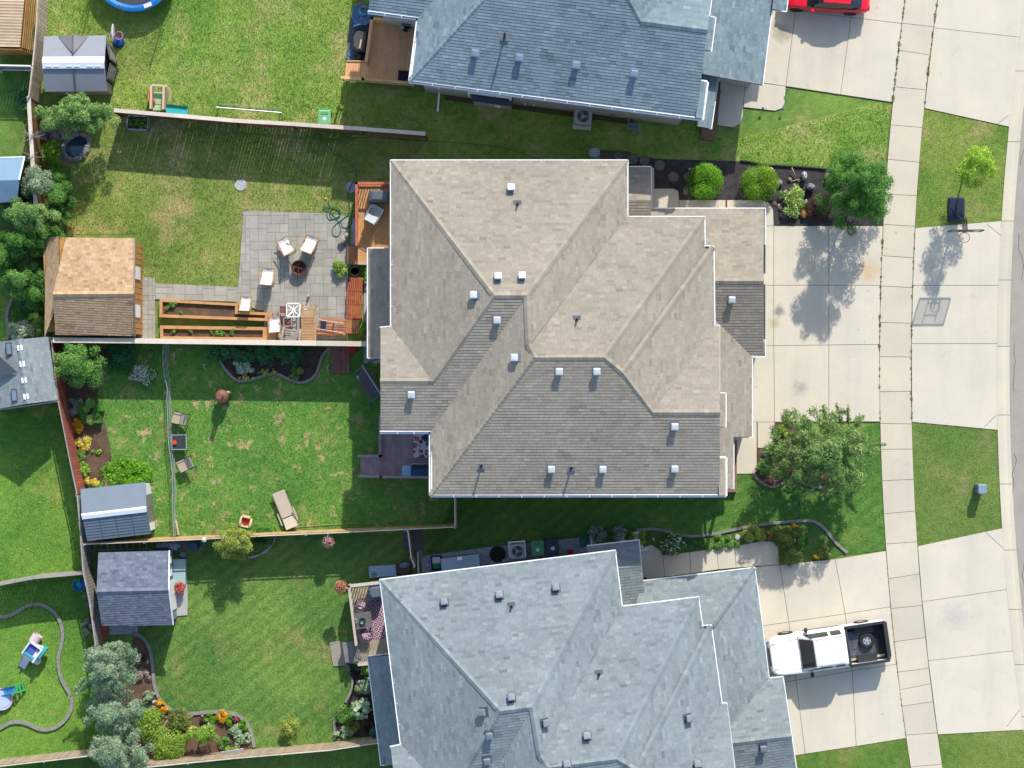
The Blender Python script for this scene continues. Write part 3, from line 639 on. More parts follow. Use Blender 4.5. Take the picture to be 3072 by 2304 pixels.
    # the roof deck under the shingles
    for nm, flat in (('roof', up), ('porch_roof', lo_p), ('garage_roof', lo_g), ('bay_roof', lo[len(lo_p) + len(lo_g):])):
        rb = MB()
        for dd, f in flat:
            m_ = len(f); n = face_frame(f, dd)[3]; dn = n * .05
            ar = sum(f[i - 1].x * f[i].y - f[i].x * f[i - 1].y for i in range(m_)); q = f if ar > 0 else f[::-1]
            fc, _, _, fn = face_frame(f, dd)
            q = [Vector((p.x, p.y, fc.z - (fn.x * (p.x - fc.x) + fn.y * (p.y - fc.y)) / fn.z - .015)) for p in q]
            rb.add([p for p in q] + [p - Vector((0, 0, .16)) for p in q], [tuple(range(m_)), tuple(range(2 * m_ - 1, m_ - 1, -1))] + [(i, i + m_, (i + 1) % m_ + m_, (i + 1) % m_) for i in range(m_)])
        if nm == 'roof':
            q = [tp(1345, 805, 8.42), tp(1538, 533, 6.0), tp(1541, 533, EV + .02), tp(1345, 805, 8.62)]; rb.add(q, [(0, 1, 2, 3)])
        ro = rb.build(nm, under, r); tabs = []; cut = MB()
        for i, (dd, f) in enumerate(flat): shingle_faces(f, dd, cut, tabs, seed=i + 11)
        ref = tp(1330, 600, 8)
        mb = place_tabs(ro, tabs, shm, 300 if nm == 'roof' else 60, key=lambda t: (-round(t[0].z, 0), (t[0] - ref).length))
        n0 = len(mb.v); mb.v += cut.v; mb.f += [tuple(i + n0 for i in f) for f in cut.f]; mb.val += cut.val
        mb.build('shingles', shm, ro, kind='stuff'); rn = random.Random(5)
        if nm == 'roof':
            for c in CAPS[:-1]: cap_line(ro, [tp(*p) + Vector((0, 0, .03)) for p in c], capm, rn)
        elif nm == 'garage_roof':
            for c in ([[tp(*p) for p in CAPS[-1]]] if not low else [wp_(c) for c in low[3]]): cap_line(ro, [p + Vector((0, 0, .03)) for p in c], capm, rn)
    for i, (z, pts) in enumerate(GUT):
        if low and i in (2, 3): continue
        gutter(r, [tp(x, y, z) for x, y in pts], z, -1 if pts[0][0] in (822, 1355, 1652, 0) else 1)
    if low:
        for g_pts in low[2]: gutter(r, WL('P', g_pts, 3.0), 3.0, -1)
    # vents and pipes where they stand on the slope
    allf = up + lo
    def on_roof(pt):
        h = 8.0
        for _ in range(4):
            p = W('F', pt[0], pt[1], h); z, n = plane_z(allf, p.x, p.y); h = z or h
        p = W('F', pt[0], pt[1], h); p.z = h; return p, n
    rz = math.atan2(R3[1][0], R3[0][0])
    for v in vents:
        p, n = on_roof(v); tilt = Vector((0, 0, 1)).rotation_difference(n).to_matrix().to_4x4()
        roof_vent(r, p, n, tilt @ Matrix.Rotation(rz, 4, 'Z'), vbody, vtop)
    for v in pipes:
        p, n = on_roof(v[:2]); roof_pipe(r, p, Matrix.Rotation(rz, 4, 'Z'), v[2])
    return r
LOW_L = ([('N', [(1762, 1639, 3.0), (1916, 1621, 3.0), (1924, 1698, 3.55), (1772, 1716, 3.55)]), ('S', [(1772, 1716, 3.55), (1924, 1698, 3.55), (1945, 1860, 2.9), (1850, 1870, 2.9)])],
         [('N', [(1927, 1744, 3.0), (2263, 1704, 3.0), (2137, 1875, 4.05), (1880, 1905, 4.05)]), ('E', [(2263, 1704, 3.0), (2306, 2036, 3.0), (2185, 2190, 4.0), (2120, 2200, 4.3), (2080, 1885, 4.3), (2137, 1875, 4.05)]),
          ('N', [(2306, 2036, 3.0), (2348, 2032, 3.0), (2374, 2208, 4.15), (2120, 2238, 4.15), (2118, 2192, 3.95), (2183, 2188, 3.95)]), ('S', [(2120, 2238, 4.15), (2374, 2208, 4.15), (2402, 2400, 2.95), (2144, 2434, 2.95)])],
         [[(1762, 1639), (1916, 1621), (1927, 1744), (2263, 1704), (2306, 2036), (2348, 2032), (2402, 2400)]], [[(2263, 1704, 3.02), (2137, 1875, 4.08)], [(2190, 2230, 4.15), (2374, 2208, 4.15)]],
         [(2000, 1770), (2243, 1732), (2285, 2050), (2330, 2052), (2376, 2390), (2200, 2400), (2130, 1790)], [((2250, 1760), (2268, 1880)), ((2272, 1910), (2286, 2020)), ((2346, 2090), (2364, 2230))])
LOW_U = ([('E', [(2152, 230, 3.35), (2133, 385, 3.35), (2092, 379, 3.65), (2110, 224, 3.65)])],
         [('E', [(2328, -80, 3.0), (2287, 255, 3.0), (2088, 218, 4.35), (2118, -95, 4.35)]), ('E', [(2372, -80, 2.95), (2358, 33, 2.95), (2316, 27, 3.25), (2329, -80, 3.25)])],
         [[(2372, -80), (2358, 33), (2315, 27), (2287, 255)], [(2155, 227), (2133, 385)]], [], [(2105, -80), (2300, -80), (2268, 236), (2128, 208)], [((2292, 20), (2275, 150))])
def tfm(anchor_main, anchor_here, rot_deg):
    a = Hm(*anchor_main, EV); b = W('F', *anchor_here, EV); a.z = b.z = 0
    return Matrix.Translation(b) @ Matrix.Rotation(math.radians(rot_deg), 4, 'Z') @ Matrix.Translation(-a)
tan_sh = val_mat('tan_shingle', [A(158, 148, 133), A(176, 166, 150), A(187, 177, 160), A(198, 189, 170)], blotch=.05)
tan_un = mat('tan_underlay', A(120, 108, 96), .95, .1)
gr_sh = val_mat('grey_shingle', [A(128, 140, 143), A(149, 161, 164), A(161, 173, 175), A(176, 187, 187)], blotch=.08)
gr_un = mat('grey_underlay', A(92, 102, 110), .95, .1)
bl_sh = val_mat('blue_grey_shingle', [A(116, 134, 142), A(138, 158, 166), A(152, 171, 178), A(170, 187, 192)], blotch=.08)
bl_un = mat('blue_underlay', A(80, 94, 106), .95, .1)
VW = mat('vent_white', (.62, .63, .64, 1), .5, .1, 4); VG = mat('vent_grey', A(150, 156, 164), .5); VB = mat('vent_blue', A(160, 180, 200), .4); VN = mat('vent_navy', A(92, 106, 122), .5)
siding_t = mat('siding_beige', A(200, 192, 178), .7, .04, 2); siding_g = mat('siding_grey', A(170, 172, 176), .7, .04, 2); siding_l = mat('siding_pale', A(206, 202, 196), .7, .04, 2)
house('duplex_house', 'large duplex house with beige shingle hip roof in the middle of the block', Matrix.Identity(4), tan_sh, tan_un, siding_t,
      [(1104, 409), (1076, 600), (1128, 599), (1028, 637), (1074, 688), (1116, 772), (1208, 799), (1289, 799), (889, 849), (1457, 918), (1191, 1010), (1302, 1010), (1457, 1009), (1580, 644)],
      [(1118, 441, .35), (1246, 690, .35), (1040, 1005, .7), (1234, 1010, .7)], tan_sh, VG, VW)
house('duplex_house', 'duplex house with pale grey shingle hip roof beside the white pickup', tfm((845, 347), (822, 1253), 7.1), gr_sh, gr_un, siding_g,
      [(960, 1302), (1079, 1287), (1201, 1271), (1105, 1508), (1046, 1537), (1175, 1561), (1268, 1591), (1484, 1551), (1057, 1585), (1052, 1640), (1225, 1652), (1507, 1652), (1648, 1613)],
      [(1105, 1309, .3), (1294, 1455, .3)], gr_sh, VN, VG, LOW_L)
house('duplex_house', 'duplex house with blue-grey shingle roof next to the red car', tfm((931, 1070), (886, 175), -7.4), bl_sh, bl_un, siding_l,
      [(1027, 113), (1122, 123), (1245, 139), (1370, 157)], [(1090, 80, .9)], bl_sh, VB, VB, LOW_U)

# ------------------------------------------------------------------ fences
FB = {}
def fence(name, label, pts, h=1.85, m=None, pm=None, cap=.0, gap=.008, bw=.14, side=0, capm=None, cat='fence', jit=0):
    """pts are top-line points; boards, posts and rails are pieces"""
    m = m or wood('fence_wood', (170, 152, 134)); pm = pm or m; capm = capm or m
    T = [W(t, x, y, h) for t, x, y in pts]; r = thing(name, label, cat, (T[0].x, T[0].y, 0), 0, None, True)
    for a, b in zip(T, T[1:]):
        a = Vector((a.x, a.y, 0)); b = Vector((b.x, b.y, 0)); d = b - a; L = d.length
        if L < .2: continue
        d /= L; n = Vector((-d.y, d.x, 0)); rz = math.atan2(d.y, d.x); k = max(1, int(L / (bw + gap))); s = L / k
        key = (m.name, h, bw)
        if key not in FB: FB[key] = MB().box((0, 0, h / 2), (bw, .02, h - .03)).mesh('board', m)
        off = .03 if side == 0 else side * .05
        for i in range(k):
            M = Matrix.Translation(a + d * (i + .5) * s + n * (off + random.uniform(-.003, .003))) @ Matrix.Rotation(rz, 4, 'Z'); M[2][3] = random.uniform(-.012, .006)
            M.translation += d * random.uniform(-jit, jit); link('board', FB[key], r, M)
        for z in (.3, h - .2): MB().bar(a + Vector((0, 0, z)), b + Vector((0, 0, z)), .04, .09).build('rail', pm, r)
        kp = max(1, int(round(L / 2.4)))
        for i in range(kp + 1):
            q = a + d * (L * i / kp); MB().box((q.x - n.x * .04, q.y - n.y * .04, h / 2 + .01), (.09, .09, h + .03), rz).build('post', pm, r)
        if cap:
            kc = max(1, int(round(L / 2.4)))
            for i in range(kc):
                p, q = a + d * (L * i / kc + .004), a + d * (L * (i + 1) / kc - .004)
                MB().bar(p + Vector((0, 0, h + .03)), q + Vector((0, 0, h + .03)), cap, .035).build('cap_board', capm, r)
    return r
capw = wood('fence_cap', (226, 212, 194), .08, k=.72); greyf = wood('fence_grey', (176, 170, 162)); tanf = wood('fence_tan', (206, 190, 170), k=.75); brownf = wood('fence_brown', (150, 112, 78)); redf = wood('fence_redwood', (176, 96, 76)); orf = wood('fence_orange', (226, 186, 128))
fence('wooden_fence', 'tan board fence running past the white and grey storage shed', [('a1', 318, -120), ('a1', 300, 230), ('a1', 270, 545), ('a1', 238, 805)], 2.1, tanf, capw, .05)
fence('wooden_fence', 'narrow beige fence with flat cap beside the garden pond', [('a1', 240, 812), ('a1', 250, 1000), ('a1', 275, 1390), ('a2', 300, 60), ('a2', 325, 300)], 1.9, brownf, brownf, .19, capm=capw)
fence('wooden_fence', 'long beige capped fence between the trampoline lawn and the patio yard', [('a1', 945, 915), ('b1', 0, 1000), ('b1', 480, 1028), ('b1', 1050, 1068), ('b1', 1595, 1110)], 1.95, brownf, brownf, .19, .01, capm=capw, jit=.007)
fence('wooden_fence', 'long straight capped fence behind the raised planter boxes', [('a2', 440, 1162), ('a2', 1110, 1168), ('a2', 2212, 1182), ('b2', 1105, 1470)], 2.05, tanf, tanf, .25, capm=capw)
fence('wooden_fence', 'weathered fence with redwood boards beside the rhubarb bed', [('a2', 425, 1140), ('a2', 482, 1659), ('a3', 580, 500), ('a3', 640, 780)], 1.85, redf, greyf, .06, side=1, capm=greyf)
fence('wooden_fence', 'weathered fence behind the dark shingled garden shed', [('a3', 642, 790), ('a3', 660, 1000), ('a3', 692, 1430), ('a4', 740, 250), ('a4', 795, 645)], 1.85, greyf, greyf, .07, side=1, capm=greyf)
fence('wooden_fence', 'slim fence with golden inner boards below the beige lounger', [('a3', 692, 1197), ('a3', 1700, 1152), ('b3', 200, 1405), ('b3', 1000, 1370), ('b3', 1835, 1330)], 1.75, orf, greyf, .05, side=1, capm=capw)
fence('wooden_fence', 'short fence section from the beige house wall to the corner post', [('b3', 1840, 1325), ('b3', 1835, 1070)], 1.75, orf, greyf, .05, side=-1, capm=capw)
fence('wooden_fence', 'short pale gate fence between slate pavers and blue gravel', [('b3', 1448, 1362), ('b3', 1475, 1590), ('b3', 1505, 1659)], 1.75, greyf, greyf, .05, capm=capw)
fence('wooden_fence', 'weathered fence below the curved flower border and yellow shrub', [('a4', 1180, 1655), ('b4', 0, 1578), ('b4', 800, 1510), ('b4', 1240, 1445)], 1.85, wood('fence_weathered', (190, 170, 144)), greyf, .06, side=1, capm=capw)
fence('wooden_fence', 'weathered fence at the foot of the playhouse lawn', [('a4', -60, 1650), ('a4', 790, 1552)], 1.85, wood('fence_weathered', (0, 0, 0)), greyf, .06, side=1, capm=capw)
fence('wooden_fence', 'pale grey fence below the grey roofed shed with skylights', [('a3', -60, 88), ('a3', 488, 8)], 1.8, greyf, greyf, .06, capm=capw)
fence('wooden_fence', 'pale grey fence above the blue and green water toy', [('a3', -60, 1540), ('a3', 280, 1475), ('a3', 695, 1437)], 1.8, greyf, greyf, .12, capm=greyf)
fence('wooden_fence', 'white capped fence joining the plank deck yard', [('a1', -60, 540), ('a1', 262, 547)], 1.8, greyf, WHITE, .06, capm=WHITE)

# ------------------------------------------------------------------ sheds
def gable_shed(name, label, top, ridge, bot, he, hr, roofm, wallm, kind='shingle', cat='garden shed', under=None, ridge_m=None, single=200, wall_in=.12, base=True):
    """top, ridge, bot: (left point, right point) of the upper eave, the ridge and the lower eave"""
    t0, t1 = [W(*p, he) for p in top]; r0, r1 = [W(*p, hr) for p in ridge]; b0, b1 = [W(*p, he) for p in bot]
    c = (t0 + t1 + b0 + b1) / 4; r = thing(name, label, cat, (c.x, c.y, 0), 0, None, True)
    wp = inset([(t0.x, t0.y), (t1.x, t1.y), (b1.x, b1.y), (b0.x, b0.y)], wall_in)
    wo = MB().prism([(q.x, q.y) for q in wp], 0, he - .06).build('wall', wallm, r)
    g = MB()
    for a, b, q in ((t0, b0, r0), (t1, b1, r1)):
        s_ = (c - (a + b) / 2).normalized() * .1; s_.z = 0
        g.add([a + s_ - Vector((0, 0, .06)), b + s_ - Vector((0, 0, .06)), q + s_ - Vector((0, 0, .08))], [(0, 1, 2), (2, 1, 0)])
    g.build('gable', wallm, r)
    rb = MB()
    for q in ([t0, r0, r1, t1], [b1, r1, r0, b0]):
        rb.add(q + [p - Vector((0, 0, .06)) for p in q], [(0, 1, 2, 3), (7, 6, 5, 4)] + [(i, i + 4, (i + 1) % 4 + 4, (i + 1) % 4) for i in range(4)])
    ro = rb.build('roof', under or roofm, r)
    faces = [((t0 + t1 - b0 - b1).normalized(), [t0, r0, r1, t1]), (-(t0 + t1 - b0 - b1).normalized(), [b1, r1, r0, b0])]
    for i, (d, f) in enumerate(faces): d.z = 0
    if kind == 'shingle':
        tabs = []; cut = MB()
        for i, (d, f) in enumerate(faces): shingle_faces([p + Vector((0, 0, .015)) for p in f], d, cut, tabs, exp=.13, tw=.21, seed=40 + i)
        mb = place_tabs(ro, tabs, roofm, single, key=lambda t: -t[0].z); n0 = len(mb.v); mb.v += cut.v; mb.f += [tuple(i + n0 for i in f) for f in cut.f]; mb.val += cut.val
        mb.build('shingles', roofm, ro, kind='stuff'); cap_line(ro, [r0 + Vector((0, 0, .05)), r1 + Vector((0, 0, .05))], roofm, random.Random(3), drop=.06, w_=.14)
    return r, ro, (t0, t1, r0, r1, b0, b1), wp
def panel_between(mb, a, b, c, d, t=.03):
    n = (b - a).cross(d - a).normalized() * t
    mb.add([a, b, c, d, a + n, b + n, c + n, d + n], [(3, 2, 1, 0), (4, 5, 6, 7), (0, 1, 5, 4), (1, 2, 6, 5), (2, 3, 7, 6), (3, 0, 4, 7)])
def doors(r, p0, p1, z0, z1, m, hm=None, frame=None, n=2, panels=2, out=.05):
    """door leaves with panels on a wall line from p0 to p1"""
    p0 = Vector((p0[0], p0[1], 0)); p1 = Vector((p1[0], p1[1], 0)); d = (p1 - p0).normalized(); nn = Vector((d.y, -d.x, 0)); rz = math.atan2(d.y, d.x); L = (p1 - p0).length
    for i in range(n):
        a = p0 + d * (L * i / n + .015); b = p0 + d * (L * (i + 1) / n - .015); mid = (a + b) / 2 + nn * out
        o = MB().box((mid.x, mid.y, (z0 + z1) / 2), ((b - a).length, .04, z1 - z0), rz).build('door', m, r)
        for k in range(panels):
            hh = (z1 - z0) / panels; q = mid + nn * .028; MB().box((q.x, q.y, z0 + hh * (k + .5)), ((b - a).length * .74, .02, hh * .74), rz).build('door_panel', frame or m, o)
        q = (b if i == 0 else a) + nn * (out + .05); MB().box((q.x, q.y, (z0 + z1) / 2), (.03, .04, .2), rz).build('handle', hm or mat('steel', (.5, .5, .52, 1), .35, metal=.9), o)
def ribs(ro, a0, a1, b0, b1, n, m, name='roof_rib', t=.012, w_=.02):
    for i in range(n + 1):
        k = i / n; MB().bar(a0.lerp(a1, k) + Vector((0, 0, t / 2)), b0.lerp(b1, k) + Vector((0, 0, t / 2)), w_, t).build(name, m, ro)
tanshed = val_mat('tan_shed_shingle', [A(176, 138, 104), A(206, 170, 130), A(224, 190, 150), A(230, 200, 164)], blotch=.03)
darkshed = val_mat('dark_shed_shingle', [A(96, 106, 122), A(116, 126, 142), A(134, 144, 160), A(150, 158, 172)], blotch=.02)
cedar = wood('cedar_siding', (214, 160, 92)); resin_g = mat('resin_grey', A(158, 163, 172), .55, .05, 2); resin_w = mat('resin_white', (.8, .82, .84, 1), .4, .03, 2)
resin_d = mat('resin_slate', A(128, 142, 156), .6, .06, 2); resin_t = mat('resin_taupe', A(196, 186, 172), .6, .05, 2); steel = mat('steel', (.5, .5, .52, 1), .35, metal=.9)
# white and grey resin shed by the trampoline
r, ro, (t0, t1, r0, r1, b0, b1), wp = gable_shed('storage_shed', 'grey resin storage shed with a bright white ridge vent and open doors', (('a1', 365, 300), ('a1', 881, 293)), (('a1', 352, 520), ('a1', 866, 520)), (('a1', 370, 762), ('a1', 885, 756)), 1.95, 2.5, resin_g, resin_t, 'resin')
for (a0, a1, c0, c1, u) in ((t0, t1, r0, r1, 1), (b0, b1, r0, r1, -1)):
    for i in range(4):
        q = [a0.lerp(a1, i / 4 + .006), a0.lerp(a1, (i + 1) / 4 - .006), c0.lerp(c1, (i + 1) / 4 - .006), c0.lerp(c1, i / 4 + .006)]
        if u < 0: q = q[::-1]
        mb = MB(); panel_between(mb, *q, .022); mb.build('roof_panel', resin_g, ro)
mb = MB()
for s_, tt in ((t0, t1), (b0, b1)):
    q = [r0, r1, r1.lerp(tt, .2), r0.lerp(s_, .2)]; q = [p + Vector((0, 0, .05)) for p in q]
    if s_ is t0: q = q[::-1]
    panel_between(mb, *q[::-1], .03)
rv = mb.build('ridge_vent', resin_w, ro)
for i in range(3):
    for j in (.3, .68):
        k = i / 3 + j / 3; q = r0.lerp(r1, k).lerp(b0.lerp(b1, k), .12) + Vector((0, 0, .09)); MB().box(q, (.28, .05, .02)).build('louvre', resin_w, rv)
g0, g1, gt = W('a1', 480, 300, 1.98), W('a1', 735, 298, 1.98), W('a1', 605, 445, 2.42); gp = W('a1', 605, 290, 2.3)
MB().add([g0, gp, gt, g1], [(0, 2, 1), (1, 2, 3)]).build('dormer', mat('resin_shade', A(150, 146, 148), .6), ro)
MB().bar(gp + Vector((0, 0, .02)), gt + Vector((0, 0, .03)), .06, .03).bar(r0.lerp(r1, .5) + Vector((0, 0, .05)), b0.lerp(b1, .5) + Vector((0, 0, .04)), .07, .03).build('roof_strip', mat('resin_strip', A(108, 110, 118), .5), ro)
doors(r, wp[1] if wp[1].x > 0 else wp[1], wp[2], .05, 1.9, mat('door_taupe', A(120, 112, 104), .6), n=1, panels=1) if False else None
xe = max(q.x for q in wp); ys = sorted(q.y for q in wp)
a = Vector((xe + .02, ys[-1] - .25, 0)); b = Vector((xe + .02, ys[0] + .5, 0)); mid = (a + b) / 2
MB().box((xe + .01, mid.y, 1), (.04, (a - b).length, 1.85)).build('doorway', mat('dark_inside', (.01, .01, .012, 1), 1), r)
for s_, p in ((1, a), (-1, b)):
    q = p + Vector((.17, -s_ * .42, 0)); o = MB().box((q.x, q.y, .98), (.05, .8, 1.78), -s_ * -.22).build('door', mat('door_grey', A(112, 108, 104), .6), r)
    for z in (.55, 1.0, 1.45): MB().box((q.x + .035, q.y, z), (.03, .62, .34), s_ * .22).build('door_panel', mat('door_light', A(160, 156, 150), .6), o)
# slate and white resin shed, turned a little
r, ro, (t0, t1, r0, r1, b0, b1), wp = gable_shed('storage_shed', 'resin storage shed with slate-blue lower roof below the bright green shrub', (('a3', 668, 740), ('a3', 1207, 680)), (('a3', 678, 958), ('a3', 1215, 896)), (('a3', 722, 1170), ('a3', 1252, 1110)), 1.95, 2.55, resin_d, resin_w, 'resin')
lightp = mat('resin_pale', A(208, 208, 206), .55, .04, 2)
for i in range(4):
    q = [t0.lerp(t1, i / 4 + .006), t0.lerp(t1, (i + 1) / 4 - .006), r0.lerp(r1, (i + 1) / 4 - .006), r0.lerp(r1, i / 4 + .006)]
    mb = MB(); panel_between(mb, *q, .022); mb.build('roof_panel', lightp, ro)
    for j in range(9):
        f = lambda x, y: b0.lerp(b1, x).lerp(r0.lerp(r1, x), y)
        q = [f(i / 4 + .006, j / 9 + .004), f((i + 1) / 4 - .006, j / 9 + .004), f((i + 1) / 4 - .006, (j + 1) / 9 - .006), f(i / 4 + .006, (j + 1) / 9 - .006)]
        q = [p + Vector((0, 0, .02 if kk < 2 else .004)) for kk, p in enumerate(q)]
        mb = MB(); panel_between(mb, *q[::-1], -.014); mb.build('roof_panel', resin_d, ro)
mb = MB(); q = [p + Vector((0, 0, .045)) for p in (r0, r1, r1.lerp(b1, .14), r0.lerp(b0, .14))]; panel_between(mb, *q[::-1], .03)
q = [p + Vector((0, 0, .045)) for p in (r0, r1, r1.lerp(t1, .06), r0.lerp(t0, .06))]; panel_between(mb, *q, .03); mb.build('ridge_vent', resin_w, ro)
e0 = max(wp, key=lambda q: q.x + q.y * .1); se = sorted(wp, key=lambda q: -q.x)[:2]; se.sort(key=lambda q: -q.y)
doors(r, se[0].lerp(se[1], .22), se[0].lerp(se[1], .8), .05, 1.85, mat('door_greyg', A(150, 152, 144), .6), None, mat('door_dim', A(120, 122, 118), .6), out=-.02)
# dark shingled shed
r, ro, (t0, t1, r0, r1, b0, b1), wp = gable_shed('garden_shed', 'garden shed with dark blue-grey shingles and white front by the bench', (('a3', 817, 1266), ('a3', 1400, 1250)), (('a4', 802, 196), ('a4', 1396, 184)), (('a4', 845, 483), ('a4', 1432, 470)), 2.1, 2.85, darkshed, mat('shed_blue', A(150, 170, 190), .6), 'shingle', under=mat('shed_under', A(60, 66, 78), .9))
se = sorted(wp, key=lambda q: -q.x)[:2]; se.sort(key=lambda q: -q.y)
doors(r, se[0].lerp(se[1], .42), se[0].lerp(se[1], .86), .05, 1.95, WHITE, None, mat('door_pale', A(210, 220, 228), .5), out=-.02)
for k in (.12, .3):
    q = se[0].lerp(se[1], k); MB().box((q.x + .03, q.y, 1.35), (.05, .3, .6), .1).build('window', WHITE, r)
for s_, p in ((t1, r1), (b1, r1)): MB().bar(s_ + Vector((.03, 0, -.03)), p + Vector((.03, 0, -.03)), .05, .12).build('fascia', WHITE, r)
# tan shed: gable to the lawn, lean-to roof at the back
r, ro, (t0, t1, r0, r1, b0, b1), wp = gable_shed('garden_shed', 'large cedar garden shed with tan shingles at the end of the stone path', (('a2', 548, 311), ('a2', 1112, 318)), (('a2', 440, 782), ('a2', 1106, 778)), (('a2', 460, 1116), ('a2', 1112, 1128)), 2.3, 3.3, tanshed, cedar, 'shingle', under=mat('shed_tan_under', A(130, 96, 70), .9), wall_in=.1)
l0, l1, l2, l3 = W('a2', 322, 300, 1.9), W('a2', 548, 311, 2.3), W('a2', 440, 782, 3.3), W('a2', 430, 1150, 1.95)
q4 = [l0, l3, W('a2', 460, 1116, 2.3) - Vector((0, 0, .02)), l2 - Vector((0, 0, .05)), W('a2', 480, 440, 2.62), l1 - Vector((0, 0, .03))]
mb = MB(); f0 = [l0, l3, l2 - Vector((0, 0, .03)), l1]; c_, u_, v_, n_ = face_frame(f0, Vector((-1, .12, 0)).normalized())
fl = [p - n_ * (p - c_).dot(n_) for p in f0]; mb.add(fl + [p - Vector((0, 0, .05)) for p in fl], [(0, 1, 2, 3), (7, 6, 5, 4), (0, 4, 5, 1), (1, 5, 6, 2), (2, 6, 7, 3), (3, 7, 4, 0)])
lo_ = mb.build('lean_roof', mat('shed_tan_under', A(0, 0, 0)), r); tabs = []; cut = MB(); shingle_faces([p + Vector((0, 0, .015)) for p in fl], Vector((-1, .12, 0)).normalized(), cut, tabs, exp=.13, tw=.21, seed=50)
mb = place_tabs(lo_, tabs, tanshed, 60); n0 = len(mb.v); mb.v += cut.v; mb.f += [tuple(i + n0 for i in f) for f in cut.f]; mb.val += cut.val; mb.build('shingles', tanshed, lo_, kind='stuff')
se = sorted(wp, key=lambda q: -q.x)[:2]; se.sort(key=lambda q: -q.y)
for i in range(16):
    a = se[0].lerp(se[1], i / 16 + .003); b = se[0].lerp(se[1], (i + 1) / 16 - .003); k = (i + .5) / 16
    MB().box(((a.x + b.x) / 2 + .09, (a.y + b.y) / 2, 1.15 + .45 * (1 - abs(k - .56) * 1.9)), (.025, (a - b).length, 2.3 + .9 * (1 - abs(k - .56) * 1.9))).build('siding_board', cedar, r)
for k in (.34, .75):
    q = se[0].lerp(se[1], k); MB().box((q.x + .12, q.y, 1.6), (.05, .62, 1.5)).build('window', WHITE, r)
for s_ in (t1, b1): MB().bar(s_ + Vector((.04, 0, -.02)), r1 + Vector((.04, 0, -.02)), .05, .16).build('fascia', mat('fascia_taupe', A(170, 152, 136), .7), r)
MB().prism([(q.x, q.y) for q in WL('a2', [(420, 330), (600, 330), (600, 1100), (450, 1100)])], 0, 1.7).build('lean_wall', cedar, r)
# big grey shed roof at the picture edge
r, ro, (t0, t1, r0, r1, b0, b1), wp = gable_shed('neighbour_shed', 'large grey roofed shed with skylights behind the redwood fence', (('a2', 475, 1659), ('a2', 400, 1134)), (('a2', 228, 1690), ('a2', 158, 1156)), (('a2', -60, 1740), ('a2', -110, 1190)), 2.2, 3.1, gr_sh, siding_g, 'shingle', under=gr_un, single=150)
for (x, y) in ((165, 1225), (185, 1360), (200, 1495), (216, 1630)):
    q = W('a2', x, y, 3.14); MB().box(q, (.26, .26, .03), .12).build('ridge_pad', WHITE, ro)
for (x, y) in ((75, 1235), (120, 1620)):
    q = W('a2', x, y, 2.86); M = Matrix.Rotation(.1, 4, 'Z') @ Matrix.Rotation(-.2, 4, 'Y'); o = MB().box(q, (.3, .62, .1), M=M).build('skylight', mat('bronze', A(96, 88, 84), .4), ro)
    MB().box(q + Vector((0, 0, .05)), (.22, .5, .03), M=M).build('skylight_pane', mat('sky_glass', A(150, 170, 190, .5), .1, spec=.8), o)
q = [W('a2', -60, 1250, 3.1), W('a2', 150, 1432, 3.05), W('a2', -60, 1470, 2.85)]; MB().add([q[0], q[2], q[1]], [(0, 1, 2)]).build('dormer', gr_un, ro)
# blue metal gazebo roof at the left edge
r, ro, (t0, t1, r0, r1, b0, b1), wp = gable_shed('gazebo', 'gazebo with ribbed light blue metal roof at the left edge', (('a1', -90, 1310), ('a1', 205, 1300)), (('a1', -90, 1500), ('a1', 160, 1492)), (('a2', -90, 30), ('a2', 140, 10)), 2.3, 2.75, mat('blue_metal', A(140, 176, 204), .4, .05, 2), mat('gazebo_wall', A(70, 72, 76), .7), 'metal', cat='gazebo')
ribs(ro, t0, t1, r0, r1, 14, mat('blue_metal', A(0, 0, 0))); ribs(ro, b0, b1, r0, r1, 14, mat('blue_metal', A(0, 0, 0)))
MB().bar(t1 + Vector((0, 0, .02)), r1 + Vector((0, 0, .02)), .06, .06).bar(t0, t1, .05, .06).build('roof_trim', WHITE, ro)
# plank deck box in the top left corner
r = thing('plank_platform', 'raised wooden platform of pale planks in the top left corner', 'platform', W('a1', 60, 200, 0), 0, None, True)
pl = wood('pale_plank', (232, 206, 172), .1); TL, TR, BR = W('a1', -60, -60, 1.5), W('a1', 205, -60, 1.5), W('a1', 165, 385, 1.5)
for i in range(18):
    y = -60 + i * 25; xr_ = 205 - (y + 60) * .09; a, b = W('a1', -60, y + 11, 1.5), W('a1', xr_, y + 15, 1.5); MB().bar(a, b, .118, .035).build('plank', pl, r)
pm = wood('amber_plank', (216, 166, 104)); ps = [(209, -60), (170, 392)]
for i in range(8):
    z = .1 + i * .18; MB().bar(W('a1', 209 + (1.5 - z) * 0, -60, 1.5) * 1 + Vector((.03 + (1.5 - z) * .3, 0, z - 1.5)), W('a1', 170, 392, 1.5) + Vector((.03 + (1.5 - z) * .3, -.0, z - 1.5)), .03, .17).build('side_board', pm, r)
    MB().bar(W('a1', -60, 392, 1.5) + Vector((0, -.05 - (1.5 - z) * .05, z - 1.5)), W('a1', 170, 397, 1.5) + Vector(((1.5 - z) * .3, -.05 - (1.5 - z) * .05, z - 1.5)), .03, .17).build('side_board', pm, r)
MB().prism([(q.x, q.y) for q in WL('a1', [(-60, -60), (200, -60), (162, 380), (-60, 370)], 1.5)], 0, 1.45).build('body', pm, r)

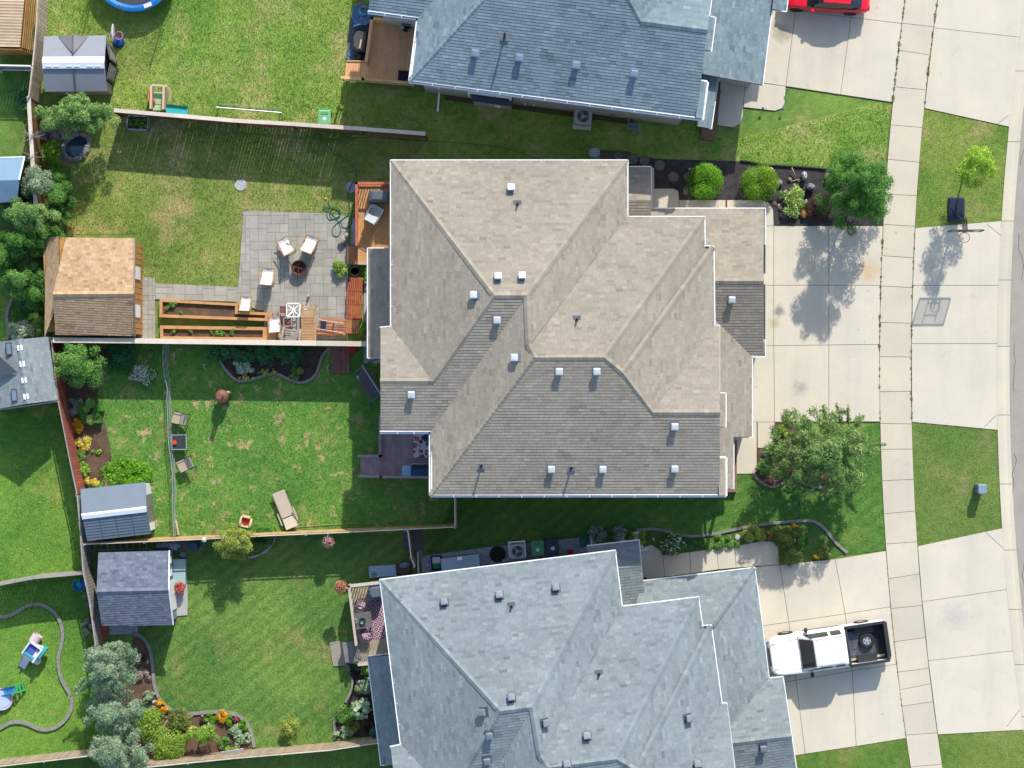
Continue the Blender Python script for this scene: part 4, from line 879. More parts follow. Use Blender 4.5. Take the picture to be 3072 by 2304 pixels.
# ------------------------------------------------------------------ decks
def deck(name, label, poly, h, m, bdir=0, bw=.14, rails=(), rm=None, stairs=None, rail_h=.95, tr=.1, fas=None, bal=None):
    P2 = [(q.x, q.y) for q in (W(t, x, y, h) for t, x, y in poly)]; cx = sum(p[0] for p in P2) / len(P2); cy = sum(p[1] for p in P2) / len(P2)
    r = thing(name, label, 'deck', (cx, cy, 0), 0, None, True); NOGRASS.append(P2)
    u = (math.cos(bdir), math.sin(bdir)); v = (-u[1], u[0]); lo_ = min(p[0] * v[0] + p[1] * v[1] for p in P2); hi = max(p[0] * v[0] + p[1] * v[1] for p in P2)
    k = lo_
    while k < hi:
        c = clip_half(clip_half(P2, v, k + .005), (-v[0], -v[1]), -(k + bw - .005))
        if len(c) > 2 and area2(c) > .01: MB().prism(c, h - .035, h + random.uniform(-.002, .002)).build('deck_board', m, r)
        k += bw
    MB().prism([(q.x, q.y) for q in inset(P2, .03)], h - .25, h - .045).build('frame', fas or rm or m, r)
    for q in inset(P2, .15)[::1]: MB().box((q.x, q.y, (h - .1) / 2), (.1, .1, h - .1)).build('footing_post', rm or m, r)
    for seg in rails:
        S = [W(t, x, y, h + rail_h) for t, x, y in seg]
        rz_ = [Vector((p.x, p.y, 0)) for p in S]
        for a, b in zip(rz_, rz_[1:]):
            d = b - a; L = d.length; d /= L; rz = math.atan2(d.y, d.x)
            MB().bar(a - d * tr / 2 + Vector((0, 0, h + rail_h)), b + d * tr / 2 + Vector((0, 0, h + rail_h)), tr, .04).build('rail', rm or m, r)
            MB().bar(a + Vector((0, 0, h + .1)), b + Vector((0, 0, h + .1)), .04, .08).build('lower_rail', rm or m, r)
            for k in range(max(2, int(L / 1.5) + 1)):
                q = a + d * L * k / max(1, int(L / 1.5)) if int(L / 1.5) else (a if k == 0 else b); MB().box((q.x, q.y, h + rail_h / 2 - .02), (.09, .09, rail_h), rz).build('rail_post', rm or m, r)
            key = ('bal', (bal or rm or m).name, rail_h)
            if key not in FB: FB[key] = MB().box((0, 0, 0), (.035, .035, rail_h - .12)).mesh('baluster', bal or rm or m)
            nb = int(L / .13)
            for k in range(1, nb):
                q = a + d * L * k / nb; link('baluster', FB[key], r, Matrix.Translation((q.x, q.y, h + rail_h / 2 + .03)) @ Matrix.Rotation(rz, 4, 'Z'))
    return r
redd = wood('deck_brown', (214, 162, 116), .12, .07, .95); reds = wood('deck_step', (182, 128, 96)); railu = wood('rail_cedar', (222, 176, 122), k=.8)
d = deck('wooden_deck', 'brown cedar deck with balustrade under the blue-grey roof', [('b1', 1150, 160), ('b1', 1520, 170), ('b1', 1490, 690), ('b1', 925, 645), ('b1', 938, 512), ('b1', 1112, 512)], .9, redd, math.radians(86), .125,
     [[('b1', 1395, 180), ('b1', 1150, 150), ('b1', 1102, 500)], [('b1', 905, 642), ('b1', 1075, 655), ('b1', 1488, 690)]], railu, tr=.14)
MB().bar(W('b1', 940, 505, .93), W('b1', 1110, 508, .93), .05, .06).build('step_edge', railu, d)
orx = wood('deck_honey', (222, 168, 110), .14, .08, .75); orr = wood('rail_red', (204, 116, 90))
d = deck('wooden_deck', 'honey coloured deck with red railing beside the stone patio', [('b2', 1022, 140), ('b2', 1345, 140), ('b2', 1345, 672), ('b2', 1112, 676), ('b2', 1110, 805), ('b2', 1032, 805), ('b2', 1032, 655), ('b2', 1022, 650)], .75, orx, math.radians(90), .125,
     [[('b2', 1330, 137), ('b2', 1022, 137), ('b2', 1022, 645)]], orr, tr=.13)
MB().box(W('b2', 990, 733, .42), (.53, .92, .06)).build('step', wood('step_brown', (186, 130, 90)), d)
for k in range(4): MB().box(W('b2', 958 + k * 22, 733, .46), (.125, .92, .03)).build('step_board', wood('step_brown', (0, 0, 0)), d)
MB().bar(W('b2', 1030, 803, .78), W('b2', 1110, 806, .78), .1, .05).build('rail_end', mat('flaked_paint', A(214, 190, 180), .7), d)
dkb = wood('deck_plum', (164, 140, 144), .2, .1, .85); dkr = wood('rail_plum', (150, 138, 142), k=.75)
d = deck('wooden_deck', 'dark plum brown deck with steps and flowered rug', [('z2', 860, 470), ('z2', 1960, 470), ('z2', 1960, 1365), ('z2', 425, 1350), ('z2', 428, 985), ('z2', 862, 970)], .8, dkb, math.radians(90), .125,
     [[('z2', 828, 135), ('z2', 828, 955), ('z2', 390, 955)], [('z2', 395, 1368), ('z2', 845, 1385), ('z2', 1960, 1398)]], dkr, tr=.12)
gyd = wood('deck_weathered', (196, 182, 152), .16, .08); gyr = wood('rail_cream', (216, 206, 190), .06)
d = deck('wooden_deck', 'weathered pale deck with a patterned pink rug and wire chairs', [('b4', 965, 165), ('b4', 1225, 135), ('b4', 1310, 700), ('b4', 1130, 735), ('b4', 1120, 790), ('b4', 1045, 800), ('b4', 930, 785), ('b4', 905, 620), ('b4', 1010, 608)], .8, gyd, math.radians(98), .125,
     [[('b4', 1240, 120), ('b4', 958, 153), ('b4', 1018, 635)], [('b4', 1042, 803), ('b4', 1130, 795)]], gyr, tr=.12)
sg = wood('step_grey', (140, 138, 136))
for k in range(7): MB().bar(W('b4', 912 + k * 19, 622 - k * 1, .87), W('b4', 938 + k * 19, 782 - k * 1, .87), .105, .03).build('step_board', sg, d)
bed('concrete_pad', [(988, 1927), (1030, 1921), (1042, 1990), (1038, 1996), (1000, 1998)], mat('pad_concrete', A(178, 170, 152), .9, .15, 2, grain=.15), .04)

# ------------------------------------------------------------------ foliage
def leaf_arrays(blobs, n, size, seed=0, droop=.0, aspect=.6, flat=.35, fill=.55):
    rs = np.random.RandomState(seed); B = np.array(blobs, float); wts = B[:, 3] * B[:, 4] + B[:, 5] * (B[:, 3] + B[:, 4]) * .5; wts /= wts.sum()
    k = rs.choice(len(B), n, p=wts); d = rs.normal(size=(n, 3)); d[:, 2] = np.where(rs.rand(n) < .6, np.abs(d[:, 2]), d[:, 2]); d /= np.linalg.norm(d, axis=1)[:, None]
    rad = fill + (1 - fill) * rs.rand(n) ** .6; rad *= 1 + .1 * rs.normal(size=n)
    c = B[k, :3] + d * B[k, 3:6] * rad[:, None]; c[:, 2] = np.maximum(c[:, 2], .03)
    nr = d + rs.normal(size=(n, 3)) * flat * 1.6; nr[:, 2] += .8; nr /= np.linalg.norm(nr, axis=1)[:, None]
    t = np.cross(nr, rs.normal(size=(n, 3))); t /= np.linalg.norm(t, axis=1)[:, None]; b = np.cross(nr, t)
    s = size * (.6 + .8 * rs.rand(n))[:, None]; bl = rs.rand(len(B))
    V = np.stack([c - t * s, c + b * s * aspect * .5, c + t * s, c - b * s * aspect * .5], 1) * 1.0
    V[:, 1] -= nr * s * .12; V[:, 3] -= nr * s * .12
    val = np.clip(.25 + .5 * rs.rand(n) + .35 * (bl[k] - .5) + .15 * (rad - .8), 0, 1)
    return V.reshape(-1, 3), val
def leaf_mesh(name, V, val, m):
    n = len(val); me = bpy.data.meshes.new(name); me.vertices.add(4 * n); me.vertices.foreach_set('co', V.astype(np.float32).ravel())
    me.loops.add(4 * n); me.loops.foreach_set('vertex_index', np.arange(4 * n, dtype=np.int32)); me.polygons.add(n)
    me.polygons.foreach_set('loop_start', np.arange(0, 4 * n, 4, dtype=np.int32))
    try: me.polygons.foreach_set('loop_total', np.full(n, 4, dtype=np.int32))
    except Exception: pass
    me.update(calc_edges=True); a = me.attributes.new('val', 'FLOAT', 'FACE'); a.data.foreach_set('value', val.astype(np.float32))
    me.materials.append(m); return me
def pal(name, *cols, k=.92): return val_mat('leaf_' + name, [A(*c, k) for c in cols], .6, .0, trans=.25, spec=.25)
PL = dict(sap=pal('sap', (92, 130, 26), (132, 172, 44), (166, 200, 70), (196, 218, 110)),
    dark=pal('dark', (34, 76, 26), (60, 112, 40), (94, 144, 56), (142, 176, 92)), mid=pal('mid', (40, 84, 32), (76, 128, 50), (112, 156, 70), (170, 192, 112)),
    lime=pal('lime', (72, 108, 32), (108, 146, 46), (142, 176, 66), (186, 206, 112), k=1.0), cedar=pal('cedar', (52, 100, 16), (86, 144, 22), (116, 176, 36), (156, 200, 66), k=.85),
    cedar2=pal('cedar2', (56, 98, 14), (94, 142, 22), (124, 170, 36), (186, 184, 60), k=.85), blue=pal('blue', (60, 88, 66), (108, 138, 108), (152, 172, 136), (198, 208, 168)),
    crab=pal('crab', (44, 80, 36), (82, 118, 58), (126, 156, 84), (184, 196, 136)), pond=pal('pond', (40, 80, 44), (86, 128, 62), (134, 168, 88), (198, 208, 138)),
    yel=pal('yel', (84, 112, 34), (128, 150, 52), (164, 176, 80), (214, 208, 144)), purple=pal('purple', (40, 26, 26), (66, 44, 42), (92, 62, 58), (110, 96, 62)),
    teal=pal('teal', (26, 72, 42), (46, 104, 60), (72, 132, 80), (124, 168, 118)), varig=pal('varig', (60, 104, 70), (116, 154, 110), (180, 200, 160), (228, 234, 204)),
    grey=pal('grey', (70, 84, 74), (108, 122, 108), (150, 160, 146), (190, 196, 184)), orange=pal('orange', (190, 110, 10), (236, 160, 20), (250, 190, 50), (255, 214, 90), k=.7),
    white=pal('white', (190, 196, 190), (226, 230, 222), (240, 240, 236), (250, 248, 244), k=.8), pink=pal('pink', (200, 60, 100), (224, 96, 130), (236, 140, 166), (244, 190, 200), k=.7),
    red=pal('red', (150, 24, 30), (206, 44, 48), (230, 84, 84), (244, 160, 160), k=.7), yellow=pal('yellow', (200, 180, 40), (232, 212, 60), (246, 232, 110), (250, 244, 170), k=.7),
    olive=pal('olive', (62, 82, 32), (98, 118, 50), (134, 148, 70), (172, 176, 104)), dry=pal('dry', (110, 96, 84), (150, 136, 124), (182, 168, 158), (206, 196, 190)))
bark = mat('bark', A(110, 92, 76), .95, .2, 8, grain=.2)
def limbs(p0, blobs, r0, seed=0, n=8, z0=.6):
    rn = random.Random(seed); mb = MB(); top = Vector((sum(b[0] for b in blobs) / len(blobs), sum(b[1] for b in blobs) / len(blobs), max(b[2] for b in blobs)))
    p0 = Vector(p0); mid = p0.lerp(top, .5) + Vector((rn.uniform(-.1, .1), rn.uniform(-.1, .1), 0))
    mb.tube([p0, p0.lerp(mid, .5), mid, mid.lerp(top, .7)], r0, 8, r0 * .3)
    for b in rn.sample(blobs, min(n, len(blobs))):
        s = p0.lerp(mid, rn.uniform(z0, 1)); e = Vector(b[:3]); m_ = s.lerp(e, .5) + Vector((0, 0, rn.uniform(-.15, .15))); mb.tube([s, m_, e], r0 * .4, 5, r0 * .1)
    return mb
def clumps(c, R, H, n, br, seed, shape='round', z0=None):
    """clump centres spread over a crown of radii R (x, y) and height range H"""
    rn = random.Random(seed); out = []
    for i in range(n):
        a = rn.uniform(0, 2 * math.pi); q = rn.random() ** .5; zz = rn.random()
        if shape == 'cone': q *= (1.08 - zz) ** .8
        elif shape == 'cone2': q *= (1.05 - zz) ** .4
        elif shape == 'round': q *= math.sqrt(max(.05, 1 - (2 * zz - .7) ** 2 * .8))
        s = br * rn.uniform(.7, 1.25)
        out.append((c[0] + R[0] * .8 * q * math.cos(a), c[1] + R[1] * .8 * q * math.sin(a), H[0] + (H[1] - H[0]) * zz, s, s, s * .8))
    return out
def tree(name, label, t, x, y, rpx, H, pl, n, leaf, nb=26, br=.5, seed=1, base=None, shape='round', trunk=.1, flowers=None, cat='tree', fill=.45, sprays=None, flat=.35):
    hc = (H[0] + H[1]) / 2; c = W(t, x, y, hc); R = (rpx[0] / 60, rpx[1] / 60)
    b0 = W(*base, 0) if base else Vector((c.x, c.y, 0)); b0.z = 0
    r = thing(name, label, cat, b0, 0, None, True)
    bl = clumps(c, R, H, nb, br, seed, shape)
    limbs(b0, bl, trunk, seed, 12).build('trunk', bark, r, smooth=True)
    if sprays:
        rn = random.Random(seed)
        for a0, a1, k in sprays:
            a, b = W(*a0), W(*a1)
            for i in range(k): q = a.lerp(b, i / k); s = .16 * (1 - .6 * i / k); bl.append((q.x, q.y, q.z, s, s, s))
    V, val = leaf_arrays(bl, n, leaf, seed, fill=fill, flat=flat); V -= np.array(b0)
    o = link('crown', leaf_mesh('crown', V + np.array(b0), val, PL[pl]), r, kind=None)
    if flowers:
        V, val = leaf_arrays([(b[0], b[1], b[2] + .05, b[3], b[4], b[5]) for b in bl], flowers[1], flowers[2], seed + 5, fill=.9); link('blossom', leaf_mesh('blossom', V, val, PL[flowers[0]]), r)
    return r
def shrub(name, label, t, x, y, rpx, h, pl, leaf=.05, dens=1.0, flowers=None, cat='shrub', group=None, seed=None, compact=False, nb=None, z0=0):
    seed = seed if seed is not None else int(abs(x * 7 + y * 13)) % 9973; rx, ry = (rpx if hasattr(rpx, '__len__') else (rpx, rpx)); rx /= 54; ry /= 54
    c = W(t, x, y, h * .6); rn = random.Random(seed)
    if compact: bl = [(c.x, c.y, h * .42, rx * .97, ry * .97, h * .56)] + [(c.x + rx * .55 * math.cos(a), c.y + ry * .55 * math.sin(a), h * .55 + .1 * rn.random(), rx * .42, ry * .42, h * .38) for a in [rn.uniform(0, 6.28) for _ in range(10)]]
    else:
        nb = nb or max(5, int(7 + rx * ry * 34)); s = min(rx, ry) * .42
        bl = [(c.x + rx * .82 * q * math.cos(a), c.y + ry * .82 * q * math.sin(a), z0 + h * (.35 + .45 * rn.random() * (1.1 - q)), s * rn.uniform(.7, 1.2), s * rn.uniform(.7, 1.2), s * .8) for a, q in [(rn.uniform(0, 6.28), rn.random() ** .5) for _ in range(nb)]]
    n = int(dens * 2.6 * math.pi * (rx + .05) * (ry + .05) / (leaf * leaf * .6)); n = max(60, min(n, 9000))
    r = thing(name, label, cat, (c.x, c.y, 0), 0, group, True)
    V, val = leaf_arrays(bl, n, leaf, seed, fill=.8 if compact else .5)
    link('foliage', leaf_mesh('foliage', V, val, PL[pl]), r)
    if h > .35 or compact:
        mb = MB()
        for b in bl[:5]: mb.tube([(c.x, c.y, 0), ((c.x + b[0]) / 2, (c.y + b[1]) / 2, b[2] * .6), b[:3]], .02, 5, .008)
        mb.build('stem', bark, r)
    if flowers:
        V, val = leaf_arrays([(b[0], b[1], b[2] + .06, b[3] * 1.05, b[4] * 1.05, b[5]) for b in bl], flowers[1], flowers[2], seed + 3, fill=.92, aspect=1); link('blossom', leaf_mesh('blossom', V, val, PL[flowers[0]]), r)
    return r
def bigleaf(name, label, t, x, y, rpx, h, pl, n=12, lw=.22, seed=1, cat='plant', stalk=None):
    """rosette of broad leaves, each a piece"""
    rn = random.Random(seed); c = W(t, x, y, h * .5); r = thing(name, label, cat, (c.x, c.y, 0), 0, None, True); R = rpx / 60
    mb = MB()
    for i in range(n):
        a = i * 2.399 + rn.uniform(-.3, .3); q = R * (.25 + .55 * ((i + .5) / n) ** .7); z = h * (1 - .6 * (i / n)) * rn.uniform(.8, 1.05); d = Vector((math.cos(a), math.sin(a), 0)); s = Vector((-d.y, d.x, 0)); o = Vector((c.x, c.y, z)) + d * q
        L = lw * rn.uniform(.8, 1.25); vs = [o - d * L * .55]; cup = .1 * L
        for k in range(1, 5):
            f = k / 5; ww = L * .52 * math.sin(math.pi * (.15 + f * .75)); p = o + d * L * (f - .5) * 1.1; vs += [p - s * ww + Vector((0, 0, cup + rn.uniform(-.01, .01))), p, p + s * ww + Vector((0, 0, cup + rn.uniform(-.01, .01)))]
        vs.append(o + d * L * .6 - Vector((0, 0, cup)))
        m = MB(); m.add(vs, [(0, 1, 2), (0, 2, 3)] + [q_ for k in range(3) for q_ in ((1 + k * 3, 4 + k * 3, 5 + k * 3, 2 + k * 3), (2 + k * 3, 5 + k * 3, 6 + k * 3, 3 + k * 3))] + [(10, 13, 11), (11, 13, 12)])
        m.val = [min(1, max(0, rn.gauss(.55, .22)))] * len(m.f); m.build('leaf', PL[pl], r, smooth=False)
        mb.tube([(c.x, c.y, .0), (c.x + d.x * q * .5, c.y + d.y * q * .5, z * .7), tuple(o - d * L * .5)], .012, 4, .006)
    mb.build('stem', stalk or bark, r); return r

# ------------------------------------------------------------------ trees
tree('maple_tree', 'deep green upright tree in the black mulch bed, overhanging the pavement', 'P', 2574, 566, (142, 146), (.9, 5.2), 'dark', 25000, .062, 110, .36, 3, ('P', 2545, 585), 'cone2', .09)
tree('young_tree', 'small yellow-green tree on the verge behind the basketball hoop', 'P', 2936, 502, (68, 66), (1.9, 4.5), 'sap', 5400, .06, 44, .26, 5, ('P', 2892, 523), 'round', .05)
tree('crabapple_tree', 'wide airy crabapple tree with long upright twigs beside the front driveway', 'P', 2462, 1362, (212, 176), (1.4, 4.8), 'crab', 26000, .074, 300, .27, 8, ('P', 2450, 1362), 'round', .1, fill=.25,
     sprays=[(('y1', 1080, 300, 2.2), ('y1', 1065, 45, 3.4), 8), (('y1', 1300, 300, 2.2), ('y1', 1225, 20, 3.6), 9), (('y1', 1400, 300, 2.2), ('y1', 1385, 50, 3.4), 8), (('y1', 900, 320, 2.0), ('y1', 740, 190, 3.0), 7), (('y1', 620, 380, 2.0), ('y1', 510, 225, 2.9), 6), (('y1', 1500, 300, 2.2), ('y1', 1615, 195, 3.0), 6), (('y1', 1700, 600, 2.2), ('y1', 1910, 585, 2.7), 6), (('y1', 1150, 1100, 1.6), ('y1', 1300, 1340, 1.8), 7)])
tree('pond_tree', 'spreading pale green tree leaning over the garden pond', 'P', 228, 344, (152, 72), (1.6, 3.4), 'pond', 15000, .062, 90, .28, 9, ('P', 205, 355), 'round', .08)
tree('pine_tree', 'pale blue-green tree beside the blue gazebo roof', 'P', 98, 645, (106, 66), (1.8, 3.6), 'pond', 8200, .06, 30, .32, 10)
tree('pine_tree', 'dark evergreen between the gazebo and the tan garden shed', 'P', 62, 728, (84, 74), (1.0, 3.0), 'dark', 8200, .06, 50, .28, 11)
tree('garden_tree', 'mid green tree left of the tan shed wall', 'P', 66, 845, (78, 70), (.8, 2.8), 'mid', 7600, .06, 28, .3, 12)
tree('hedge_tree', 'dark evergreen clump at the picture edge below the gazebo', 'P', 20, 770, (64, 70), (.6, 2.6), 'dark', 7000, .06, 44, .28, 31)
tree('hedge_tree', 'dark green bush between the two pale trees and the tan shed corner', 'P', 135, 700, (60, 50), (.5, 2.2), 'dark', 6000, .06, 36, .26, 32)
tree('hedge_tree', 'broad green bush filling the corner left of the hosta', 'P', 118, 880, (50, 70), (.4, 1.8), 'dark', 5600, .06, 36, .25, 33)
tree('vine_tree', 'climbing shrub with grey-green leaves below the pond', 'P', 110, 548, (70, 62), (1.0, 2.6), 'blue', 6200, .055, 22, .3, 13)
tree('vine_tree', 'dark leafy shrub against the fence cap south of the pond', 'P', 180, 600, (44, 104), (.6, 2.2), 'dark', 7600, .055, 26, .28, 14)
tree('lilac_tree', 'bushy lilac tree in the corner under the capped fence', 'P', 238, 1090, (90, 86), (.8, 3.0), 'mid', 11000, .064, 60, .34, 15)
tree('willow_tree', 'upper blue-grey tree of the three beside the curved border', 'P', 322, 2002, (98, 100), (1.6, 4.6), 'blue', 15000, .06, 95, .28, 16, ('P', 345, 2010), trunk=.1,
     sprays=[(('P', 250, 2040, 2.2), ('P', 200, 2100, 1.8), 8), (('P', 270, 2050, 2.2), ('P', 228, 2085, 2.0), 8)])
tree('willow_tree', 'middle blue-grey tree of the three beside the curved border', 'P', 338, 2138, (104, 84), (1.4, 4.2), 'blue', 14000, .06, 90, .28, 17, ('P', 350, 2130), trunk=.1)
tree('willow_tree', 'lowest blue-grey tree of the three, cut by the bottom edge', 'P', 352, 2245, (108, 96), (1.6, 4.4), 'blue', 15000, .06, 95, .29, 18, ('P', 365, 2230), trunk=.1)
tree('round_maple', 'round yellow-green maple standing over the fence near the red chair', 'P', 704, 1630, (80, 56), (1.0, 2.6), 'yel', 7600, .056, 50, .25, 19)

